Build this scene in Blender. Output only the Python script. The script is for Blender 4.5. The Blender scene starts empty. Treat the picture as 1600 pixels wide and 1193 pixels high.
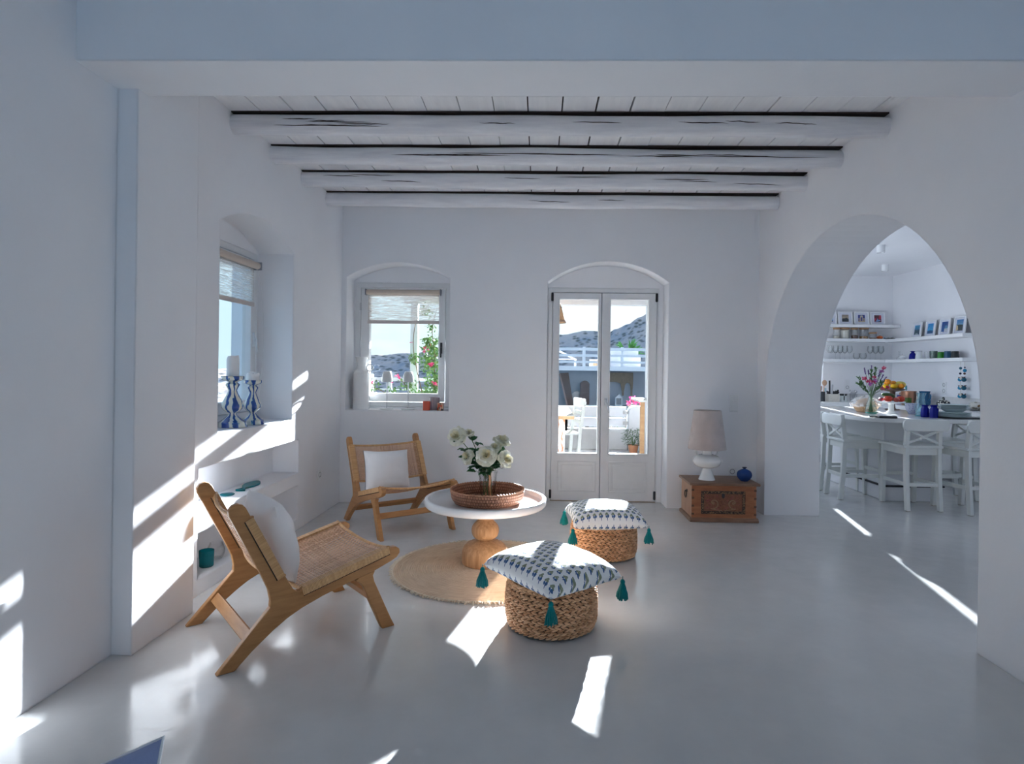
import bpy, bmesh, math, random
from math import sin, cos, pi, sqrt, radians, atan2
from mathutils import Vector, Matrix, noise
from mathutils.geometry import tessellate_polygon
random.seed(7)
S = bpy.context.scene
COL = S.collection
R = random.uniform

# ------------------------------------------------------------------ camera
CAMH = 1.32
cam_d = bpy.data.cameras.new('camera')
cam = bpy.data.objects.new('camera', cam_d)
COL.objects.link(cam)
cam_d.sensor_fit = 'HORIZONTAL'
cam_d.sensor_width = 36.0
cam_d.lens = 940.0 / 1600.0 * 36.0
cam_d.shift_x = (800.0 - 818.0) / 1600.0
cam_d.shift_y = (576.7 - 596.5) / 1600.0
cam_d.clip_start = 0.02
cam_d.clip_end = 20000
PSI, RHO = 0.0255, 0.013
cam.matrix_world = (Matrix.Translation((0, 0, CAMH)) @ Matrix.Rotation(PSI, 4, 'Z')
                    @ Matrix.Rotation(radians(90), 4, 'X') @ Matrix.Rotation(RHO, 4, 'Z'))
S.camera = cam

# ------------------------------------------------------------------ colour management
S.view_settings.view_transform = 'Standard'
S.view_settings.look = 'None'
S.view_settings.gamma = 1.0
S.view_settings.use_curve_mapping = False
S.view_settings.exposure = 0.47
S.cycles.use_denoising = True
S.cycles.max_bounces = 14
S.cycles.diffuse_bounces = 8
S.cycles.glossy_bounces = 5
S.cycles.transmission_bounces = 8
S.cycles.transparent_max_bounces = 24
S.cycles.sample_clamp_indirect = 12.0
S.cycles.caustics_reflective = False
S.cycles.caustics_refractive = False

# ------------------------------------------------------------------ sky and sun
SUN_D = Vector((-0.20, -1.0, -0.272)).normalized()      # the way the light travels
SUN_E, SKY_L = 50.0, 0.85
W = bpy.data.worlds.new('sky')
S.world = W
W.use_nodes = True
wn, wl = W.node_tree.nodes, W.node_tree.links
wn.clear()
w_out = wn.new('ShaderNodeOutputWorld'); w_bg = wn.new('ShaderNodeBackground')
w_tc = wn.new('ShaderNodeTexCoord'); w_sep = wn.new('ShaderNodeSeparateXYZ')
w_rmp = wn.new('ShaderNodeValToRGB')
els = w_rmp.color_ramp.elements
els[0].position = 0.0; els[0].color = (0.62, 0.84, 0.95, 1)
els[1].position = 1.0; els[1].color = (0.24, 0.42, 0.86, 1)
e = els.new(0.25); e.color = (0.58, 0.82, 1.03, 1)
w_dot = wn.new('ShaderNodeVectorMath'); w_dot.operation = 'DOT_PRODUCT'
w_dot.inputs[1].default_value = tuple(-SUN_D)
w_pow = wn.new('ShaderNodeMath'); w_pow.operation = 'POWER'; w_pow.inputs[1].default_value = 9.0; w_pow.use_clamp = True
w_cl = wn.new('ShaderNodeMath'); w_cl.operation = 'MAXIMUM'; w_cl.inputs[1].default_value = 0.0
w_add = wn.new('ShaderNodeMixRGB'); w_add.blend_type = 'ADD'; w_add.inputs[2].default_value = (0.42, 0.36, 0.30, 1)
w_noi = wn.new('ShaderNodeTexNoise'); w_noi.inputs['Scale'].default_value = 6.0; w_noi.inputs['Detail'].default_value = 6.0
w_map = wn.new('ShaderNodeMapping'); w_map.inputs['Scale'].default_value = (1, 1, 3)
w_cr = wn.new('ShaderNodeValToRGB'); w_cr.color_ramp.elements[0].position = 0.52; w_cr.color_ramp.elements[1].position = 0.75
w_cm = wn.new('ShaderNodeMixRGB'); w_cm.inputs[2].default_value = (0.92, 0.97, 1.0, 1)
w_cf = wn.new('ShaderNodeMath'); w_cf.operation = 'MULTIPLY'; w_cf.inputs[1].default_value = 0.5
wl.new(w_tc.outputs['Generated'], w_sep.inputs[0]); wl.new(w_sep.outputs['Z'], w_rmp.inputs[0])
wl.new(w_tc.outputs['Generated'], w_dot.inputs[0]); wl.new(w_dot.outputs['Value'], w_cl.inputs[0]); wl.new(w_cl.outputs[0], w_pow.inputs[0])
wl.new(w_tc.outputs['Generated'], w_map.inputs[0]); wl.new(w_map.outputs[0], w_noi.inputs['Vector'])
wl.new(w_noi.outputs['Fac'], w_cr.inputs[0]); wl.new(w_cr.outputs[0], w_cf.inputs[0]); wl.new(w_cf.outputs[0], w_cm.inputs[0])
wl.new(w_rmp.outputs[0], w_cm.inputs[1]); wl.new(w_cm.outputs[0], w_add.inputs[1]); wl.new(w_pow.outputs[0], w_add.inputs[0])
wl.new(w_add.outputs[0], w_bg.inputs[0]); w_bg.inputs[1].default_value = SKY_L
wl.new(w_bg.outputs[0], w_out.inputs[0])

def light(name, kind, energy, color, loc, direction, size=None, size_y=None):
    d = bpy.data.lights.new(name, kind)
    d.energy = energy; d.color = color
    if kind == 'AREA':
        d.shape = 'RECTANGLE'; d.size = size; d.size_y = size_y
    o = bpy.data.objects.new(name, d); COL.objects.link(o)
    o.location = loc
    o.rotation_euler = Vector(direction).to_track_quat('-Z', 'Y').to_euler()
    return o
sun = light('sun', 'SUN', SUN_E, (0.885, 0.925, 1.0), (4, 20, 6), SUN_D)
sun.data.angle = radians(0.55)
# added area lamps out of view, filling room and kitchen with soft light
SKYC = (0.66, 0.79, 1.0)
light('fill_rear', 'AREA', 4, SKYC, (0.3, -2.9, 1.5), (0, 1, -0.1), 2.4, 1.8)
light('fill_kitchen_side', 'AREA', 14, SKYC, (2.62, 7.6, 1.55), (1, 0, -0.1), 2.0, 1.1)
light('fill_kitchen_near', 'AREA', 14, SKYC, (5.55, 3.6, 1.6), (-1, 0.25, -0.1), 1.8, 1.2)

# ------------------------------------------------------------------ materials
MATS = {}
class NT:
    def __init__(s, name):
        s.m = bpy.data.materials.new(name); s.m.use_nodes = True
        s.n = s.m.node_tree.nodes; s.l = s.m.node_tree.links
        s.n.clear(); s.out = s.n.new('ShaderNodeOutputMaterial')
    def add(s, t, **kw):
        x = s.n.new('ShaderNode' + t)
        for k, v in kw.items():
            if hasattr(x, k): setattr(x, k, v)
        return x
    def link(s, a, b): s.l.new(a, b)
    def val(s, op, a, b=None, clamp=False):
        x = s.n.new('ShaderNodeMath'); x.operation = op; x.use_clamp = clamp
        for i, q in enumerate((a, b)):
            if q is None: continue
            if isinstance(q, (int, float)): x.inputs[i].default_value = q
            else: s.l.new(q, x.inputs[i])
        return x.outputs[0]
    def mix(s, f, a, b, mode='MIX'):
        x = s.n.new('ShaderNodeMixRGB'); x.blend_type = mode
        for i, q in enumerate((f, a, b)):
            if isinstance(q, (int, float)): x.inputs[i].default_value = q
            elif isinstance(q, tuple): x.inputs[i].default_value = q if len(q) == 4 else q + (1,)
            else: s.l.new(q, x.inputs[i])
        return x.outputs[0]
    def ramp(s, f, stops, interp='LINEAR'):
        x = s.n.new('ShaderNodeValToRGB'); cr = x.color_ramp; cr.interpolation = interp
        while len(cr.elements) < len(stops): cr.elements.new(0.5)
        for el, (p, c) in zip(cr.elements, stops):
            el.position = p; el.color = (c if isinstance(c, tuple) else (c, c, c)) + (1,)
        s.l.new(f, x.inputs[0]); return x.outputs[0]
    def coord(s, kind='Object', scale=(1, 1, 1), rot=(0, 0, 0)):
        t = s.n.new('ShaderNodeTexCoord'); mp = s.n.new('ShaderNodeMapping')
        mp.inputs['Scale'].default_value = scale; mp.inputs['Rotation'].default_value = rot
        s.l.new(t.outputs[kind], mp.inputs[0]); return mp.outputs[0]
    def noise(s, vec, scale, detail=4, rough=0.55):
        x = s.n.new('ShaderNodeTexNoise'); x.inputs['Scale'].default_value = scale
        x.inputs['Detail'].default_value = detail; x.inputs['Roughness'].default_value = rough
        s.l.new(vec, x.inputs['Vector']); return x.outputs['Fac']
    def voro(s, vec, scale, feature='F1', outp='Distance'):
        x = s.n.new('ShaderNodeTexVoronoi'); x.feature = feature
        x.inputs['Scale'].default_value = scale
        s.l.new(vec, x.inputs['Vector']); return x.outputs[outp]
    def bsdf(s, color=None, rough=0.5, metal=0.0, bump=None, bstr=0.3, bdist=0.01, spec=0.5, coat=0.0, sheen=0.0, subs=0.0, trans=0.0, ior=1.45):
        b = s.n.new('ShaderNodeBsdfPrincipled')
        if color is not None:
            if isinstance(color, tuple): b.inputs['Base Color'].default_value = color if len(color) == 4 else color + (1,)
            else: s.l.new(color, b.inputs['Base Color'])
        if isinstance(rough, (int, float)): b.inputs['Roughness'].default_value = rough
        else: s.l.new(rough, b.inputs['Roughness'])
        b.inputs['Metallic'].default_value = metal
        b.inputs['Specular IOR Level'].default_value = spec
        b.inputs['Coat Weight'].default_value = coat
        b.inputs['Sheen Weight'].default_value = sheen
        b.inputs['Transmission Weight'].default_value = trans
        b.inputs['IOR'].default_value = ior
        if bump is not None:
            bp = s.n.new('ShaderNodeBump'); bp.inputs['Strength'].default_value = bstr; bp.inputs['Distance'].default_value = bdist
            s.l.new(bump, bp.inputs['Height']); s.l.new(bp.outputs[0], b.inputs['Normal'])
        s.l.new(b.outputs[0], s.out.inputs[0]); return b

def plain(name, color, rough=0.5, metal=0.0, var=0.08, nscale=12.0, bump=0.0, bscale=60.0, coat=0.0, spec=0.5, sheen=0.0):
    if name in MATS: return MATS[name]
    t = NT(name); c = t.coord()
    n = t.noise(c, nscale)
    k = t.ramp(n, [(0.3, tuple(max(0, x * (1 - var)) for x in color)), (0.7, tuple(min(1, x * (1 + var * 0.5)) for x in color))])
    bh = t.noise(c, bscale, 3) if bump else None
    t.bsdf(k, rough, metal, bh, bump, 0.004, spec, coat, sheen)
    MATS[name] = t.m; return t.m

def glassy(name, tint, refl=1.0, edge=0.35, base=0.0, rough=0.0):
    """Clear thin glass: tinted see-through, darker towards the rim of the form, with mirror reflections."""
    if name in MATS: return MATS[name]
    t = NT(name)
    lw = t.add('LayerWeight'); lw.inputs['Blend'].default_value = 0.5
    fz = t.val('ADD', t.val('MULTIPLY', t.val('POWER', lw.outputs['Facing'], 4.0), 0.55), 0.035)
    tr = t.add('BsdfTransparent'); gl = t.add('BsdfGlossy'); gl.inputs['Roughness'].default_value = rough
    dark = tuple(x * (1 - edge) for x in tint)
    t.link(t.mix(t.val('POWER', lw.outputs['Facing'], 2.0), tint, dark), tr.inputs[0])
    ms = t.add('MixShader'); f = t.val('MULTIPLY', fz, refl, True)
    t.link(f, ms.inputs[0]); t.link(tr.outputs[0], ms.inputs[1]); t.link(gl.outputs[0], ms.inputs[2])
    last = ms.outputs[0]
    if base:
        df = t.add('BsdfDiffuse'); df.inputs[0].default_value = tint + (1,)
        m2 = t.add('MixShader'); m2.inputs[0].default_value = base
        t.link(last, m2.inputs[1]); t.link(df.outputs[0], m2.inputs[2]); last = m2.outputs[0]
    t.link(last, t.out.inputs[0]); MATS[name] = t.m; return t.m

def m_plaster():
    t = NT('white_plaster'); c = t.coord()
    n = t.noise(c, 1.3, 5); n2 = t.noise(c, 26, 5); n3 = t.noise(c, 5, 3)
    col = t.ramp(n, [(0.3, (0.80, 0.805, 0.83)), (0.7, (0.845, 0.85, 0.87))])
    h = t.val('ADD', t.val('MULTIPLY', n2, 0.4), n3)
    bs = t.bsdf(col, 0.62, 0, h, 0.22, 0.01, 0.35)
    bv = t.add('Bevel'); bv.samples = 4; bv.inputs['Radius'].default_value = 0.014
    t.link(bv.outputs[0], bs.inputs['Normal'].links[0].from_node.inputs['Normal']); return t.m
def m_floor():
    t = NT('polished_grey_cement'); c = t.coord()
    n = t.noise(c, 0.9, 6); n2 = t.noise(c, 7, 8, 0.6)
    sw = t.add('TexWave'); sw.wave_type = 'RINGS'; sw.inputs['Scale'].default_value = 0.9; sw.inputs['Distortion'].default_value = 12; sw.inputs['Detail'].default_value = 4
    t.link(c, sw.inputs['Vector'])
    col = t.ramp(t.val('ADD', t.val('MULTIPLY', n, 0.7), t.val('MULTIPLY', n2, 0.3)), [(0.3, (0.52, 0.525, 0.525)), (0.7, (0.64, 0.64, 0.63))])
    rg = t.ramp(n2, [(0.3, 0.10), (0.75, 0.25)])
    h = t.val('ADD', t.val('MULTIPLY', sw.outputs['Fac'], 0.35), n2)
    t.bsdf(col, rg, 0, h, 0.10, 0.012, 0.5, 0.12); return t.m
def m_planks():
    t = NT('whitewashed_boards'); c = t.coord('Object', (9, 0.8, 9))
    n = t.noise(c, 3, 6); c2 = t.coord('Object', (1, 0.55, 1)); k = t.noise(c2, 3.4, 5, 0.7)
    kn = t.ramp(k, [(0.64, 0.0), (0.74, 1.0)])
    col = t.ramp(n, [(0.3, (0.80, 0.80, 0.82)), (0.7, (0.87, 0.87, 0.88))])
    col = t.mix(t.val('MULTIPLY', kn, 0.45), col, (0.45, 0.41, 0.40))
    t.bsdf(col, 0.6, 0, n, 0.2, 0.006, 0.3); return t.m
def m_beam():
    t = NT('whitewashed_beam'); c = t.coord('Object', (0.7, 7, 7))
    n = t.noise(c, 4, 6); n2 = t.noise(t.coord('Object', (0.9, 6, 14)), 1.5, 3, 0.6)
    col = t.ramp(n, [(0.3, (0.66, 0.66, 0.70)), (0.7, (0.83, 0.83, 0.85))])
    d = t.val('ABSOLUTE', t.val('SUBTRACT', n2, 0.5))
    t.bsdf(col, 0.65, 0, n, 0.5, 0.01, 0.3); return t.m
def m_wood(name, a, b, scale=(3, 3, 30), rough=0.45, dark=None):
    if name in MATS: return MATS[name]
    t = NT(name); c = t.coord('Object', scale)
    n = t.noise(c, 2.2, 6, 0.6); n2 = t.noise(t.coord(), 3.0, 3)
    f = t.val('ADD', t.val('MULTIPLY', n, 0.7), t.val('MULTIPLY', n2, 0.3))
    st = [(0.32, a), (0.68, b)] if dark is None else [(0.22, dark), (0.38, a), (0.7, b)]
    t.bsdf(t.ramp(f, st), rough, 0, n, 0.15, 0.004, 0.4); MATS[name] = t.m; return t.m
def m_strand(name, a, b, rough=0.5, scale=30):
    if name in MATS: return MATS[name]
    t = NT(name); c = t.coord()
    g = t.add('NewGeometry'); n = t.noise(c, scale, 3)
    f = t.val('ADD', t.val('MULTIPLY', g.outputs['Random Per Island'], 0.6), t.val('MULTIPLY', n, 0.4))
    t.bsdf(t.ramp(f, [(0.15, a), (0.8, b)]), rough, 0, n, 0.3, 0.003, 0.35); MATS[name] = t.m; return t.m
def m_uvstripe(name, a, b, nu, rough=0.5, axis=0, bstr=0.5, soft=0.35):
    """fine lines across a strip, along UV"""
    if name in MATS: return MATS[name]
    t = NT(name); tc = t.add('TexCoord'); sp = t.add('SeparateXYZ'); t.link(tc.outputs['UV'], sp.inputs[0])
    u = sp.outputs[axis]
    s = t.val('ABSOLUTE', t.val('SINE', t.val('MULTIPLY', u, nu * pi)))
    n = t.noise(t.coord('UV', (nu / 2.2, 0.3, 1) if axis == 0 else (0.3, nu / 2.2, 1)), 1.0, 2)
    f = t.val('ADD', t.val('MULTIPLY', s, soft), t.val('MULTIPLY', n, 1 - soft))
    t.bsdf(t.ramp(f, [(0.25, a), (0.75, b)]), rough, 0, s, bstr, 0.004, 0.35); MATS[name] = t.m; return t.m
def m_weave(name, a, b, nu, nv, rough=0.55, bstr=0.8):
    """basket weave on a lathe's UV"""
    if name in MATS: return MATS[name]
    t = NT(name); tc = t.add('TexCoord'); sp = t.add('SeparateXYZ'); t.link(tc.outputs['UV'], sp.inputs[0])
    u, v = sp.outputs[0], sp.outputs[1]
    row = t.val('FLOOR', t.val('MULTIPLY', v, nv))
    sh = t.val('MULTIPLY', t.val('MODULO', row, 2.0), 0.5)
    x = t.val('ABSOLUTE', t.val('SINE', t.val('MULTIPLY', t.val('ADD', t.val('MULTIPLY', u, nu), sh), pi)))
    y = t.val('ABSOLUTE', t.val('SINE', t.val('MULTIPLY', v, nv * pi)))
    h = t.val('POWER', t.val('MULTIPLY', x, y), 0.6)
    n = t.noise(t.coord(), 40, 3)
    f = t.val('ADD', t.val('MULTIPLY', h, 0.72), t.val('MULTIPLY', n, 0.28))
    t.bsdf(t.ramp(f, [(0.1, tuple(q * 0.35 for q in a)), (0.4, a), (0.9, b)]), rough, 0, h, bstr, 0.006, 0.4); MATS[name] = t.m; return t.m
def m_cloth(name, color, rough=0.9, scale=500, bstr=0.25, var=0.05):
    if name in MATS: return MATS[name]
    t = NT(name); c = t.coord(); n = t.noise(c, scale, 2); n2 = t.noise(c, 9, 4)
    col = t.ramp(n2, [(0.3, tuple(x * (1 - var) for x in color)), (0.7, color)])
    h = t.val('ADD', t.val('MULTIPLY', n, 0.4), n2)
    t.bsdf(col, rough, 0, h, bstr, 0.006, 0.2, 0, 0.2); MATS[name] = t.m; return t.m
def m_motif(name, N=12):
    """small block-printed flower sprigs in offset rows on white cotton"""
    t = NT(name); tc = t.add('TexCoord'); sp = t.add('SeparateXYZ'); t.link(tc.outputs['UV'], sp.inputs[0])
    u, v = sp.outputs[0], sp.outputs[1]
    vv = t.val('MULTIPLY', v, N * 0.92); row = t.val('FLOOR', vv)
    uu = t.val('ADD', t.val('MULTIPLY', u, N), t.val('MULTIPLY', t.val('MODULO', row, 2.0), 0.5))
    x = t.val('SUBTRACT', t.val('FRACT', uu), 0.5); y = t.val('SUBTRACT', t.val('FRACT', vv), 0.5)
    def ell(cx, cy, rx, ry):
        dx = t.val('DIVIDE', t.val('SUBTRACT', x, cx), rx); dy = t.val('DIVIDE', t.val('SUBTRACT', y, cy), ry)
        d = t.val('ADD', t.val('MULTIPLY', dx, dx), t.val('MULTIPLY', dy, dy))
        return t.val('LESS_THAN', d, 1.0)
    def mx(a, *r):
        for q in r: a = t.val('MAXIMUM', a, q)
        return a
    green = mx(ell(-0.02, 0.13, 0.21, 0.17), ell(-0.19, 0.02, 0.13, 0.12), ell(0.15, 0.04, 0.13, 0.13), ell(0.02, 0.30, 0.14, 0.11))
    blue = mx(ell(0.18, -0.16, 0.17, 0.14), ell(-0.14, -0.20, 0.13, 0.11), ell(0.04, -0.30, 0.06, 0.12))
    cell = t.voro(t.coord('UV'), 90.0); speck = t.val('LESS_THAN', cell, 0.28)
    col = t.mix(green, (0.90, 0.90, 0.90), (0.25, 0.29, 0.20))
    col = t.mix(t.val('MULTIPLY', green, speck), col, (0.55, 0.56, 0.42))
    col = t.mix(blue, col, (0.055, 0.13, 0.30))
    n = t.noise(t.coord(), 14, 4)
    t.bsdf(col, 0.85, 0, n, 0.2, 0.01, 0.2, 0, 0.15); return t.m
def m_drip():
    """hand-painted blue strokes over cream glaze"""
    t = NT('blue_stroked_glaze'); tc = t.add('TexCoord'); sp = t.add('SeparateXYZ'); t.link(tc.outputs['Object'], sp.inputs[0])
    a = t.val('ARCTAN2', sp.outputs[1], sp.outputs[0])
    n = t.noise(t.coord('Object', (1, 1, 0.45)), 26, 3)
    s = t.val('SINE', t.val('ADD', t.val('MULTIPLY', a, 7.0), t.val('MULTIPLY', n, 7.0)))
    zb = t.val('SINE', t.val('ADD', t.val('MULTIPLY', sp.outputs[2], 34.0), t.val('MULTIPLY', a, 3.0)))
    f = t.val('ADD', s, t.val('MULTIPLY', zb, 0.55))
    col = t.ramp(t.val('ADD', t.val('MULTIPLY', f, 0.3), 0.5), [(0.0, (0.72, 0.73, 0.66)), (0.49, (0.72, 0.73, 0.66)), (0.54, (0.10, 0.34, 0.46)), (0.60, (0.025, 0.09, 0.34)), (1.0, (0.02, 0.06, 0.28))])
    t.bsdf(col, 0.12, 0, None, 0, 0, 0.5, 0.4); return t.m
def m_blind():
    t = NT('woven_linen_blind'); c = t.coord('Object', (2, 2, 60)); n = t.noise(c, 3.2, 4, 0.7)
    col = t.ramp(n, [(0.3, (0.62, 0.52, 0.42)), (0.6, (0.86, 0.78, 0.68))])
    d = t.add('BsdfDiffuse'); tl = t.add('BsdfTranslucent'); tp = t.add('BsdfTransparent')
    t.link(col, d.inputs[0]); t.link(t.mix(0.5, col, (0.9, 0.92, 0.95)), tl.inputs[0])
    m1 = t.add('MixShader'); m1.inputs[0].default_value = 0.55; m2 = t.add('MixShader')
    t.link(d.outputs[0], m1.inputs[1]); t.link(tl.outputs[0], m1.inputs[2])
    t.link(t.ramp(n, [(0.36, 0.35), (0.60, 0.88)]), m2.inputs[0])
    t.link(m1.outputs[0], m2.inputs[1]); t.link(tp.outputs[0], m2.inputs[2]); t.link(m2.outputs[0], t.out.inputs[0]); return t.m
def m_hill(name, a, b, c_, scale):
    t = NT(name); c = t.coord(); n = t.noise(c, scale, 8, 0.65); v = t.voro(c, scale * 5)
    col = t.ramp(n, [(0.36, a), (0.5, b), (0.64, c_)])
    col = t.mix(t.ramp(v, [(0.2, 0.8), (0.5, 0.0)]), col, (0.07, 0.09, 0.08))
    t.bsdf(col, 0.95, 0, n, 0.6, 1.5, 0.1); return t.m
def m_stripe_cup():
    t = NT('dark_red_pinstripe_glass'); tc = t.add('TexCoord'); sp = t.add('SeparateXYZ'); t.link(tc.outputs['UV'], sp.inputs[0])
    s = t.val('GREATER_THAN', t.val('SINE', t.val('MULTIPLY', sp.outputs[0], 2 * pi * 26)), -0.1)
    t.bsdf(t.mix(s, (0.55, 0.55, 0.58), (0.16, 0.05, 0.06)), 0.2); return t.m
def m_floral_cup():
    t = NT('painted_floral_glass'); c = t.coord('UV', (8, 4, 1)); x = t.add('TexVoronoi'); x.inputs['Scale'].default_value = 1.6; t.link(c, x.inputs['Vector'])
    sp = t.add('SeparateColor'); t.link(x.outputs['Color'], sp.inputs[0])
    t.bsdf(t.ramp(sp.outputs[0], [(0.0, (0.65, 0.10, 0.05)), (0.35, (0.05, 0.04, 0.05)), (0.6, (0.75, 0.45, 0.30)), (0.85, (0.25, 0.22, 0.12))], 'CONSTANT'), 0.25); return t.m
def m_carved():
    t = NT('carved_dark_border'); c = t.coord('Object', (1, 1, 1)); v = t.voro(c, 70.0); n = t.noise(c, 60, 3)
    col = t.ramp(v, [(0.25, (0.05, 0.03, 0.022)), (0.55, (0.02, 0.015, 0.015)), (0.70, (0.20, 0.12, 0.06))])
    t.bsdf(col, 0.6, 0, v, 0.9, 0.006); return t.m
def m_spots(name, base, spot, scale, lo=0.3):
    if name in MATS: return MATS[name]
    t = NT(name); v = t.voro(t.coord(), scale); t.bsdf(t.ramp(v, [(lo, spot), (lo + 0.04, base)]), 0.25); MATS[name] = t.m; return t.m
def m_leaf(name, a, b, rough=0.5):
    return m_strand(name, a, b, rough, 8)

PL = m_plaster(); FL = m_floor(); PK = m_planks(); BM = m_beam()
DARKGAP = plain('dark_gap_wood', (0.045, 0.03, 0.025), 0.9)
PAINT = plain('white_painted_wood', (0.74, 0.75, 0.76), 0.35, var=0.03)
PAINT2 = plain('cool_white_lacquer', (0.80, 0.81, 0.82), 0.25, var=0.02)
STOOLW = plain('off_white_lacquered_wood', (0.76, 0.78, 0.75), 0.3, var=0.03)
CERW = plain('white_glazed_ceramic', (0.80, 0.81, 0.81), 0.15, var=0.02, coat=0.3)
SHADEW = plain('white_lamp_metal', (0.66, 0.68, 0.68), 0.4, var=0.02)
STEEL = plain('brushed_steel', (0.55, 0.56, 0.58), 0.3, 1.0)
DKMET = plain('dark_iron', (0.05, 0.05, 0.055), 0.45, 0.8)
PLAST = plain('white_plastic', (0.78, 0.79, 0.80), 0.3, var=0.01)
HOLE = plain('socket_recess', (0.30, 0.31, 0.33), 0.5)
PANE = glassy('window_glass', (0.97, 0.985, 0.98), 0.3, 0.0)
BLIND = m_blind()
TEAK = m_wood('teak', (0.36, 0.165, 0.060), (0.52, 0.265, 0.105), (3, 3, 22), 0.40)
RUST = m_wood('reclaimed_teak', (0.34, 0.18, 0.085), (0.60, 0.37, 0.20), (26, 26, 2.2), 0.5, (0.13, 0.065, 0.03))
CANE = m_strand('rattan_cane', (0.52, 0.27, 0.15), (0.84, 0.55, 0.35), 0.40)
WRAP = m_uvstripe('rattan_binding', (0.46, 0.22, 0.085), (0.80, 0.50, 0.25), 70, 0.45)
BRAID = m_strand('water_hyacinth_braid', (0.50, 0.245, 0.115), (0.86, 0.53, 0.31), 0.5)
CORE = plain('pouf_core', (0.10, 0.06, 0.035), 0.9)
JUTE = m_strand('jute_braid', (0.52, 0.38, 0.25), (0.70, 0.56, 0.40), 0.9, 90)
TRAYM = m_weave('rattan_tray_weave', (0.32, 0.13, 0.07), (0.52, 0.25, 0.15), 84, 30, 0.5)
LINEN = m_cloth('white_linen', (0.86, 0.86, 0.87))
NAVY = m_cloth('navy_thread', (0.02, 0.03, 0.08))
TEAL = m_cloth('teal_yarn', (0.0, 0.225, 0.235), 0.9, 300, 0.5, 0.35)
MOTIF = m_motif('block_printed_cotton')
DRIP = m_drip()
WAX = plain('white_wax', (0.86, 0.86, 0.86), 0.45, var=0.02)
PETAL = m_leaf('ivory_petal', (0.66, 0.65, 0.50), (0.90, 0.90, 0.83), 0.6)
PETALC = m_leaf('yellow_petal', (0.72, 0.64, 0.38), (0.88, 0.85, 0.68), 0.6)
LEAF = m_leaf('rose_leaf', (0.015, 0.065, 0.03), (0.05, 0.165, 0.06), 0.4)
STEMG = plain('green_stem', (0.10, 0.17, 0.06), 0.5)
CHESTF = m_wood('chest_front_wood', (0.26, 0.095, 0.045), (0.42, 0.18, 0.085), (3, 3, 14), 0.5, (0.12, 0.045, 0.025))
CHESTS = m_wood('chest_side_wood', (0.40, 0.24, 0.16), (0.52, 0.34, 0.24), (14, 14, 3), 0.55)
CHESTL = m_wood('chest_lid_wood', (0.15, 0.085, 0.055), (0.27, 0.16, 0.105), (3, 12, 12), 0.4)
CARVE = m_carved()
CARV2 = m_wood('carved_field', (0.15, 0.05, 0.035), (0.28, 0.13, 0.07), (30, 30, 30), 0.6)
CARV3 = m_wood('carved_scroll', (0.24, 0.14, 0.08), (0.34, 0.21, 0.12), (8, 8, 8), 0.5)
OATS = m_cloth('oatmeal_lamp_linen', (0.56, 0.49, 0.47), 0.9, 260, 0.5, 0.2)
BLUEG = glassy('cobalt_glass', (0.045, 0.13, 0.42), 1.0, 0.55, 0.35)
COBALT = glassy('deep_cobalt_glass', (0.02, 0.03, 0.42), 1.0, 0.6, 0.45)
TEALG = glassy('teal_glass', (0.02, 0.42, 0.48), 1.0, 0.5, 0.3)
CLEAR = glassy('clear_glass', (0.985, 0.99, 0.99), 1.0, 0.22)
AQUA = glassy('aqua_glass', (0.80, 0.93, 0.96), 1.0, 0.25, 0.06)
GREENTG = glassy('green_tinted_glass', (0.93, 0.98, 0.96), 1.0, 0.2)
WATER = glassy('vase_water', (0.95, 0.97, 0.96), 0.5, 0.1)
BLUEC = m_cloth('periwinkle_cotton', (0.36, 0.42, 0.66), 0.85, 300, 0.3, 0.2)

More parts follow.
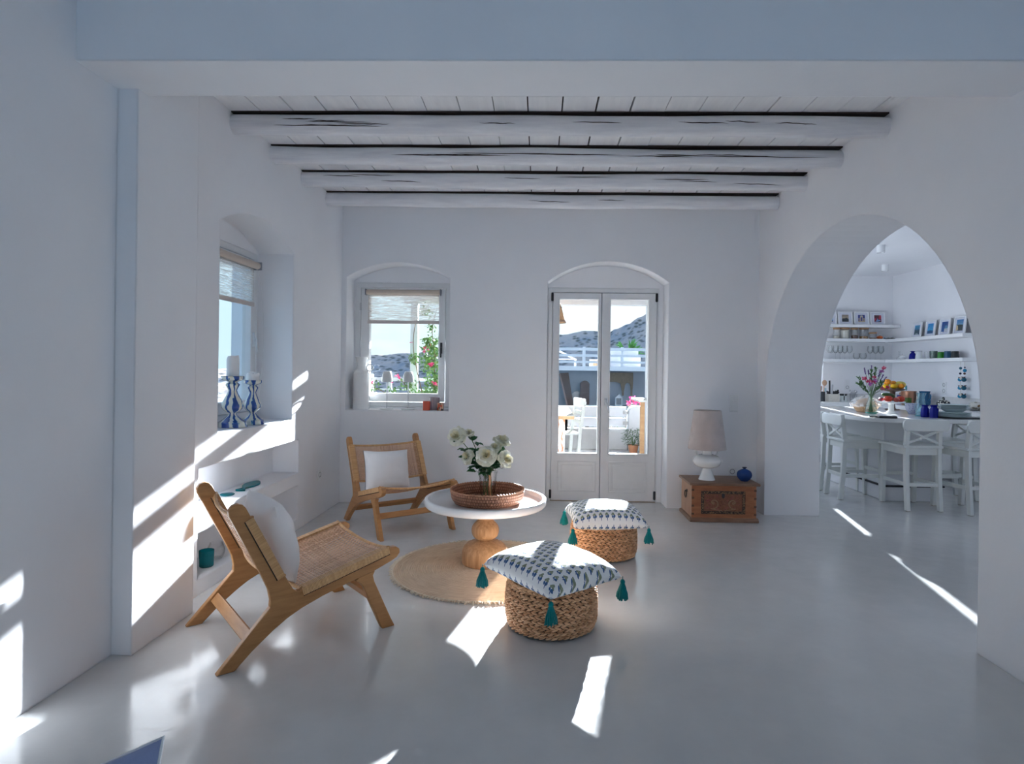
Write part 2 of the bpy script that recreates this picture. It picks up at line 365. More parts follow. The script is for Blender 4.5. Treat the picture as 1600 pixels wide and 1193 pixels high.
# ------------------------------------------------------------------ mesh helpers
class MB:
    def __init__(s): s.v, s.f, s.uv, s.mi, s.cur = [], [], [], [], 0
    def face(s, idx, uv=None): s.f.append(tuple(idx)); s.uv.append(uv); s.mi.append(s.cur)
    def box(s, x0, x1, y0, y1, z0, z1, M=None):
        b = len(s.v)
        P = [Vector(p) for p in ((x0, y0, z0), (x1, y0, z0), (x1, y1, z0), (x0, y1, z0), (x0, y0, z1), (x1, y0, z1), (x1, y1, z1), (x0, y1, z1))]
        if M is not None: P = [M @ p for p in P]
        s.v += [tuple(p) for p in P]
        for q in ((0, 3, 2, 1), (4, 5, 6, 7), (0, 1, 5, 4), (1, 2, 6, 5), (2, 3, 7, 6), (3, 0, 4, 7)):
            s.face([b + i for i in q], [(0, 0), (1, 0), (1, 1), (0, 1)])
        return s
    def grid(s, fn, nu, nv, closed_u=False, M=None):
        b = len(s.v)
        for j in range(nv + 1):
            for i in range(nu + (0 if closed_u else 1)):
                p = Vector(fn(i / nu, j / nv))
                s.v.append(tuple(M @ p if M is not None else p))
        w = nu if closed_u else nu + 1
        for j in range(nv):
            for i in range(nu):
                i2 = (i + 1) % w if closed_u else i + 1
                s.face((b + j * w + i, b + j * w + i2, b + (j + 1) * w + i2, b + (j + 1) * w + i),
                       [(i / nu, j / nv), ((i + 1) / nu, j / nv), ((i + 1) / nu, (j + 1) / nv), (i / nu, (j + 1) / nv)])
        return s
    def lathe(s, prof, n=32, M=None, rf=None):
        """prof: (r, z) bottom to top; r=0 ends close"""
        L = [0.0]
        for a, c in zip(prof, prof[1:]): L.append(L[-1] + math.hypot(a[0] - c[0], a[1] - c[1]))
        b = len(s.v); m = len(prof)
        for r, z in prof:
            for i in range(n):
                a = 2 * pi * i / n; k = r * (rf(a, z) if rf else 1)
                p = Vector((k * cos(a), k * sin(a), z)); s.v.append(tuple(M @ p if M is not None else p))
        for j in range(m - 1):
            for i in range(n):
                q = (i + 1) % n
                v0, v1 = L[j] / (L[-1] or 1), L[j + 1] / (L[-1] or 1)
                s.face((b + j * n + i, b + j * n + q, b + (j + 1) * n + q, b + (j + 1) * n + i), [(i / n, v0), ((i + 1) / n, v0), ((i + 1) / n, v1), (i / n, v1)])
        return s
    def tube(s, pts, r, n=8, M=None, cap=True, flat=1.0):
        pts = [Vector(p) for p in pts]; b = len(s.v); m = len(pts)
        rr = r if isinstance(r, (list, tuple)) else [r] * m
        ref = None
        for k, p in enumerate(pts):
            d = (pts[min(k + 1, m - 1)] - pts[max(k - 1, 0)])
            d = d.normalized() if d.length > 1e-9 else Vector((0, 0, 1))
            if ref is None: ref = Vector((0, 0, 1)) if abs(d.z) < 0.9 else Vector((1, 0, 0))
            x = ref - d * ref.dot(d)
            x = x.normalized() if x.length > 1e-6 else d.orthogonal().normalized()
            y = d.cross(x); ref = x
            for i in range(n):
                a = 2 * pi * i / n; q = p + (x * cos(a) * flat + y * sin(a)) * rr[k]
                s.v.append(tuple(M @ q if M is not None else q))
        for k in range(m - 1):
            for i in range(n):
                q = (i + 1) % n
                s.face((b + k * n + i, b + k * n + q, b + (k + 1) * n + q, b + (k + 1) * n + i), [(k / (m - 1), i / n), (k / (m - 1), (i + 1) / n), ((k + 1) / (m - 1), (i + 1) / n), ((k + 1) / (m - 1), i / n)])
        if cap:
            s.face([b + i for i in range(n)][::-1]); s.face([b + (m - 1) * n + i for i in range(n)])
        return s
    def ball(s, c, r, n=10, m=7, sc=(1, 1, 1), M=None):
        def fn(u, v):
            a, t = 2 * pi * u, pi * (v - 0.5)
            return (c[0] + r * sc[0] * cos(t) * cos(a), c[1] + r * sc[1] * cos(t) * sin(a), c[2] + r * sc[2] * sin(t))
        return s.grid(fn, n, m, True, M)
    def prism(s, poly, a0, a1, axis='y', M=None, holes=()):
        """poly in the plane across axis; y: (x, z), x: (y, z), z: (x, y)"""
        loops = [list(poly)] + [list(h) for h in holes]
        def P(p, a):
            q = {'y': (p[0], a, p[1]), 'x': (a, p[0], p[1]), 'z': (p[0], p[1], a)}[axis]
            return tuple(M @ Vector(q)) if M is not None else q
        tris = tessellate_polygon([[Vector((x, y, 0)) for x, y in lp] for lp in loops])
        flat = [p for lp in loops for p in lp]; n = len(flat); b = len(s.v)
        s.v += [P(p, a0) for p in flat] + [P(p, a1) for p in flat]
        for t in tris:
            s.face([b + i for i in t], [flat[i] for i in t]); s.face([b + n + i for i in t][::-1], [flat[i] for i in t][::-1])
        o = b
        for lp in loops:
            k = len(lp); acc = [0.0]
            for i in range(k): acc.append(acc[-1] + math.dist(lp[i], lp[(i + 1) % k]))
            for i in range(k):
                j = (i + 1) % k
                s.face((o + i, o + j, o + n + j, o + n + i), [(acc[i], 0), (acc[i + 1], 0), (acc[i + 1], abs(a1 - a0)), (acc[i], abs(a1 - a0))])
            o += k
        return s
    def quad(s, c, ax, ay):
        b = len(s.v); c, ax, ay = Vector(c), Vector(ax), Vector(ay)
        s.v += [tuple(c - ax - ay), tuple(c + ax - ay), tuple(c + ax + ay), tuple(c - ax + ay)]
        s.face((b, b + 1, b + 2, b + 3), [(0, 0), (1, 0), (1, 1), (0, 1)]); return s
    def leafq(s, base, d, nrm, L, w, curl=0.15):
        """a pointed, folded leaf: six points"""
        base, d = Vector(base), Vector(d).normalized(); x = d.cross(Vector(nrm))
        x = x.normalized() if x.length > 1e-5 else d.orthogonal().normalized(); z = x.cross(d)
        b = len(s.v)
        s.v += [tuple(p) for p in (base, base + d * L * 0.35 + x * w * 0.5 + z * w * curl, base + d * L * 0.75 + x * w * 0.35 + z * w * curl - z * L * 0.06,
                base + d * L - z * L * 0.15, base + d * L * 0.75 - x * w * 0.35 + z * w * curl - z * L * 0.06, base + d * L * 0.35 - x * w * 0.5 + z * w * curl,
                base + d * L * 0.5)]
        for q in ((0, 1, 6), (1, 2, 6), (2, 3, 6), (3, 4, 6), (4, 5, 6), (5, 0, 6)): s.face([b + i for i in q])
        return s

def obj(name, mb, mat, parent=None, loc=(0, 0, 0), rot=(0, 0, 0), bevel=0.0, seg=2, smooth=40, fixn=True, recenter=False):
    me = bpy.data.meshes.new(name)
    if recenter:
        xs, ys, zs = zip(*mb.v); c = Vector(((min(xs) + max(xs)) / 2, (min(ys) + max(ys)) / 2, min(zs)))
        mb.v = [tuple(Vector(p) - c) for p in mb.v]; loc = tuple(Vector(loc) + c)
    me.from_pydata(mb.v, [], mb.f)
    for m in (mat if isinstance(mat, (list, tuple)) else [mat]): me.materials.append(m)
    ul = me.uv_layers.new(name='UVMap'); k = 0; data = [0.0] * (2 * len(me.loops))
    for f, uv in zip(mb.f, mb.uv):
        for i in range(len(f)):
            if uv: data[2 * k], data[2 * k + 1] = uv[i][0], uv[i][1]
            k += 1
    ul.data.foreach_set('uv', data)
    me.polygons.foreach_set('material_index', mb.mi)
    if smooth:
        me.polygons.foreach_set('use_smooth', [True] * len(me.polygons))
    if fixn:
        bm = bmesh.new(); bm.from_mesh(me)
        bmesh.ops.remove_doubles(bm, verts=bm.verts, dist=1e-5)
        bmesh.ops.recalc_face_normals(bm, faces=bm.faces); bm.to_mesh(me); bm.free()
    if smooth: me.set_sharp_from_angle(angle=radians(smooth))
    me.update()
    o = bpy.data.objects.new(name, me); COL.objects.link(o)
    o.location = loc; o.rotation_euler = rot
    if parent: o.parent = parent
    if bevel:
        md = o.modifiers.new('bevel', 'BEVEL'); md.width = bevel; md.segments = seg; md.limit_method = 'ANGLE'; md.angle_limit = radians(45); md.harden_normals = True
    return o
def tag(o, label, cat, group=None):
    o['label'] = label; o['category'] = cat
    if group: o['group'] = group
    return o
def thing(name, label, cat, loc=(0, 0, 0), rz=0.0, group=None):
    o = bpy.data.objects.new(name, None); COL.objects.link(o); o.location = loc; o.rotation_euler = (0, 0, rz); o.empty_display_size = 0.1
    return tag(o, label, cat, group)
def struct(o): o['kind'] = 'structure'; return o
def dup(o, loc=None, rz=None, label=None, parent=None):
    c = o.copy(); COL.objects.link(c)
    if parent is not None: c.parent = parent
    if loc is not None: c.location = loc
    if rz is not None: c.rotation_euler = (o.rotation_euler[0], o.rotation_euler[1], rz)
    if label: c['label'] = label
    for ch in list(o.children): dup(ch, parent=c)
    return c
def arc(x0, x1, spring, rise, n=20):
    """points of a segmental arch from (x1, spring) over to (x0, spring)"""
    h = (x1 - x0) / 2; r = (h * h + rise * rise) / (2 * rise); cx = (x0 + x1) / 2; cz = spring + rise - r; a = math.asin(h / r)
    return [(cx + r * sin(a - 2 * a * i / n), cz + r * cos(a - 2 * a * i / n)) for i in range(n + 1)]
def catmull(pts, n=6):
    out = []; P = [pts[0]] + list(pts) + [pts[-1]]
    for i in range(1, len(P) - 2):
        for k in range(n):
            t = k / n; a, b, c, d = P[i - 1], P[i], P[i + 1], P[i + 2]
            out.append(tuple(0.5 * (2 * b[j] + (c[j] - a[j]) * t + (2 * a[j] - 5 * b[j] + 4 * c[j] - d[j]) * t * t + (3 * b[j] - a[j] - 3 * c[j] + d[j]) * t ** 3) for j in range(len(b))))
    out.append(tuple(pts[-1])); return out

# ================================================================== the room shell
YB, XL, XR, XRK = 5.83, -1.935, 2.10, 2.605
YBO, XLO = 6.20, -2.42
b = MB().box(-2.4, 5.85, -3.2, 10.0, -0.25, 0.0); struct(obj('floor', b, FL))

# wall_left: near stretch, pier, niche wall with arched window recess and two shelf niches
b = MB()
b.box(XLO, -1.925, -3.2, 2.68, 0, 3.3)
b.box(XLO, -1.83, 2.68, 3.165, 0, 3.3)
win_l = [(3.585, 0.902)] + [(4.68, 0.902)] + arc(3.585, 4.68, 2.20, 0.14)
nich1 = [(3.385, 0.46), (4.823, 0.46), (4.823, 0.728), (3.385, 0.728)]
nich2 = [(3.385, 0.09), (4.82, 0.09), (4.82, 0.36), (3.385, 0.36)]
b.prism([(3.165, 0), (6.2, 0), (6.2, 3.3), (3.165, 3.3)], XL, -2.22, 'x', holes=[win_l, nich1, nich2])
b.prism([(3.165, 0), (6.2, 0), (6.2, 3.3), (3.165, 3.3)], -2.22, XLO, 'x', holes=[[(3.6, 0.92), (4.668, 0.92), (4.668, 2.19), (3.6, 2.19)]])
b.box(-2.2215, -2.15, 3.3, 4.9, 0.05, 0.76)
struct(obj('wall_left', b, PL, smooth=0))

# wall_back: arched recesses of the window and the double door
win_b = [(-1.885, 0.904), (-0.874, 0.904)] + arc(-1.885, -0.874, 2.20, 0.145)
door_b = arc(0.078, 1.243, 2.172, 0.20)
outer = [(-2.0, 0), (0.078, 0)] + door_b[::-1] + [(1.243, 0), (XRK, 0), (XRK, 3.3), (-2.0, 3.3)]
b = MB().prism(outer, YB, 6.07, 'y', holes=[win_b])
o2 = [(-2.0, 0), (0.087, 0), (0.087, 2.145), (1.195, 2.145), (1.195, 0), (XRK, 0), (XRK, 3.3), (-2.0, 3.3)]
b.prism(o2, 6.07, YBO, 'y', holes=[[(-1.87, 0.925), (-0.892, 0.925), (-0.892, 2.178), (-1.87, 2.178)]])
struct(obj('wall_back', b, PL, smooth=0))

# wall_right: thick wall with the big pointed-looking arch to the kitchen
yc, ah, zs, rise = 4.27, 1.355, 1.15, 1.235
arch = [(yc + ah * cos(pi * i / 40), zs + rise * sin(pi * i / 40)) for i in range(41)]
outer = [(-3.2, 0), (yc - ah, 0)] + arch[::-1] + [(yc + ah, 0), (5.84, 0), (5.84, 3.3), (-3.2, 3.3)]
b = MB().prism(outer, XR, XRK, 'x'); struct(obj('wall_right', b, PL, smooth=0))

# wall_rear with an unseen window behind the camera, added to let in sky light
b = MB().prism([(-2.36, 0), (XRK, 0), (XRK, 3.3), (-2.36, 3.3)], -3.2, -3.0, 'y', holes=[[(-0.9, 0.6), (1.5, 0.6), (1.5, 2.4), (-0.9, 2.4)]])
struct(obj('wall_rear', b, PL, smooth=0))
wr = struct(obj('added_window_3', MB().prism([(-0.9, 0.6), (1.5, 0.6), (1.5, 2.4), (-0.9, 2.4)], -3.14, -3.08, 'y', holes=[[(-0.84, 0.66), (0.27, 0.66), (0.27, 2.34), (-0.84, 2.34)], [(0.33, 0.66), (1.44, 0.66), (1.44, 2.34), (0.33, 2.34)]]), PAINT))
obj('pane', MB().box(-0.86, 1.46, -3.115, -3.111, 0.64, 2.36), PANE, wr)

# lintel and ceilings
struct(obj('trim_1', MB().box(-1.93, 2.11, 2.432, 2.752, 2.568, 3.3), PL, smooth=0))
b = MB()
x = XL - 0.02; k = 0
while x < XR + 0.02:
    w = 0.208; g = R(0.004, 0.012)
    b.box(x, x + w - g, 2.74, 5.84, 2.905 + R(-0.0015, 0.0015), 2.93); x += w
b.cur = 1; b.box(-2.0, 2.2, 2.72, 5.85, 2.932, 2.96)
b.cur = 2; b.box(-2.3, 2.6, 2.72, 6.2, 2.96, 3.3); b.box(-2.36, 2.6, -3.2, 2.44, 2.92, 3.3)
struct(obj('ceiling', b, [PK, DARKGAP, PL], smooth=0))
struct(obj('ceiling.001', MB().box(XRK - 0.02, 5.85, 1.2, 10.0, 2.88, 3.1), PL))

# four round beams of whitewashed chestnut, with splits in the wood
blabel = ['whitewashed round ceiling beam nearest the wide lintel, first of four', 'whitewashed ceiling beam with one long split, second behind the wide lintel',
          'whitewashed ceiling beam third behind the wide lintel, next to last', 'whitewashed ceiling beam closest to the back wall, above the glazed door']
def make_beam(k, y, z0, z1, lab):
    random.seed(40 + k); ph = R(0, 9); N = 72; n = 20
    def fn(u, v):
        x = XL - 0.03 + v * (XR - XL + 0.06); a = 2 * pi * u
        w1 = noise.noise(Vector((x * 0.9, ph, k))) * 0.014; w2 = noise.noise(Vector((x * 0.9, ph + 5, k))) * 0.012
        r = 0.060 + noise.noise(Vector((x * 1.4, cos(a) * 1.2 + ph, sin(a) * 1.2))) * 0.008
        cc = cos(a); ss = sin(a)
        q = max(abs(cc), abs(ss)); r *= 1 + 0.10 * (1 / max(q, .01) - 1) * 0.9
        zc = z0 + (z1 - z0) * v
        return (x, y + w1 + r * 1.02 * cc, min(zc + w2 * 0.6 + r * 1.0 * ss, 2.8945 + 0.005 * noise.noise(Vector((x * 1.7, ph, 3)))))
    b = MB().grid(fn, n, N, True)
    o = obj('ceiling_beam', b, BM, smooth=60)
    tag(o, lab, 'beam', 'whitewashed ceiling beams')
    obj('top_shade_strip', MB().box(XL - 0.02, XR + 0.02, y - 0.040, y + 0.040, 2.896, 2.9045), DARKGAP, o)  # dark strip on the bare top, painting in the shadow line under the boards
    cb = MB()
    for _ in range({0: 11, 1: 11, 2: 8, 3: 2}[k]):
        v0 = R(0.03, 0.85); L = R(0.05, 0.14) * (1.8 if k == 1 else 1); a0 = pi + R(-0.35, 0.45); sl = R(-0.05, 0.30)
        if k == 1: a0 = pi + R(-0.05, 0.2)
        top, bot = [], []
        for j in range(15):
            t = j / 14; a = a0 + sl * (t - .5) * 0.6 + noise.noise(Vector((t * 5, v0 * 30, k))) * 0.07; hw = 0.055 * sin(pi * t) ** 0.7 * R(0.75, 1.0)
            top.append((v0 + L * t, a + hw)); bot.append((v0 + L * t, a - hw))
        base = len(cb.v)
        for (vv, aa) in top + bot:
            p = Vector(fn(aa / (2 * pi), vv)); c = Vector((p.x, y, p.z)); p = p + Vector((0, cos(aa), sin(aa))) * 0.0012; cb.v.append(tuple(p))
        for j in range(14): cb.face((base + j, base + j + 1, base + 15 + j + 1, base + 15 + j))
    obj('crack', cb, DARKGAP, o)
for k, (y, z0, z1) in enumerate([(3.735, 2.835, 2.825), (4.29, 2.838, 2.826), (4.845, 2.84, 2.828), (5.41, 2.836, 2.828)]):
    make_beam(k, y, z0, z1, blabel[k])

# windows ------------------------------------------------------------
def make_window(name, loc, rz, w, zb, zt, hinge_left):
    """frame in the wall, one sash with pane, hinge and handle; local x along the wall, y outwards"""
    f = MB().prism([(0, zb), (w, zb), (w, zt), (0, zt)], 0.0, 0.085, 'y', holes=[[(0.055, zb + 0.045), (w - 0.055, zb + 0.045), (w - 0.055, zt - 0.05), (0.055, zt - 0.05)]])
    o = struct(obj(name, f, PAINT, None, loc, (0, 0, rz), bevel=0.005))
    s = MB().prism([(0.062, zb + 0.052), (w - 0.062, zb + 0.052), (w - 0.062, zt - 0.056), (0.062, zt - 0.056)], -0.012, 0.06, 'y', holes=[[(0.150, zb + 0.135), (w - 0.125, zb + 0.135), (w - 0.125, zt - 0.135), (0.150, zt - 0.135)]])
    s_ = obj('sash', s, PAINT, o, bevel=0.006)
    obj('pane', MB().box(0.14, w - 0.115, 0.028, 0.032, zb + 0.125, zt - 0.125), PANE, s_)
    h = MB()
    xh = 0.058
    for zz in (zb + 0.22, zt - 0.28): h.box(xh - 0.008, xh + 0.008, -0.022, -0.010, zz, zz + 0.075)
    obj('hinge', h, STEEL, s_)
    xl = w - 0.095
    obj('handle', MB().box(xl - 0.010, xl + 0.010, -0.030, -0.011, zb + 0.54, zb + 0.65).tube([(xl, -0.03, zb + 0.60), (xl, -0.045, zb + 0.60), (xl, -0.05, zb + 0.50)], 0.008, 8), PAINT if hinge_left is None else DKMET, s_)
    return o
make_window('window_1', (-2.215, 3.600, 0), pi / 2, 1.068, 0.925, 2.19, None)
make_window('window_2', (-1.870, 6.065, 0), 0, 0.978, 0.927, 2.178, True)

def make_blind(label, loc, rz, x0, x1, ztop, zbot):
    t = thing('roller_blind', label, 'blind', loc, rz, 'linen roller blinds')
    obj('roller_tube', MB().tube([(x0 - 0.01, -0.045, ztop), (x1 + 0.01, -0.045, ztop)], 0.026, 16), m_cloth('linen_roll', (0.62, 0.52, 0.44)), t)
    obj('fabric', MB().box(x0, x1, -0.0225, -0.0215, zbot, ztop), BLIND, t, smooth=0)
    obj('bottom_bar', MB().box(x0 - 0.004, x1 + 0.004, -0.029, -0.015, zbot - 0.028, zbot + 0.006), m_cloth('linen_hem', (0.60, 0.55, 0.52)), t, bevel=0.003)
    for xx in (x0 - 0.022, x1 + 0.012): obj('bracket', MB().box(xx, xx + 0.010, -0.075, -0.008, ztop - 0.03, ztop + 0.03), plain('blind_bracket', (0.25, 0.26, 0.29), 0.4), t)
    ch = []
    for i in range(25):
        q = i / 24; ch.append((x1 + 0.02 + 0.040 * sin(pi * q) + 0.02 * q, -0.05 - 0.02 * sin(pi * q), ztop - (ztop - 1.06) * q))
    ch += [(x1 + 0.055, -0.055, 1.03), (x1 + 0.03, -0.055, 1.02), (x1 + 0.008, -0.05, 1.04)]
    ch += [(x1 + 0.004 + 0.004 * sin(i), -0.045, 1.04 + (ztop - 1.04) * i / 10) for i in range(1, 11)]
    obj('pull_chain', MB().tube(ch, 0.0022, 6), PLAST, t)
    return t
make_blind('half-lowered linen roller blind above the two striped candlesticks', (-2.2145, 3.600, 0), pi / 2, 0.12, 0.955, 2.085, 1.80)
make_blind('half-lowered linen roller blind above the two small white lamps', (-1.870, 6.0645, 0), 0, 0.137, 0.858, 2.078, 1.79)

# the glazed double door ---------------------------------------------
fr = MB().prism([(0.087, 0), (0.130, 0), (0.130, 2.10), (1.180, 2.10), (1.180, 0), (1.197, 0), (1.197, 2.145), (0.087, 2.145)], 6.065, 6.16, 'y')
D = struct(obj('door_1', fr, PAINT, bevel=0.005))
obj('threshold', MB().box(0.09, 1.19, 6.07, 6.2, 0.0, 0.006), plain('oak_sill', (0.33, 0.25, 0.17), 0.5), D)
hd = MB()
def leaf(x0, x1, gx0, gx1, nm):
    m = MB().prism([(x0, 0.010), (x1, 0.010), (x1, 2.095), (x0, 2.095)], 6.060, 6.115, 'y', holes=[[(gx0, 0.485), (gx1, 0.485), (gx1, 2.03), (gx0, 2.03)]])
    o = obj('door_leaf', m, PAINT, D, bevel=0.004)
    # glazing bead
    obj('glazing_bead', MB().prism([(gx0 - 0.012, 0.473), (gx1 + 0.012, 0.473), (gx1 + 0.012, 2.042), (gx0 - 0.012, 2.042)], 6.053, 6.062, 'y', holes=[[(gx0, 0.485), (gx1, 0.485), (gx1, 2.03), (gx0, 2.03)]]), PAINT, o, bevel=0.003)
    obj('pane', MB().box(gx0 - 0.005, gx1 + 0.005, 6.084, 6.088, 0.48, 2.035), PANE, o)
    p = MB()
    p.prism([(gx0 - 0.004, 0.092), (gx1 - 0.004, 0.092), (gx1 - 0.004, 0.405), (gx0 - 0.004, 0.405)], 6.051, 6.062, 'y', holes=[[(gx0 + 0.010, 0.106), (gx1 - 0.018, 0.106), (gx1 - 0.018, 0.391), (gx0 + 0.010, 0.391)]])
    p.box(gx0 + 0.034, gx1 - 0.042, 6.054, 6.062, 0.130, 0.367)
    obj('lower_panel', p, PAINT, o, bevel=0.003)
    return o
l1 = leaf(0.133, 0.6205, 0.203, 0.592, 'a'); l2 = leaf(0.6255, 1.177, 0.714, 1.095, 'b')
obj('meeting_strip', MB().box(0.606, 0.640, 6.112, 6.125, 0.01, 2.095), PAINT, l2)
obj('door_stop', MB().box(0.10, 0.160, 6.118, 6.15, 0.0, 2.12).box(1.150, 1.19, 6.118, 6.15, 0.0, 2.12).box(0.10, 1.19, 6.118, 6.15, 2.075, 2.12), PAINT, D)
for (xx, lf) in ((0.128, l1), (1.172, l2)):
    for zz in (0.03, 2.01):
        obj('hinge', MB().tube([(xx, 6.052, zz), (xx, 6.052, zz + 0.085)], 0.010, 10).box(xx - 0.012, xx + 0.012, 6.053, 6.064, zz + 0.005, zz + 0.08), DKMET, lf)
obj('lever_handle', MB().box(0.662, 0.690, 6.042, 6.060, 0.975, 1.045).tube([(0.676, 6.05, 1.02), (0.676, 6.012, 1.02), (0.684, 6.008, 0.99), (0.702, 6.012, 0.895)], [0.010, 0.010, 0.010, 0.008], 10), STEEL, l2, bevel=0.003)

# sockets and switches -----------------------------------------------
def face_plate(name, label, cat, loc, rz, rows):
    """rows: list of 'socket' / 'rocker' / 'double' from top down; plate faces local -y"""
    n = len(rows); t = thing(name, label, cat, loc, rz)
    H = 0.082
    obj('cover_plate', MB().box(-0.041, 0.041, -0.010, 0, 0, H * n), PLAST, t, bevel=0.004)
    for i, r in enumerate(rows):
        z = H * (n - i - 0.5)
        if r == 'socket':
            M = Matrix.Translation((0, -0.010, z)) @ Matrix.Rotation(pi / 2, 4, 'X')
            obj('socket_face', MB().lathe([(0.001, -0.006), (0.018, -0.006), (0.0195, 0.002), (0.023, 0.003), (0.025, 0.0)], 24, M), HOLE, t)
            obj('pin_hole', MB().box(-0.011, -0.007, -0.007, -0.0035, z - 0.002, z + 0.002).box(0.007, 0.011, -0.007, -0.0035, z - 0.002, z + 0.002), DKMET, t)
        elif r == 'double':
            for s in (-1, 1): obj('rocker', MB().box(s * 0.0145 - 0.013, s * 0.0145 + 0.013, -0.014, -0.008, z - 0.028, z + 0.028), PLAST, t, bevel=0.002)
        else: obj('rocker', MB().box(-0.028, 0.028, -0.014, -0.008, z - 0.028, z + 0.028), PLAST, t, bevel=0.002)
    return t
face_plate('light_switch', 'white double light switch panel on back wall above the carved chest', 'switch', (1.876, YB, 0.938), 0, ['double', 'rocker'])
face_plate('wall_socket', 'white power socket just behind the blue vase on the chest', 'socket', (1.868, YB, 0.325), 0, ['socket'])
face_plate('wall_socket', 'white power socket on back wall half hidden by the roses', 'socket', (-0.348, YB, 0.340), 0, ['socket'])
face_plate('wall_socket', 'white power socket low on the wall beside the shelf niches', 'socket', (XL, 5.275, 0.325), pi / 2, ['socket'])

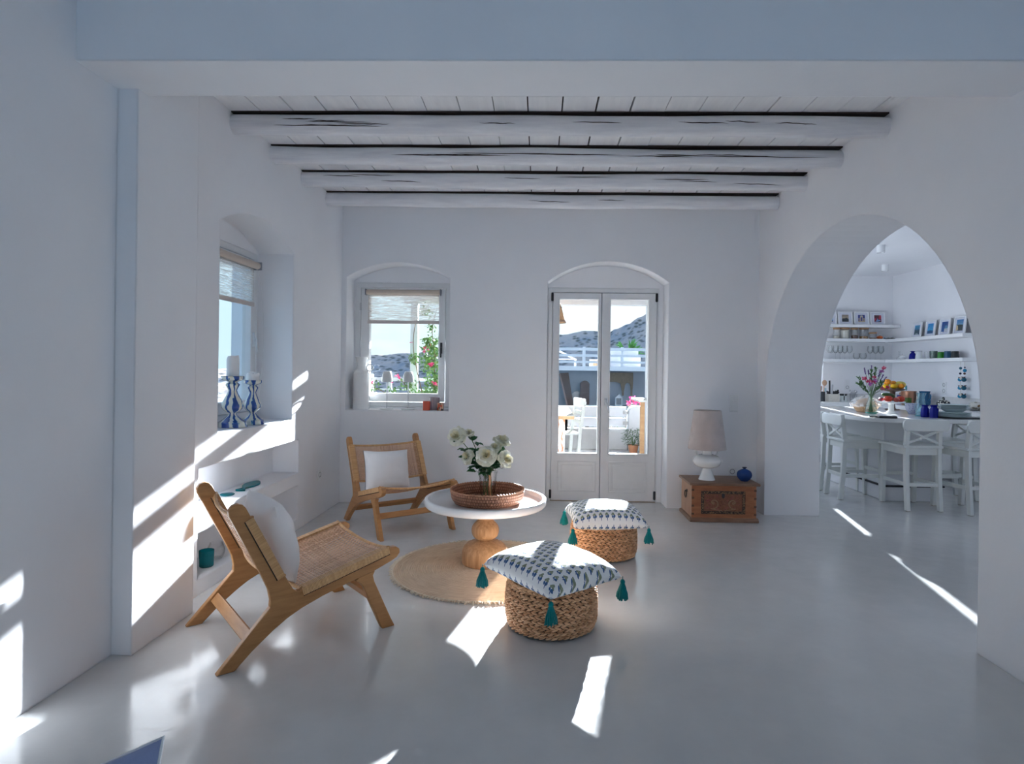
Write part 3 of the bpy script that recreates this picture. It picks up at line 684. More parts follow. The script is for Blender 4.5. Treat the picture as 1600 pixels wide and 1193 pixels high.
# ================================================================== living room
# ---- lounge chairs: s along the seat (back foot = 0), y across, z up
CW = 0.655
def make_lounge(label, loc, rz):
    t = thing('lounge_chair', label, 'chair', loc, rz, 'teak and rattan lounge chairs')
    rail = [(-0.033, 0.0), (0.042, 0.0), (0.115, 0.068), (0.195, 0.130), (0.26, 0.172), (0.33, 0.205), (0.42, 0.236), (0.52, 0.264), (0.62, 0.288), (0.70, 0.307),
            (0.77, 0.331), (0.812, 0.350), (0.828, 0.370), (0.826, 0.390), (0.806, 0.404), (0.775, 0.405), (0.70, 0.386), (0.55, 0.347), (0.40, 0.307), (0.315, 0.285), (0.285, 0.268), (0.20, 0.248), (0.185, 0.238)]
    post = [(0.185, 0.238), (0.24, 0.225), (0.33, 0.262), (0.335, 0.290), (0.305, 0.288), (0.287, 0.302), (0.265, 0.342), (0.10, 0.660), (0.080, 0.700), (0.066, 0.716), (0.045, 0.722), (0.022, 0.714), (0.008, 0.694), (0.012, 0.670), (0.150, 0.385), (0.178, 0.320), (0.188, 0.270)]
    front = [(0.735, 0.0), (0.805, 0.0), (0.782, 0.045), (0.735, 0.150), (0.690, 0.250), (0.682, 0.282), (0.694, 0.304), (0.60, 0.285), (0.588, 0.272), (0.612, 0.258), (0.632, 0.232), (0.662, 0.160), (0.715, 0.040)]
    T = 0.036
    for y0 in (0.0, CW - T):
        obj('side_rail', MB().prism(rail, y0, y0 + T, 'y'), TEAK, t, bevel=0.006)
        obj('back_post', MB().prism(post, y0 + 0.001, y0 + T - 0.001, 'y'), TEAK, t, bevel=0.006)
        obj('front_leg', MB().prism(front, y0 + 0.002, y0 + T - 0.002, 'y'), TEAK, t, bevel=0.006)
    def bar(s, z, w, h, ang):
        M = Matrix.Translation((s, 0, z)) @ Matrix.Rotation(ang, 4, 'Y')
        return MB().box(-w / 2, w / 2, T * 0.5, CW - T * 0.5, -h / 2, h / 2, M)
    obj('stretcher', bar(0.105, 0.118, 0.024, 0.052, radians(42)), TEAK, t, bevel=0.004)
    obj('stretcher', bar(0.690, 0.165, 0.024, 0.046, radians(-20)), TEAK, t, bevel=0.004)
    # woven panels: seat between s=.325 and .765 on the rails, back along the posts
    def panel(p0, p1, sag, nm, nw, wrapnm, sg=1):
        d = Vector((p1[0] - p0[0], 0, p1[1] - p0[1])); L = d.length; d.normalize(); nrm = Vector((-d.z, 0, d.x))
        ya, yb = 0.004, CW - 0.004
        def pt(u, v, off):   # u across, v along
            y = ya + (yb - ya) * u; k = sag * (1 - (2 * u - 1) ** 2) ** 0.9
            return Vector((p0[0], y, p0[1])) + d * (L * v) + nrm * (-k + off)
        m = MB(); wd = 0.0042
        nl = int(L / 0.0145)
        for i in range(nl):
            v = (i + 0.5) / nl; N = 44; base = len(m.v)
            for j in range(N + 1):
                u = 0.03 + 0.94 * j / N; o_ = 0.0014 * (1 if (i + j) % 2 else -1)
                for q in (-1, 1): m.v.append(tuple(pt(u, v, o_) + d * (q * wd * 0.95)))
            for j in range(N):
                a = base + 2 * j; m.face((a, a + 1, a + 3, a + 2))
        nc = int((yb - ya) / 0.0145)
        for i in range(nc):
            u = 0.04 + 0.92 * (i + 0.5) / nc; N = 30; base = len(m.v)
            for j in range(N + 1):
                v = j / N; o_ = 0.0014 * (-1 if (i + j) % 2 else 1)
                for q in (-1, 1): m.v.append(tuple(pt(u + q * wd / (yb - ya), v, o_)))
            for j in range(N):
                a = base + 2 * j; m.face((a, a + 1, a + 3, a + 2))
        o = obj(nm, m, CANE, t, smooth=60, fixn=False)
        so = o.modifiers.new('thick', 'SOLIDIFY'); so.thickness = 0.0016; so.offset = 0
        # binding along both free edges (rolled cane)
        for v in (0.0, 1.0):
            pts = [pt(j / 30, v, 0.0) for j in range(31)]
            e = MB().tube(pts, 0.0085, 10)
            obj('edge_binding', e, WRAP, o)
        # binding round the frame on both sides
        for yy in (0.0, CW - T):
            w = MB()
            q0 = Vector((p0[0], 0, p0[1])) - nrm * 0.004 * sg; q1 = Vector((p1[0], 0, p1[1])) - nrm * 0.004 * sg
            for (A, B, n0, n1) in ((q0, q1, -0.030 * sg, 0.007 * sg),):
                P = [A + nrm * n0, B + nrm * n0, B + nrm * n1, A + nrm * n1]
                for ysd, fl in ((yy - 0.003, 0), (yy + T + 0.003, 1)):
                    b_ = len(w.v); w.v += [(p.x, ysd, p.z) for p in P]; w.face((b_, b_ + 1, b_ + 2, b_ + 3), [(0, 0), (1, 0), (1, 1), (0, 1)])
                b_ = len(w.v); w.v += [(P[3].x, yy - 0.003, P[3].z), (P[2].x, yy - 0.003, P[2].z), (P[2].x, yy + T + 0.003, P[2].z), (P[3].x, yy + T + 0.003, P[3].z)]
                w.face((b_, b_ + 1, b_ + 2, b_ + 3), [(0, 0), (1, 0), (1, 1), (0, 1)])
                for (X, uu) in ((A, 0), (B, 1)):
                    b_ = len(w.v); a1, a2 = X + nrm * n0, X + nrm * n1
                    w.v += [(a1.x, yy - 0.003, a1.z), (a2.x, yy - 0.003, a2.z), (a2.x, yy + T + 0.003, a2.z), (a1.x, yy + T + 0.003, a1.z)]
                    w.face((b_, b_ + 1, b_ + 2, b_ + 3), [(uu, 0), (uu, 0), (uu, 1), (uu, 1)])
            ob = obj('rail_binding', w, WRAP, o, smooth=0)
            # dark stitched slot under the binding
            A = q0 - nrm * 0.032 * sg; B = q1 - nrm * 0.032 * sg
            for ysd in (yy - 0.0015, yy + T + 0.0015):
                st = MB()
                for j in range(60):
                    c = A + (B - A) * ((j + 0.5) / 60); st.ball((c.x, ysd, c.z), 0.0032, 6, 4)
                obj('slot_stitching', st, DARKGAP, o, fixn=False)
        return o
    panel((0.325, 0.296), (0.762, 0.407), 0.036, 'seat_weave', 36, 'a')
    panel((0.247, 0.372), (0.106, 0.655), -0.052, 'back_weave', 26, 'b', -1)
    return t
rz1 = atan2(0.6574, 0.7536)
ch1 = make_lounge('teak lounge chair with rattan weave nearest the camera, seen side on by the shelf niches', (-1.325, 2.535, 0), rz1)
ch2 = dup(ch1, (-1.665, 5.165, 0), radians(-53.2), 'teak lounge chair with rattan weave in the back corner, behind the round table')

# ---- cushions
def pillow(half, thick, n=36, pinch=0.07, wr=0.006, seed=0, low=1.0, lift=0.0, pw=0.9):
    m = MB()
    def side(sg):
        def fn(u, v):
            a, c = 2 * u - 1, 2 * v - 1
            x = half * a * (1 - pinch * (1 - c * c) * abs(a) ** 2); y = half * c * (1 - pinch * (1 - a * a) * abs(c) ** 2)
            k = max(0.0, (1 - abs(a) ** 2.2)) ** 0.5 * max(0.0, (1 - abs(c) ** 2.2)) ** 0.5
            z = (thick if sg > 0 else -thick * low) * k ** pw
            nz = noise.noise(Vector((x * 7 + seed, y * 7, sg * 3))) * 0.7 + noise.noise(Vector((x * 16 + seed, y * 22, sg))) * 0.4
            return (x, y, z + wr * nz * min(1, 3 * k) + lift * (abs(a) ** 3 * abs(c) ** 3))
        return fn
    return m.grid(side(1), n, n).grid(side(-1), n, n)
def lean_pillow(label, chair_loc, rz, y0, tw, seed, zc=0.478, sy=1.0, sides=(1,)):
    C = Matrix.Translation(chair_loc) @ Matrix.Rotation(rz, 4, 'Z')
    up = Vector((-0.27, 0, 0.963)).normalized(); nx = Vector((0, 1, 0)); nz = nx.cross(up) * -1
    ctr = Vector((0.290, y0, zc))
    Rm = Matrix((( nx.x, up.x, nx.cross(up).x, ctr.x), (nx.y, up.y, nx.cross(up).y, ctr.y), (nx.z, up.z, nx.cross(up).z, ctr.z), (0, 0, 0, 1)))
    M = C @ Rm @ Matrix.Rotation(tw, 4, 'Z') @ Matrix.Diagonal((1, sy, 1, 1))
    o = obj('cushion', pillow(0.200, 0.098, seed=seed, wr=0.010), LINEN)
    o.matrix_world = M
    tag(o, label, 'cushion', 'white cushions on the lounge chairs')
    for a in sides:
        st = MB()
        for j in range(34):
            c = 2 * (j + 0.5) / 34 - 1
            st.ball((0.201 * a * (1 - 0.07 * (1 - c * c)), 0.2 * c, 0), 0.0042, 6, 4)
        obj('edge_stitching', st, NAVY, o, fixn=False)
    return o
lean_pillow('white linen cushion leaning in the nearest lounge chair, seen from its side', (-1.325, 2.535, 0), rz1, 0.335, 0.06, 3)
lean_pillow('white linen cushion with dark edge stitching in the back corner lounge chair', (-1.665, 5.165, 0), radians(-53.2), 0.262, -0.04, 11, 0.440, 0.90, (-1,))

# ---- rug
b = MB(); prof = [(0.001, 0.006)]
nr = 44
for i in range(nr):
    r0 = 0.012 + 0.592 * i / nr; dr = 0.592 / nr
    prof += [(r0 + dr * 0.1, 0.0075), (r0 + dr * 0.5, 0.0125), (r0 + dr * 0.92, 0.0075)]
prof += [(0.612, 0.010), (0.618, 0.002)]
b.lathe(prof, 120, rf=lambda a, z: 1 + 0.004 * sin(9 * a) + 0.003 * sin(23 * a))
RUG = obj('round_rug', b, None or (lambda: (lambda t: t)(0))() or JUTE, None, (-0.33, 3.985, 0), fixn=False)
def m_rug():
    t = NT('round_jute_rug'); tc = t.coord('UV', (1, 1, 1)); sp = t.add('SeparateXYZ'); t.link(tc, sp.inputs[0])
    n = t.noise(t.coord('UV', (26, 220, 1)), 1.0, 3); n2 = t.noise(t.coord('Object', (1, 1, 0)), 7, 4)
    tw = t.val('SINE', t.val('ADD', t.val('MULTIPLY', sp.outputs[0], 700.0), t.val('MULTIPLY', sp.outputs[1], 900.0)))
    f = t.val('ADD', t.val('MULTIPLY', n, 0.75), t.val('MULTIPLY', n2, 0.25))
    col = t.ramp(f, [(0.26, (0.34, 0.24, 0.17)), (0.38, (0.62, 0.47, 0.34)), (0.66, (0.80, 0.66, 0.51))])
    t.bsdf(col, 0.95, 0, t.val('ADD', t.val('MULTIPLY', tw, 0.4), n), 0.5, 0.004, 0.1); return t.m
RUG.data.materials[0] = m_rug()
tag(RUG, 'round braided jute rug under the white pedestal table', 'rug')
fr = MB(); random.seed(5)
for i in range(620):
    a = 2 * pi * i / 620 + R(-.004, .004); r0 = 0.606; r1 = 0.628 + R(-0.012, 0.016); w = R(-0.03, 0.03)
    fr.tube([(r0 * cos(a), r0 * sin(a), 0.008), ((r0 + r1) / 2 * cos(a + w / 2), (r0 + r1) / 2 * sin(a + w / 2), 0.010 + R(0, .006)), (r1 * cos(a + w), r1 * sin(a + w), 0.003)], [0.0035, 0.003, 0.0015], 4)
o = obj('fringe', fr, plain('cream_fringe', (0.70, 0.62, 0.50), 0.95), RUG, fixn=False); o['kind'] = 'stuff'

# ---- pedestal table
TX, TY = -0.348, 4.06
t = thing('coffee_table', 'round white coffee table on a turned wooden pedestal, standing on the rug', 'table', (TX, TY, 0.0125))
ped = catmull([(0.150, 0), (0.155, 0.012), (0.156, 0.065), (0.150, 0.095), (0.128, 0.125), (0.090, 0.145), (0.058, 0.156), (0.058, 0.162), (0.082, 0.180), (0.093, 0.215), (0.086, 0.250), (0.062, 0.278), (0.050, 0.290), (0.050, 0.297), (0.075, 0.318), (0.12, 0.352), (0.15, 0.385)], 4)
obj('pedestal', MB().lathe([(0.001, 0)] + ped + [(0.001, 0.385)], 56), RUST, t, smooth=60)
top = [(0.001, 0.385), (0.36, 0.385), (0.398, 0.390), (0.408, 0.400), (0.409, 0.436), (0.404, 0.441), (0.386, 0.441), (0.382, 0.436), (0.380, 0.420), (0.372, 0.413), (0.001, 0.412)]
obj('tabletop', MB().lathe(top, 96), PAINT2, t, smooth=50)
ZT = 0.0125 + 0.412

# ---- tray, vase and roses
prof = catmull([(0.001, 0.0), (0.20, 0.0), (0.222, 0.006), (0.240, 0.030), (0.246, 0.060), (0.250, 0.078), (0.245, 0.086), (0.236, 0.080), (0.230, 0.058), (0.222, 0.028), (0.206, 0.012), (0.001, 0.010)], 4)
tray = obj('wicker_tray', MB().lathe(prof, 110), TRAYM, None, (TX + 0.012, TY - 0.01, ZT), smooth=60)
tag(tray, 'round reddish brown wicker tray on the white pedestal table', 'tray')
rim = MB()
for i in range(72):
    a = 2 * pi * i / 72; a2 = a + 0.16
    rim.tube([(0.243 * cos(a), 0.243 * sin(a), 0.080), (0.246 * cos((a + a2) / 2), 0.246 * sin((a + a2) / 2), 0.091), (0.243 * cos(a2), 0.243 * sin(a2), 0.081)], 0.0055, 6)
obj('twisted_rim', rim, m_strand('rattan_rim', (0.34, 0.15, 0.08), (0.55, 0.29, 0.18)), tray, fixn=False)
obj('handle', MB().tube([(0.10, -0.03, 0.016), (0.07, -0.035, 0.022), (0.04, -0.03, 0.014)], 0.006, 8), m_strand('rattan_rim', (0.34, 0.15, 0.08), (0.55, 0.29, 0.18)), tray)
VZ = ZT + 0.0105; VX, VY = TX + 0.010, TY + 0.03
vp = [(0.001, 0.0), (0.043, 0.0), (0.046, 0.004), (0.054, 0.06), (0.0615, 0.165), (0.066, 0.180), (0.0665, 0.190), (0.064, 0.1905), (0.060, 0.178), (0.056, 0.16), (0.049, 0.06), (0.042, 0.016), (0.001, 0.015)]
vase = obj('glass_vase', MB().lathe(vp, 40), CLEAR, None, (VX, VY, VZ), smooth=60)
tag(vase, 'clear glass vase holding cream roses, standing in the wicker tray', 'vase')
obj('water', MB().lathe([(0.001, 0.017), (0.0415, 0.018), (0.0485, 0.06), (0.0522, 0.10), (0.001, 0.10)], 32), WATER, vase)

def rose_bloom(c, axis, r, seed):
    random.seed(seed); m = MB(); ax = Vector(axis).normalized(); Q = Vector((0, 0, 1)).rotation_difference(ax).to_matrix().to_4x4()
    Q = Matrix.Translation(c) @ Q
    def petal(a0, spread, r0, r1, h0, h1, roll, mi):
        m.cur = mi
        def fn(u, v):
            uu = 2 * u - 1; a = a0 + uu * spread * (0.55 + 0.45 * sin(pi * min(1, v * 0.75 + .2)))
            rr = r0 + (r1 - r0) * v ** 0.8 + roll * max(0, v - 0.6) * 1.6 - 0.06 * r * uu * uu * v
            z = h0 + (h1 - h0) * v - (uu * uu) * 0.22 * r * v - roll * max(0, v - 0.6) * 1.5
            k = 1 + (0.05 + 0.10 * v) * noise.noise(Vector((a * 2.5, v * 3, seed + ring)))
            return (rr * cos(a) * k, rr * sin(a) * k, z * k)
        m.grid(fn, 6, 5, False, Q)
    for ring, (n, sp, r0, r1, h0, h1, roll, mi) in enumerate([(3, 1.7, 0.02, 0.12, 0.1, 0.74, 0.02, 1), (4, 1.4, 0.04, 0.24, 0.05, 0.80, 0.06, 1), (5, 1.2, 0.08, 0.40, 0.0, 0.80, 0.12, 1), (5, 1.05, 0.12, 0.56, -0.08, 0.74, 0.20, 0), (6, 0.92, 0.16, 0.72, -0.16, 0.62, 0.28, 0), (7, 0.80, 0.20, 0.84, -0.24, 0.46, 0.32, 0), (7, 0.74, 0.24, 0.92, -0.3, 0.26, 0.30, 0)]):
        off = R(0, 6)
        for i in range(n): petal(off + 2 * pi * i / n + R(-.16, .16), sp, r0 * r, r1 * r * R(0.88, 1.10), h0 * r, h1 * r * R(0.86, 1.10), roll * r, mi)
    return m
roses = [  # bloom x, y, z (world), axis, radius, label, stem foot
    ((-0.535, 3.99, 0.868), (-0.35, -0.8, 0.35), 0.062, 'cream rose leaning farthest out, above the others on the table-window side'),
    ((-0.472, 4.10, 0.878), (0.2, -0.4, 0.7), 0.034, 'small cream rose tucked behind the outermost rose'),
    ((-0.338, 3.93, 0.748), (0.0, -0.8, 0.5), 0.064, 'fully open cream rose with yellow heart in the middle of the bunch'),
    ((-0.245, 4.06, 0.828), (0.25, -0.3, 0.9), 0.056, 'white rose standing tallest on the door side of the bunch'),
    ((-0.285, 4.02, 0.790), (-0.15, -0.5, 0.8), 0.040, 'white rose half open between the middle rose and the tall one'),
    ((-0.215, 3.96, 0.725), (0.55, -0.6, 0.35), 0.055, 'cream rose hanging lowest towards the door'),
    ((-0.462, 3.99, 0.730), (-0.6, -0.6, 0.3), 0.050, 'cream rose drooping below the outermost rose, beside the glass rim'),
]
random.seed(21)
for i, (c, ax, r, lab) in enumerate(roses):
    t = thing('rose', lab, 'rose', (VX, VY, VZ + 0.02), 0, 'cream roses in the glass vase')
    base = Vector((VX, VY, VZ + 0.02)); cl = Vector(c) - base; ax = Vector(ax).normalized()
    obj('bloom', rose_bloom(tuple(cl), ax, r, i), [PETAL, PETALC], t, smooth=80, fixn=False)
    a = R(0, 6); foot = Vector((0.028 * cos(a), 0.028 * sin(a), 0.0)); neck = Vector((0.036 * cl.x / (abs(cl.x) + .05), 0.036 * (cl.y) / (abs(cl.y) + .05), 0.172))
    end = cl - ax * r * 0.1
    pts = catmull([tuple(foot), tuple((foot + neck) * .5 + Vector((0, 0, 0.01))), tuple(neck), tuple(neck.lerp(end, .5) + Vector((0, 0, 0.012))), tuple(end)], 5)
    obj('stem', MB().tube(pts, 0.0026, 6), STEMG, t)
    sep = MB()
    for q in range(5):
        aa = 2 * pi * q / 5; dd = (ax.orthogonal().normalized() * cos(aa) + ax.cross(ax.orthogonal().normalized()) * sin(aa)) - ax * 0.25
        sep.leafq(end, dd, ax, r * 0.75, r * 0.22)
    obj('sepals', sep, LEAF, t, smooth=0, fixn=False)
    lf = 6 if r > 0.045 else 3
    for q in range(lf):
        f = R(0.30, 0.86); p = neck.lerp(end, f); aa = R(0, 2 * pi)
        d0 = Vector((cos(aa), sin(aa) * 0.8 - 0.3, R(-0.15, 0.5))).normalized()
        lm = MB()
        lm.tube([p, p + d0 * 0.03], 0.0012, 4)
        for (off, ang) in ((0.030, 0), (0.018, 0.9), (0.018, -0.9)):
            dd = Matrix.Rotation(ang, 3, 'Z') @ d0; lm.leafq(p + d0 * off, dd, (R(-.4, .4), R(-.6, .2), 1), R(0.048, 0.066), R(0.034, 0.044))
        obj('leaf', lm, LEAF, t, smooth=0, fixn=False)
# leafy sprig without a bloom
t = thing('rose_sprig', 'leafy rose sprig without a bloom filling the middle of the vase', 'sprig', (VX, VY, VZ + 0.02))
obj('stem', MB().tube([(0, 0, 0), (0.0, -0.01, 0.10), (0.005, -0.03, 0.22), (-0.02, -0.05, 0.33)], 0.0026, 6), STEMG, t)
obj('bare_cane', MB().tube([(0.02, -0.01, 0.0), (0.012, -0.03, 0.15), (0.012, -0.03, 0.172)], 0.006, 8), plain('cut_cane', (0.42, 0.26, 0.14), 0.7), t)
random.seed(77)
for q in range(46):
    z = R(0.17, 0.31); aa = 2 * pi * q / 22 + R(-.2, .2); rr = R(0.01, 0.085)
    p = Vector((rr * cos(aa) - 0.01, rr * sin(aa) - 0.02, z)); d0 = Vector((cos(aa), sin(aa) - 0.35, R(-0.25, 0.55))).normalized()
    lm = MB(); lm.tube([p * 0.7, p, p + d0 * 0.02], 0.0012, 4)
    for (off, ang) in ((0.026, 0), (0.014, 0.8), (0.014, -0.8)): lm.leafq(p + d0 * off, Matrix.Rotation(ang, 3, 'Z') @ d0, (R(-.5, .5), R(-.8, .1), 1), R(0.046, 0.064), R(0.032, 0.042))
    obj('leaf', lm, LEAF, t, smooth=0, fixn=False)

# ---- braided poufs
def make_pouf(label, loc, rz):
    t = thing('braided_pouf', label, 'pouf', loc, rz, 'braided water hyacinth poufs')
    H, RB = 0.245, 0.238
    def rad(z): k = 2 * (z / H) - 1; return RB * (1 - 0.10 * abs(k) ** 3.2)
    core = [(0.001, 0.004)] + [(rad(z) - 0.010, z) for z in [0.006 + (H - 0.022) * i / 12 for i in range(13)]] + [(0.001, H - 0.012)]
    obj('core', MB().lathe(core, 40), CORE, t)
    m = MB(); random.seed(9); rows = 10
    def lump(p, tdir, n, up, L, w, th):
        x, y, z = tdir.normalized(), n, up
        def fn(u, v):
            a, q = 2 * pi * u, v * 2 - 1; e = sqrt(max(0, 1 - q * q)) ** 0.8
            return p + x * (L * q) + y * (th * e * cos(a)) + x.cross(y) * (w * e * sin(a))
        m.grid(fn, 7, 5, True)
    for k in range(rows):
        z = 0.012 + (H - 0.024) * (k + 0.5) / rows; rr = rad(z); n = 46; hh = (H - 0.024) / rows
        for i in range(n):
            for s in (-1, 1):
                a = 2 * pi * (i + (0.5 if s > 0 else 0) + 0.3 * (k % 2)) / n + R(-.01, .01)
                nn = Vector((cos(a), sin(a), 0)); tt = Vector((-sin(a), cos(a), 0)); p = nn * (rr - 0.004 + R(-.0015, .0015)) + Vector((0, 0, z + s * hh * 0.22))
                lump(p, tt + Vector((0, 0, -s * 0.30)), nn, None, 0.0200 * rr / RB * R(.97, 1.06), 0.0056, 0.0085)
    # flat top spiral
    for k in range(9):
        rr = 0.215 * (1 - k / 9.5); n = max(6, int(46 * rr / 0.238))
        for i in range(n):
            for s in (-1, 1):
                a = 2 * pi * (i + (0.5 if s > 0 else 0)) / n; nn = Vector((cos(a), sin(a), 0)); tt = Vector((-sin(a), cos(a), 0))
                lump(nn * (rr + s * 0.0055) + Vector((0, 0, H - 0.008)), tt + nn * (-s * 0.5), Vector((0, 0, 1)), None, 0.021, 0.007, 0.007)
    obj('braided_cover', m, BRAID, t, smooth=80, fixn=False)
    return t
pf = make_pouf('braided pouf nearest the camera, in front of the table under a tasselled cushion', (0.080, 3.135, 0), 0.0)
dup(pf, (0.480, 4.345, 0), 1.1, 'braided pouf farther back near the glazed door under a tasselled cushion')

def tassel_cushion(label, loc, rz, tilt, seed, seeds):
    t = obj('tassel_cushion', pillow(0.253, 0.088, n=44, pinch=0.060, wr=0.005, seed=seed, low=0.95, lift=-0.022, pw=0.68), MOTIF, None, loc)
    t.rotation_euler = (Matrix.Rotation(tilt[1], 3, 'Y') @ Matrix.Rotation(tilt[0], 3, 'X') @ Matrix.Rotation(rz, 3, 'Z')).to_euler()
    tag(t, label, 'cushion', 'block printed cushions with teal tassels')
    bpy.context.view_layer.update()
    Rt = t.rotation_euler.to_matrix().inverted()
    for k, (a, c) in enumerate(((-1, -1), (1, -1), (1, 1), (-1, 1))):
        tip = Vector((0.253 * a, 0.253 * c, -0.022)); down = Rt @ Vector((0, 0, -1))
        out = Vector((a, c, 0)).normalized(); p0 = tip + out * 0.004
        Q = Matrix.Translation(p0 + down * 0.012) @ Vector((0, 0, -1)).rotation_difference(down).to_matrix().to_4x4()
        m = MB()
        m.tube([Vector((0, 0, 0.014)), Vector((0, 0, -0.004))], 0.002, 6, Q)
        m.lathe([(0.001, 0.001), (0.008, -0.002), (0.0125, -0.010), (0.0125, -0.017), (0.009, -0.023), (0.0085, -0.027)], 16, Q)
        random.seed(seed + k)
        ta = obj('tassel', m, TEAL, t)
        sk = MB()
        for i in range(64):
            aa = 2 * pi * i / 64 + R(-.05, .05); q = sqrt(R(0.35, 1)); r1 = (0.033 if i % 2 else 0.026) * q
            L = R(0.088, 0.104)
            sk.tube([(0.008 * cos(aa) * q, 0.008 * sin(aa) * q, -0.020), (0.016 * cos(aa) * q, 0.016 * sin(aa) * q, -0.042), (r1 * 0.86 * cos(aa), r1 * 0.86 * sin(aa), -0.072), (r1 * cos(aa + R(-.1, .1)), r1 * sin(aa), -L)], [0.003, 0.0036, 0.0034, 0.0028], 5, Q)
        obj('strands', sk, TEAL, ta, fixn=False)
    return t
tassel_cushion('block printed cushion with teal tassels on the nearest pouf', (0.083, 3.105, 0.306), radians(-47), (radians(1.5), radians(3.0)), 2, 0)
tassel_cushion('block printed cushion with teal tassels on the pouf near the glazed door', (0.478, 4.290, 0.298), radians(4), (radians(0), radians(-0.5)), 8, 0)

# ---- chest, lamp, blue vase
CX0, CX1, CY0, CY1 = 1.362, 1.925, 5.335, 5.72
t = thing('wooden_chest', 'carved antique wooden chest against the back wall right of the door', 'chest', ((CX0 + CX1) / 2, (CY0 + CY1) / 2, 0))
hw, hd = (CX1 - CX0) / 2, (CY1 - CY0) / 2
obj('plinth', MB().prism([(-hd - 0.022, 0), (hd + 0.01, 0), (hd + 0.01, 0.020), (hd, 0.034), (-hd - 0.004, 0.036), (-hd - 0.012, 0.026), (-hd - 0.022, 0.022)], -hw - 0.018, hw + 0.018, 'x'), CHESTL, t, bevel=0.004)
obj('box_front', MB().box(-hw, hw, -hd, -hd + 0.02, 0.030, 0.325), CHESTF, t, bevel=0.003)
obj('box_sides', MB().box(-hw, -hw + 0.02, -hd + 0.018, hd, 0.030, 0.325).box(hw - 0.02, hw, -hd + 0.018, hd, 0.030, 0.325).box(-hw, hw, hd - 0.02, hd, 0.030, 0.325), CHESTS, t, bevel=0.002)
obj('lid', MB().prism([(-hd - 0.028, 0.322), (hd + 0.004, 0.322), (hd + 0.004, 0.343), (-hd - 0.016, 0.343), (-hd - 0.028, 0.338), (-hd - 0.033, 0.330)], -hw - 0.026, hw + 0.026, 'x'), CHESTL, t, bevel=0.006)
dv = MB()
for zz in (0.06, 0.13, 0.20, 0.27):
    for sx in (-1, 1): dv.box(sx * hw - (0 if sx > 0 else 0.001) - (0.020 if sx > 0 else 0), sx * hw + (0.020 if sx < 0 else 0.001), -hd - 0.001, -hd + 0.01, zz, zz + 0.018)
obj('dovetail', dv, m_wood('chest_dark', (0.07, 0.035, 0.022), (0.14, 0.07, 0.04)), t)
PX0, PX1, PZ0, PZ1 = -0.200, 0.183, 0.072, 0.272
cp = MB()
cp.box(PX0, PX1, -hd - 0.003, -hd + 0.001, PZ0, PZ1)
pan = obj('carved_panel', cp, CARV2, t)
fb = MB().prism([(PX0, PZ0), (PX1, PZ0), (PX1, PZ1), (PX0, PZ1)], -hd - 0.007, -hd, 'y', holes=[[(PX0 + 0.024, PZ0 + 0.024), (PX1 - 0.024, PZ0 + 0.024), (PX1 - 0.024, PZ1 - 0.024), (PX0 + 0.024, PZ1 - 0.024)]])
obj('fretted_border', fb, CARVE, pan, smooth=0)
random.seed(4)
chips = MB()
for i in range(46):
    u = i / 46 * 4; sd = int(u); f = u - sd
    w, h = PX1 - PX0 - 0.024, PZ1 - PZ0 - 0.024
    px, pz = [(PX0 + 0.012 + w * f, PZ0 + 0.012), (PX1 - 0.012, PZ0 + 0.012 + h * f), (PX1 - 0.012 - w * f, PZ1 - 0.012), (PX0 + 0.012, PZ1 - 0.012 - h * f)][sd]
    chips.ball((px, -hd - 0.007, pz), 0.005, 6, 4, (R(.6, 1.6), 0.5, R(.5, 1.1)))
obj('border_chips', chips, CARV3, pan, fixn=False)
cx, czm = (PX0 + PX1) / 2, (PZ0 + PZ1) / 2
for s in (-1, 1):
    sc = MB(); pts = []
    for i in range(40):
        q = i / 39; a = -1.2 - q * 5.2; rr = 0.052 - 0.040 * q
        pts.append((cx + s * (0.088 + rr * cos(a) * 1.05), -hd - 0.006, czm - 0.006 + rr * sin(a)))
    pts = [(cx + s * 0.012, -hd - 0.006, PZ0 + 0.030), (cx + s * 0.05, -hd - 0.006, PZ0 + 0.034)] + pts
    sc.tube(pts, [0.004 + 0.002 * sin(pi * i / len(pts)) for i in range(len(pts))], 6)
    for i in range(7):
        a = 2 * pi * i / 7; sc.ball((cx + s * 0.088 + 0.008 * cos(a), -hd - 0.005, czm - 0.006 + 0.008 * sin(a)), 0.005, 6, 4)
    obj('scroll', sc, CARV3, pan, fixn=False)
    lf = MB()
    for i in range(26): lf.ball((cx + s * R(0.02, 0.15), -hd - 0.003, czm + R(-0.06, 0.062)), 0.009, 7, 4, (R(.5, 1.3), 0.4, R(.4, 1)))
    obj('carved_leaf', lf, m_wood('carved_leaf_red', (0.20, 0.05, 0.05), (0.30, 0.12, 0.08)), pan, fixn=False)
ur = MB().lathe([(0.006, 0), (0.014, 0.004), (0.010, 0.012), (0.026, 0.030), (0.030, 0.042), (0.012, 0.050), (0.020, 0.075), (0.006, 0.09)], 16, Matrix.Translation((cx, -hd - 0.002, PZ0 + 0.034)) @ Matrix.Diagonal((1, 0.3, 1, 1)))
obj('urn', ur, CARV2, pan)
obj('lock_plate', MB().ball((cx, -hd - 0.002, 0.236), 0.020, 12, 8, (0.75, 0.2, 1.5)), DKMET, t)
ring = MB()
for M0 in (Matrix.Translation((-hw - 0.008, -0.02, 0.222)),):
    ring.tube([M0 @ Vector((-0.006, 0.030 * cos(2 * pi * i / 20), 0.032 * sin(2 * pi * i / 20) - 0.012)) for i in range(21)], 0.0045, 8)
obj('ring_handle', ring, DKMET, t)
obj('handle_plate', MB().box(-hw - 0.004, -hw, -0.038, 0.0, 0.228, 0.252), DKMET, t, bevel=0.002)

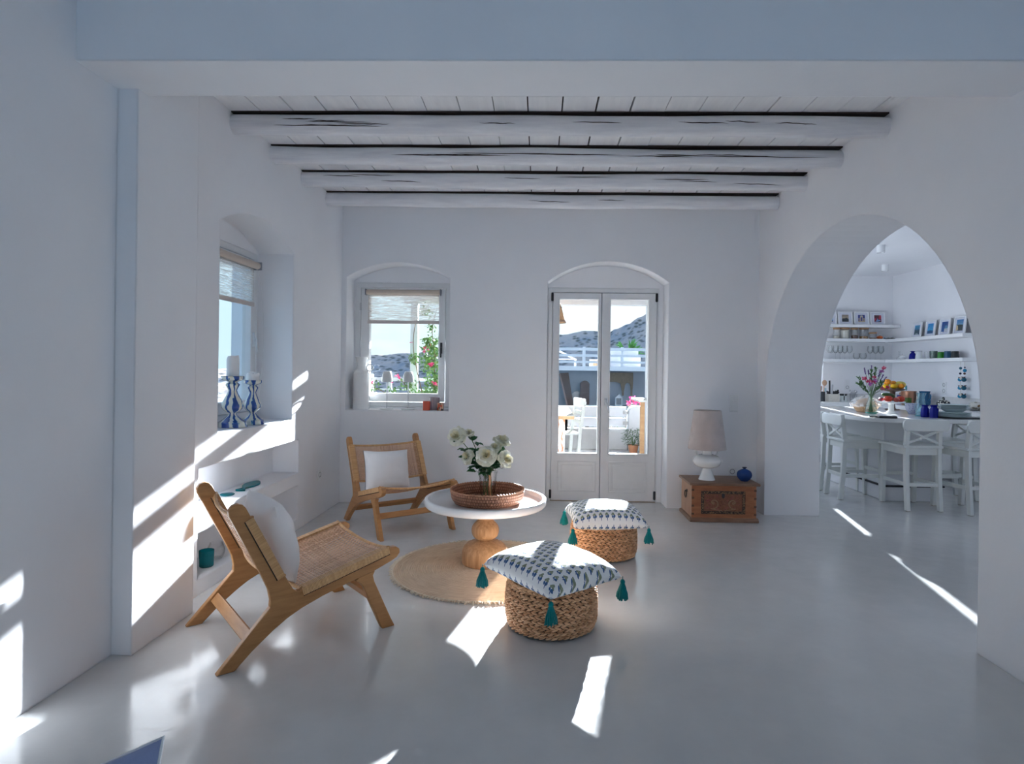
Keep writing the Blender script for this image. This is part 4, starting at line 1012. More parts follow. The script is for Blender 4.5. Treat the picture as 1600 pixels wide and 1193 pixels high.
LZ = 0.343
t = thing('table_lamp', 'table lamp with linen shade and eared white ceramic body on the chest', 'lamp', (1.537, 5.505, LZ))
body = catmull([(0.073, 0.0), (0.072, 0.006), (0.038, 0.100), (0.060, 0.108), (0.102, 0.126), (0.124, 0.158), (0.121, 0.185), (0.098, 0.212), (0.060, 0.226), (0.041, 0.232), (0.040, 0.29), (0.030, 0.295)], 4)
lb = obj('ceramic_body', MB().lathe([(0.001, 0.0)] + body + [(0.001, 0.297)], 44), CERW, t, smooth=60)
for s in (-1, 1):
    obj('ear_handle', MB().tube(catmull([(s * 0.040, 0, 0.285), (s * 0.082, 0, 0.292), (s * 0.098, 0, 0.272), (s * 0.094, 0, 0.240), (s * 0.078, 0, 0.216)], 6), 0.008, 10), CERW, lb)
sh = [(0.169, 0.278), (0.121, 0.626), (0.119, 0.626), (0.167, 0.278)]
obj('lamp_shade', MB().lathe(sh + [sh[0]], 56), OATS, t)
obj('shade_ring', MB().lathe([(0.118, 0.615), (0.120, 0.618)], 40).tube([(-0.118, 0, 0.61), (0.118, 0, 0.61)], 0.002, 6).tube([(0, 0, 0.29), (0, 0, 0.61)], 0.005, 8), STEEL, t)
v = obj('bud_vase', MB().lathe(catmull([(0.001, 0.0), (0.030, 0.0), (0.036, 0.006), (0.058, 0.030), (0.065, 0.056), (0.056, 0.085), (0.028, 0.102), (0.012, 0.108), (0.011, 0.114), (0.020, 0.120), (0.019, 0.122), (0.009, 0.116)], 4), 36), BLUEG, None, (1.860, 5.460, LZ), smooth=70)
tag(v, 'round cobalt blue glass bud vase on the chest', 'vase')
obj('rim', MB().lathe([(0.011, 0.113), (0.021, 0.119), (0.021, 0.123), (0.012, 0.121)], 24), plain('dark_blue_rim', (0.015, 0.02, 0.05), 0.2), v)

# ---- things in the shelf niches
v = obj('tumbler', MB().lathe([(0.001, 0.0), (0.037, 0.0), (0.040, 0.005), (0.043, 0.098), (0.041, 0.099), (0.038, 0.008), (0.001, 0.007)], 32), TEALG, None, (-2.02, 3.635, 0.09), smooth=60)
tag(v, 'teal glass tumbler in the lower shelf niche', 'tumbler')
v = obj('glass_bowl', MB().lathe(catmull([(0.001, 0.0), (0.034, 0.002), (0.050, 0.030), (0.052, 0.062), (0.040, 0.092), (0.037, 0.102), (0.035, 0.101), (0.038, 0.09), (0.049, 0.060), (0.047, 0.032), (0.030, 0.008), (0.001, 0.008)], 3), 32), CLEAR, None, (-2.045, 3.79, 0.09), smooth=60)
tag(v, 'round clear glass jar beside the teal tumbler in the lower niche', 'jar')
v = obj('small_jar', MB().lathe([(0.001, 0), (0.022, 0), (0.024, 0.05), (0.020, 0.062), (0.001, 0.062)], 20), plain('dark_bronze_glass', (0.10, 0.08, 0.06), 0.3), None, (-2.05, 4.03, 0.09))
tag(v, 'small dark jar in the lower niche, half hidden by the lounge chair back', 'jar')
fish = catmull([(-0.165, -0.030), (-0.172, 0.0), (-0.160, 0.036), (-0.118, 0.016), (-0.085, 0.010), (-0.03, 0.038), (0.05, 0.050), (0.12, 0.040), (0.165, 0.012), (0.170, 0.0), (0.160, -0.016), (0.11, -0.042), (0.04, -0.050), (-0.03, -0.036), (-0.085, -0.010), (-0.12, -0.016), (-0.165, -0.030)], 4)[:-1]
v = obj('glass_fish', MB().prism([(x, y) for x, y in fish], 0.0, 0.012, 'z'), TEALG, None, (-2.052, 4.235, 0.461), (0, 0, pi / 2 + 0.12), bevel=0.003)
tag(v, 'flat teal glass fish lying on the upper niche shelf', 'ornament')
v = obj('glass_disc', MB().lathe([(0.001, 0), (0.040, 0.0), (0.046, 0.006), (0.040, 0.010), (0.001, 0.009)], 28), TEALG, None, (-2.055, 3.94, 0.461))
tag(v, 'small round teal glass coaster beside the glass fish', 'coaster')

# ---- left window sill: candlesticks and candles
def candlestick(label, loc, H, rb, rz):
    k = H / 0.355
    pr = [(0.001, 0.0), (0.092, 0.0), (0.094, 0.010), (0.092, 0.034), (0.078, 0.044), (0.050, 0.066), (0.030, 0.088), (0.028, 0.100), (0.046, 0.112), (0.068, 0.136), (0.072, 0.155), (0.066, 0.180), (0.046, 0.220), (0.032, 0.252), (0.030, 0.270), (0.044, 0.298), (0.046, 0.308), (0.034, 0.318), (0.030, 0.324), (0.050, 0.332), (0.072, 0.342), (0.075, 0.352), (0.074, 0.366), (0.066, 0.366), (0.062, 0.358), (0.001, 0.356)]
    pr = catmull([(r * rb, z * k) for r, z in pr], 3)
    rf = lambda a, z: 1 + (0.018 * cos(10 * a) if z < 0.075 * k or z > 0.325 * k else 0.0)
    o = obj('candlestick', MB().lathe(pr, 60, rf=rf), DRIP, None, loc, (0, 0, rz), smooth=60)
    tag(o, label, 'candlestick', 'blue striped ceramic candlesticks')
    obj('worn_rim', MB().lathe([(0.0655 * rb, 0.3655 * k), (0.0745 * rb, 0.3655 * k), (0.0745 * rb, 0.3672 * k), (0.0655 * rb, 0.3672 * k)], 48), plain('brown_rim', (0.16, 0.12, 0.10), 0.5), o)
    return o, loc[2] + 0.357 * k
def candle(label, loc, r, h, dip, seed):
    random.seed(seed); ph = R(0, 6)
    def rf(a, z): return 1
    m = MB(); n = 40; b0 = 0
    def top(a, q): return h + dip * (sin(a + ph) * 0.6 + 0.4 * sin(3 * a + 1)) * q
    def fn(u, v):
        a = 2 * pi * u
        if v < 0.6: return (r * cos(a), r * sin(a), top(a, 1) * v / 0.6)
        if v < 0.7: return (r * 0.86 * cos(a), r * 0.86 * sin(a), top(a, 1) - 0.001)
        q = (1 - v) / 0.3; return (r * 0.86 * q * cos(a), r * 0.86 * q * sin(a), h - dip * 1.6 * (1 - q * 0.4))
    m.grid(fn, n, 10, True)
    o = obj('candle', m, WAX, None, loc, smooth=60); tag(o, label, 'candle', 'white pillar candles')
    obj('wick', MB().tube([(0, 0, h - dip * 2), (0.001, 0, h - 0.004)], 0.0012, 6), DKMET, o)
    return o
c1, z1 = candlestick('taller blue and cream striped candlestick on the window sill', (-2.075, 4.03, 0.903), 0.335, 0.96, 0.4)
candle('tall white pillar candle on the taller striped candlestick', (-2.075, 4.03, z1), 0.040, 0.146, 0.006, 1)
c2, z2 = candlestick('shorter blue and cream striped candlestick nearer the corner of the sill', (-2.035, 4.235, 0.903), 0.305, 0.80, 2.0)
candle('short burnt-down white candle on the shorter striped candlestick', (-2.035, 4.235, z2), 0.043, 0.062, 0.010, 2)

# ---- back window sill
t = obj('ceramic_bottle', MB().lathe(catmull([(0.001, 0), (0.072, 0.0), (0.080, 0.008), (0.081, 0.02), (0.081, 0.33), (0.079, 0.362), (0.060, 0.385), (0.050, 0.400), (0.046, 0.44), (0.047, 0.475), (0.056, 0.505), (0.062, 0.515), (0.056, 0.516), (0.044, 0.47), (0.001, 0.45)], 3), 44), CERW, None, (-1.770, 5.965, 0.905), smooth=50)
tag(t, 'tall white ceramic bottle with a ring handle on the back window sill', 'bottle')
obj('ring_handle', MB().tube([(0.082 + 0.032 * cos(2 * pi * i / 24 + pi), -0.004, 0.410 + 0.032 * sin(2 * pi * i / 24 + pi)) for i in range(25)], 0.007, 8), CERW, t)
def sill_lamp(label, loc):
    t = thing('sill_lamp', label, 'lamp', loc, 0, 'small white table lamps')
    obj('base', MB().lathe([(0.001, 0), (0.066, 0), (0.068, 0.004), (0.064, 0.010), (0.010, 0.013), (0.001, 0.014)], 36), SHADEW, t)
    obj('stem', MB().tube([(0, 0, 0.012), (0, 0, 0.30)], 0.0055, 10), STEEL, t)
    obj('lamp_shade', MB().lathe([(0.052, 0.272), (0.0525, 0.29), (0.047, 0.345), (0.037, 0.374), (0.032, 0.377), (0.001, 0.378), (0.001, 0.374), (0.033, 0.372), (0.045, 0.342), (0.050, 0.29), (0.050, 0.272), (0.052, 0.272)], 36), SHADEW, t)
    return t
sl = sill_lamp('small white metal lamp on the back window sill, next to the bottle', (-1.510, 5.955, 0.905))
dup(sl, (-1.297, 5.955, 0.905), None, 'small white metal lamp on the back window sill, nearer the candle cups')
def cup(name, label, loc, r, h, mat):
    o = obj(name, MB().lathe([(0.001, 0), (r * 0.96, 0), (r, 0.004), (r, h - 0.002), (r * 0.97, h), (r * 0.92, h - 0.001), (r * 0.92, 0.02), (0.001, 0.018)], 30), mat, None, loc, smooth=50)
    return tag(o, label, 'candle holder')
c = cup('candle_holder', 'small matt orange-red candle holder on the back window sill', (-1.098, 5.882, 0.905), 0.036, 0.089, plain('coral_ceramic', (0.62, 0.10, 0.055), 0.5))
c = cup('candle_holder', 'tall dark red pinstriped candle holder behind the orange one', (-1.036, 5.965, 0.905), 0.054, 0.126, m_stripe_cup())
c = cup('candle_holder', 'small painted candle holder with a red and black pattern on the sill end', (-0.962, 5.885, 0.905), 0.033, 0.074, m_floral_cup())

# ---- blue cushion whose corner shows in the foreground, leaning on a low white bench
bench = obj('low_bench', MB().box(-1.62, -0.92, 1.02, 1.36, 0.0, 0.19), PL, None, bevel=0.02, recenter=True)
tag(bench, 'low plastered bench just below the frame, carrying the blue cushion', 'bench')
cu = obj('blue_cushion', pillow(0.25, 0.075, n=32, pinch=0.07, wr=0.012, seed=5), BLUEC, None, (0, 0, 0))
import mathutils
tip = Vector((-0.838, 1.34, 0.478))
xa = Vector((0.62, 0.05, 0.21)).normalized(); ya = Vector((0.06, 0.45, 0.62)); ya = (ya - xa * ya.dot(xa)).normalized(); za = xa.cross(ya)
Rm = Matrix((xa, ya, za)).transposed().to_4x4()
cu.matrix_world = Matrix.Translation(tip - Rm.to_3x3() @ Vector((0.25, 0.25, 0))) @ Rm
tag(cu, 'periwinkle blue cushion of which only a white-piped corner shows at the bottom edge', 'cushion')
pts = []
for i in range(81):
    q = i / 20; sd = int(min(q, 3.999)); f = q - sd; a, c = [(-1 + 2 * f, -1), (1, -1 + 2 * f), (1 - 2 * f, 1), (-1, 1 - 2 * f)][sd]
    pts.append((0.25 * a * (1 - 0.07 * (1 - c * c)), 0.25 * c * (1 - 0.07 * (1 - a * a)), 0))
obj('piping', MB().tube(pts, 0.004, 6), plain('white_piping', (0.80, 0.80, 0.82), 0.7), cu)

# ================================================================== kitchen beyond the arch
YK, XK = 9.75, 5.63
struct(obj('wall_kitchen_back', MB().prism([(2.5, 0), (5.85, 0), (5.85, 3.1), (2.5, 3.1)], YK, YK + 0.25, 'y', holes=[[(3.62, 1.0), (4.545, 1.0), (4.545, 2.0), (3.62, 2.0)]]), PL, bevel=0.008))
struct(obj('wall_kitchen_right', MB().box(XK, XK + 0.22, 1.2, 10.0, 0, 3.1), PL))
struct(obj('wall_kitchen_front', MB().box(XRK - 0.01, 5.85, 1.0, 1.2, 0, 3.1), PL))
struct(obj('wall_kitchen_left', MB().prism([(6.19, 0), (9.99, 0), (9.99, 3.1), (6.19, 3.1)], 2.48, XRK, 'x', holes=[[(6.55, 0.95), (8.75, 0.95), (8.75, 2.15), (6.55, 2.15)]]), PL, bevel=0.008))
def plain_window(name, poly, hole, a0, a1, axis, pane):
    o = struct(obj(name, MB().prism(poly, a0, a1, axis, holes=hole), PAINT)); obj('pane', pane, PANE, o); return o
w4 = plain_window('window_4', [(3.62, 1.0), (4.545, 1.0), (4.545, 2.0), (3.62, 2.0)], [[(3.68, 1.06), (4.01, 1.06), (4.01, 1.94), (3.68, 1.94)], [(4.05, 1.06), (4.535, 1.06), (4.535, 1.94), (4.05, 1.94)]], YK + 0.13, YK + 0.19, 'y', MB().box(3.66, 4.54, YK + 0.155, YK + 0.159, 1.04, 1.96))
for (a_, b_) in ((3.60, 3.690), (3.735, 4.06), (4.13, 4.43)): obj('sun_slit_panel', MB().box(a_, b_, YK + 0.205, YK + 0.235, 1.005, 1.995), PAINT, w4)  # unseen panels added to slit the sunlight into streaks on the floor
plain_window('added_window_5', [(6.55, 0.95), (8.75, 0.95), (8.75, 2.15), (6.55, 2.15)], [[(6.61, 1.01), (7.62, 1.01), (7.62, 2.09), (6.61, 2.09)], [(7.68, 1.01), (8.69, 1.01), (8.69, 2.09), (7.68, 2.09)]], 2.50, 2.56, 'x', MB().box(2.528, 2.532, 6.59, 8.71, 0.99, 2.11))  # unseen side window, added to bring sky light into the kitchen
struct(obj('trim_2', MB().box(4.3, XK, YK - 0.012, YK + 0.001, 0.885, 1.0).box(XK - 0.012, XK + 0.001, 6.2, YK, 0.885, 1.02), plain('pale_stone_splashback', (0.66, 0.66, 0.66), 0.4)))
STONE = plain('polished_pale_stone', (0.78, 0.78, 0.77), 0.10, var=0.05)
# worktops and base cabinets
w = obj('kitchen_worktop', MB().prism([(2.62, 9.16), (5.03, 9.16), (5.03, 6.2), (XK - 0.013, 6.2), (XK - 0.013, YK - 0.013), (2.62, YK - 0.013)], 0.815, 0.885, 'z'), PAINT2, None, bevel=0.006)
tag(w, 'white L-shaped kitchen worktop along the walls below the open shelves', 'worktop')
cab = thing('base_cabinet', 'white base cabinet', 'cabinet', (2.925, 9.20, 0), 0, 'white base cabinets along the kitchen walls')
obj('carcass', MB().box(-0.3, 0.3, 0.02, 0.53, 0.09, 0.815), PAINT2, cab)
obj('toe_kick', MB().box(-0.3, 0.3, 0.06, 0.5, 0.0, 0.09), plain('grey_toe_kick', (0.35, 0.35, 0.36), 0.5), cab)
dr = obj('cabinet_door', MB().box(-0.297, 0.297, 0.0, 0.02, 0.095, 0.81), PAINT2, cab, bevel=0.003)
obj('door_handle', MB().box(-0.06, 0.06, -0.018, 0.0, 0.765, 0.775), STEEL, dr)
cab['label'] = 'white base cabinet under the back worktop, nearest the kitchen window'
labs = ['white base cabinet under the back worktop, second from the window', 'white base cabinet under the back worktop, below the utensil pots', 'white base cabinet under the back worktop, beside the corner']
for i, lb in enumerate(labs): dup(cab, (3.51 + 0.61 * i, 9.20, 0), 0, lb)
labs = ['white base cabinet under the side worktop, nearest the arch', 'white base cabinet under the side worktop, second from the arch', 'white base cabinet under the side worktop, below the patterned pot', 'white base cabinet under the side worktop, below the copper pot']
for i, lb in enumerate(labs): dup(cab, (5.07, 6.52 + 0.61 * i, 0), -pi / 2, lb)

# island
t = thing('kitchen_island', 'white plastered kitchen island ringed by white bar stools', 'island', (3.9, 6.95, 0))
obj('island_base', MB().box(-0.30, 0.30, -0.60, 0.75, 0.0, 0.84), PL, t, bevel=0.006)
top = []
for (cx, cy, a0) in ((0.37, 0.95, 0), (-0.40, 0.95, pi / 2), (-0.37, -0.67, pi), (0.36, -0.68, 1.5 * pi)):
    r = 0.26
    for i in range(9): a = a0 + pi / 2 * i / 8; top.append((cx + r * cos(a), cy + r * sin(a)))
obj('island_worktop', MB().prism(top, 0.84, 0.88, 'z'), STONE, t, bevel=0.006)
obj('foot_rail', MB().box(-0.31, 0.31, -0.622, -0.60, 0.150, 0.168).box(-0.322, -0.30, -0.62, 0.7, 0.150, 0.168), DKMET, t)

def make_stool(label, loc, rz):
    t = thing('bar_stool', label, 'bar stool', loc, rz, 'white cross-back bar stools')
    L = 0.038
    def post(x, pts, wd=L, dp=L):
        m = MB(); n = len(pts)
        for (y, z) in pts:
            m.v += [(x - wd / 2, y - dp / 2, z), (x + wd / 2, y - dp / 2, z), (x + wd / 2, y + dp / 2, z), (x - wd / 2, y + dp / 2, z)]
        m.face((3, 2, 1, 0)); m.face([4 * (n - 1) + i for i in range(4)])
        for k in range(n - 1):
            for i in range(4): j = (i + 1) % 4; m.face((4 * k + i, 4 * k + j, 4 * k + 4 + j, 4 * k + 4 + i))
        return m
    for x in (-0.155, 0.155):
        obj('back_leg', post(x, [(-0.215, 0.004), (-0.190, 0.30), (-0.180, 0.60), (-0.188, 0.70), (-0.215, 0.89)], 0.036, 0.046), STOOLW, t, bevel=0.004)
        obj('front_leg', post(x * 1.02, [(0.210, 0.004), (0.185, 0.60)], 0.040, 0.044), STOOLW, t, bevel=0.004)
        obj('foot_pad', MB().box(x - 0.014, x + 0.014, -0.232, -0.204, 0.0, 0.005).box(x - 0.014, x + 0.014, 0.196, 0.224, 0.0, 0.005), plain('felt_pad', (0.25, 0.20, 0.15), 0.9), t)
        obj('side_stretcher', MB().box(x - 0.011, x + 0.011, -0.195, 0.20, 0.235, 0.270), STOOLW, t, bevel=0.003)
    obj('seat', MB().prism([(-0.190, -0.205), (0.190, -0.205), (0.205, 0.215), (-0.205, 0.215)], 0.605, 0.632, 'z'), STOOLW, t, bevel=0.006)
    obj('apron', MB().prism([(-0.17, -0.19), (0.17, -0.19), (0.175, 0.20), (-0.175, 0.20)], 0.540, 0.606, 'z', holes=[[(-0.15, -0.17), (0.15, -0.17), (0.155, 0.18), (-0.155, 0.18)]]), STOOLW, t, bevel=0.002)
    obj('front_stretcher', MB().box(-0.15, 0.15, 0.185, 0.207, 0.285, 0.32), STOOLW, t, bevel=0.003)
    obj('back_stretcher', MB().box(-0.15, 0.15, -0.205, -0.185, 0.235, 0.27), STOOLW, t, bevel=0.003)
    rail = MB(); 
    pr = [(-0.205, 0.785), (-0.190, 0.775), (0.190, 0.775), (0.205, 0.785), (0.217, 0.815), (0.217, 0.85), (0.205, 0.878), (0.190, 0.886), (-0.190, 0.886), (-0.205, 0.878), (-0.217, 0.85), (-0.217, 0.815)]
    obj('top_rail', MB().prism(pr, -0.248, -0.222, 'y'), STOOLW, t, bevel=0.006)
    for s in (-1, 1):
        a = Vector((-0.145 * s, -0.193, 0.655)); c = Vector((0.145 * s, -0.205, 0.775)); d = c - a; nrm = Vector((0, 1, 0)); up = d.cross(nrm).normalized() * 0.011
        m = MB(); m.v = [tuple(p + nrm * o_ + up * q) for p in (a, c) for o_ in (-0.007, 0.007) for q in (-1, 1)]
        for f in ((0, 1, 3, 2), (4, 6, 7, 5), (0, 4, 5, 1), (2, 3, 7, 6), (0, 2, 6, 4), (1, 5, 7, 3)): m.face(f)
        obj('cross_brace', m, STOOLW, t, bevel=0.002)
    return t
st = make_stool('white cross-back bar stool standing back-on at the middle of the island front', (3.727, 6.112, 0), 0)
dup(st, (3.385, 6.530, 0), -pi / 2, 'white cross-back bar stool facing the island end, its back nearest the arch')
dup(st, (3.402, 7.020, 0), -pi / 2, 'white cross-back bar stool half hidden by the arch, behind another stool')
dup(st, (4.385, 6.575, 0), pi / 2, 'white cross-back bar stool on the far side of the island, its back in shade')
dup(st, (4.185, 5.992, 0), radians(9.7), 'white cross-back bar stool cut off by the near side of the arch')

# open shelves
def shelf(label, x0, x1, y0, y1, z0, z1):
    o = obj('wall_shelf', MB().box(x0, x1, y0, y1, z0, z1), PAINT2, None, bevel=0.003, recenter=True); return tag(o, label, 'shelf', 'white floating shelves')
shelf('white floating shelf carrying four pictures, topmost on the back wall', 4.53, 5.615, 9.50, YK - 0.001, 2.042, 2.086)
shelf('white floating shelf carrying the wooden-lidded jars on the back wall', 4.47, XK - 0.001, 9.50, YK - 0.001, 1.818, 1.866)
shelf('white floating shelf carrying wine glasses on the back wall', 4.44, XK - 0.001, 9.50, YK - 0.001, 1.498, 1.546)
shelf('white floating shelf carrying four framed pictures on the side wall', 5.38, XK - 0.001, 7.79, 9.499, 1.810, 1.856)
shelf('white floating shelf carrying cups and the blue bottle on the side wall', 5.38, XK - 0.001, 7.79, 9.499, 1.496, 1.542)

# pictures
def pic(label, loc, rz, w, h, bg_top, bg_bot, shapes, inset=0.27):
    t = thing('picture_frame', label, 'picture', loc, rz, 'white framed pictures on the shelves')
    Q = Matrix.Rotation(radians(-7), 4, 'X')
    f = MB().prism([(-w / 2, 0), (w / 2, 0), (w / 2, h), (-w / 2, h)], -0.018, 0.0, 'y', Q, holes=[[(-w / 2 + 0.017, 0.017), (w / 2 - 0.017, 0.017), (w / 2 - 0.017, h - 0.017), (-w / 2 + 0.017, h - 0.017)]])
    obj('frame', f, PAINT2, t, bevel=0.002)
    obj('mat_board', MB().box(-w / 2 + 0.015, w / 2 - 0.015, -0.010, -0.002, 0.015, h - 0.015, Q), plain('grey_mat', (0.60, 0.62, 0.70), 0.7), t)
    obj('back_board', MB().box(-w / 2 + 0.004, w / 2 - 0.004, -0.002, 0.006, 0.004, h - 0.004, Q), plain('dark_backing', (0.10, 0.09, 0.08), 0.8), t)
    pw, ph = w * (0.5 - inset) * 2, h * (0.5 - inset * 0.86) * 2; z0 = (h - ph) / 2
    m = MB(); mats = []
    def mat_i(c):
        nm = 'print_%02d_%02d_%02d' % tuple(int(x * 99) for x in c); mm = plain(nm, c, 0.4, var=0.25, nscale=40)
        if mm not in mats: mats.append(mm)
        return mats.index(mm)
    N = 6
    for i in range(N):
        k = (i + .5) / N; c = tuple(round(bg_bot[j] + (bg_top[j] - bg_bot[j]) * k, 3) for j in range(3)); m.cur = mat_i(c)
        m.prism([(-pw / 2, z0 + ph * i / N), (pw / 2, z0 + ph * i / N), (pw / 2, z0 + ph * (i + 1) / N), (-pw / 2, z0 + ph * (i + 1) / N)], -0.0112, -0.0098, 'y', Q)
    for k, (c, poly) in enumerate(shapes):
        m.cur = mat_i(c); m.prism([((x - .5) * pw, z0 + y * ph) for x, y in poly], -0.0116 - 0.0003 * k, -0.0100, 'y', Q)
    obj('print', m, mats, t, smooth=0)
    return t
SEA, DK, TAN, WH = (0.05, 0.20, 0.42), (0.05, 0.06, 0.07), (0.55, 0.43, 0.27), (0.72, 0.72, 0.70)
ys = 9.635
pic('framed print of a dark tower against bright blue sky, partly hidden by the arch', (4.585, ys, 2.0865), 0, 0.225, 0.212, (0.06, 0.32, 0.72), (0.12, 0.45, 0.80), [((0.04, 0.08, 0.16), [(0.62, 0.1), (0.82, 0.1), (0.80, 1.0), (0.64, 1.0)]), (DK, [(0, 0), (1, 0), (1, 0.14), (0.5, 0.20), (0, 0.14)])])
pic('framed print of a black hill silhouette under a pale sunset', (4.832, ys, 2.0865), 0, 0.225, 0.212, (0.24, 0.20, 0.17), (0.60, 0.48, 0.33), [((0.045, 0.06, 0.07), [(0, 0), (1, 0), (1, 0.42), (0.72, 0.52), (0.62, 0.62), (0.56, 0.50), (0.30, 0.46), (0.1, 0.5), (0, 0.36)])])
pic('framed print of a cream facade with arches on deep blue', (5.085, ys, 2.0865), 0, 0.232, 0.212, (0.03, 0.05, 0.22), (0.03, 0.05, 0.22), [(TAN, [(0, 0), (1, 0), (1, 0.16), (0, 0.12)]), (TAN, [(0.08, 0.1), (0.20, 0.1), (0.20, 0.55), (0.08, 0.55)]), (TAN, [(0.30, 0.12), (0.40, 0.12), (0.40, 0.9), (0.30, 0.86)]), (TAN, [(0.60, 0.12), (0.70, 0.12), (0.70, 0.9), (0.60, 0.9)]), (TAN, [(0.80, 0.1), (0.92, 0.1), (0.92, 0.55), (0.80, 0.55)]), ((0.35, 0.42, 0.40), [(0.40, 0.66), (0.60, 0.66), (0.58, 0.9), (0.5, 1.0), (0.42, 0.9)])])
pic('framed print of red blossoms and pale blue shapes beside the shelf end', (5.338, ys, 2.0865), 0, 0.232, 0.208, (0.06, 0.03, 0.03), (0.25, 0.03, 0.06), [((0.45, 0.03, 0.07), [(0.65, 0.45), (1, 0.5), (1, 1), (0.75, 1)]), ((0.20, 0.35, 0.60), [(0.05, 0.05), (0.7, 0.05), (0.9, 0.3), (0.5, 0.35), (0.45, 0.6), (0.35, 0.3)]), (DK, [(0.5, 0.0), (0.95, 0.02), (0.9, 0.14), (0.6, 0.16)]), ((0.45, 0.04, 0.09), [(0.02, 0.3), (0.25, 0.3), (0.2, 0.55), (0.02, 0.5)])])
xs_ = 5.530
pic('framed print of a misty coast, first in the row on the side wall', (xs_, 8.960, 1.8565), -pi / 2, 0.205, 0.225, (0.05, 0.28, 0.50), (0.06, 0.10, 0.14), [((0.05, 0.09, 0.12), [(0, 0.1), (1, 0.1), (1, 0.55), (0.5, 0.48), (0, 0.58)]), ((0.32, 0.40, 0.42), [(0.1, 0), (0.9, 0), (0.7, 0.15), (0.3, 0.18)])], 0.22)
pic('framed print of plain blue sky over a dark horizon, second on the side wall', (xs_, 8.660, 1.8565), -pi / 2, 0.215, 0.229, (0.02, 0.24, 0.58), (0.10, 0.42, 0.66), [((0.03, 0.10, 0.22), [(0, 0), (1, 0), (1, 0.28), (0.5, 0.33), (0, 0.27)])], 0.22)
pic('framed print of a white dome before deep blue sea, third on the side wall', (xs_, 8.362, 1.8565), -pi / 2, 0.220, 0.232, (0.015, 0.06, 0.22), (0.03, 0.12, 0.34), [((0.50, 0.52, 0.55), [(0.45, 0), (1, 0), (1, 0.36), (0.5, 0.34)]), ((0.10, 0.28, 0.45), [(0.48, 0.34), (0.98, 0.36), (0.92, 0.56), (0.75, 0.66), (0.58, 0.58)]), (WH, [(0.0, 0), (0.3, 0), (0.35, 0.06), (0.0, 0.05)])], 0.22)
pic('framed print of a dark shore and tan rock under bright sky, nearest the arch', (xs_, 8.068, 1.8565), -pi / 2, 0.222, 0.240, (0.02, 0.16, 0.40), (0.30, 0.48, 0.55), [((0.035, 0.055, 0.06), [(0, 0.05), (1, 0.05), (1, 0.52), (0.4, 0.56), (0, 0.55)]), ((0.62, 0.48, 0.28), [(0, 0), (0.35, 0.1), (0.25, 0.42), (0.08, 0.55), (0, 0.5)]), (DK, [(0.3, 0), (1, 0), (1, 0.08), (0.4, 0.1)])], 0.22)

# jars on the back shelf
LIDW = m_wood('acacia_lid', (0.36, 0.20, 0.10), (0.52, 0.32, 0.18), (8, 8, 8), 0.5)
def jar(label, x, r, h, fill, fh):
    t = thing('storage_jar', label, 'jar', (x, 9.61, 1.8665), 0, 'glass storage jars with wooden lids')
    obj('glass_body', MB().lathe([(0.001, 0), (r, 0), (r, h - 0.02), (r * 0.96, h - 0.016), (r * 0.94, h - 0.02), (r * 0.94, 0.004), (0.001, 0.004)], 24), CLEAR, t)
    obj('lid', MB().lathe([(0.001, h - 0.024), (r * 1.06, h - 0.024), (r * 1.08, h - 0.004), (r, h), (0.001, h)], 24), LIDW, t)
    obj('contents', MB().lathe([(0.001, 0.006), (r * 0.92, 0.006), (r * 0.92, fh * 0.9), (r * 0.5, fh), (0.001, fh * 1.02)], 24), fill, t)
jar('tall slim wooden-lidded jar with a little rice, first on the jar shelf', 4.685, 0.050, 0.172, plain('rice', (0.66, 0.60, 0.50), 0.9), 0.045)
jar('wide wooden-lidded jar full of flour', 4.815, 0.063, 0.174, plain('flour', (0.76, 0.73, 0.64), 0.95), 0.145)
jar('tall wooden-lidded jar with dark coffee beans', 4.965, 0.050, 0.172, m_spots('coffee_beans', (0.10, 0.045, 0.03), (0.25, 0.13, 0.09), 60), 0.060)
jar('wide wooden-lidded jar with brown nuts', 5.110, 0.063, 0.174, m_spots('brown_nuts', (0.36, 0.20, 0.09), (0.55, 0.36, 0.20), 60), 0.048)
jar('short wooden-lidded jar, lowest on the jar shelf', 5.250, 0.052, 0.108, m_spots('brown_nuts', (0.36, 0.20, 0.09), (0.55, 0.36, 0.20), 60), 0.022)
o = obj('pumpkin_ornament', MB().lathe(catmull([(0.001, 0), (0.030, 0.002), (0.044, 0.022), (0.034, 0.046), (0.008, 0.050), (0.001, 0.045)], 3), 30, rf=lambda a, z: 1 + 0.06 * cos(6 * a)), plain('orange_glaze', (0.55, 0.11, 0.02), 0.3), None, (5.352, 9.60, 1.8665))
tag(o, 'small orange pumpkin ornament at the end of the jar row', 'ornament'); obj('stalk', MB().tube([(0, 0, 0.044), (0.004, 0, 0.066)], 0.005, 8), plain('dull_green', (0.10, 0.16, 0.06), 0.6), o)
o = obj('blue_bead', MB().ball((0, 0, 0.012), 0.012, 12, 8, (0.8, 0.8, 1.0)), plain('blue_bead_glaze', (0.05, 0.16, 0.28), 0.3), None, (5.395, 9.545, 1.8665)); tag(o, 'small blue bead lying beside the orange pumpkin', 'bead')
o = obj('pebble_dish', MB().lathe([(0.001, 0), (0.06, 0), (0.085, 0.012), (0.08, 0.014), (0.001, 0.006)], 24), plain('dark_stoneware', (0.10, 0.10, 0.09), 0.5), None, (5.505, 9.61, 1.8665)); tag(o, 'dark shallow dish of pebbles in the shelf corner', 'dish')
random.seed(3)
for i in range(8): obj('pebble', MB().ball((R(-.05, .05), R(-.05, .05), 0.017), 0.016, 8, 6, (1, .8, .6)), plain('grey_pebble', (0.28, 0.27, 0.25), 0.7), o)

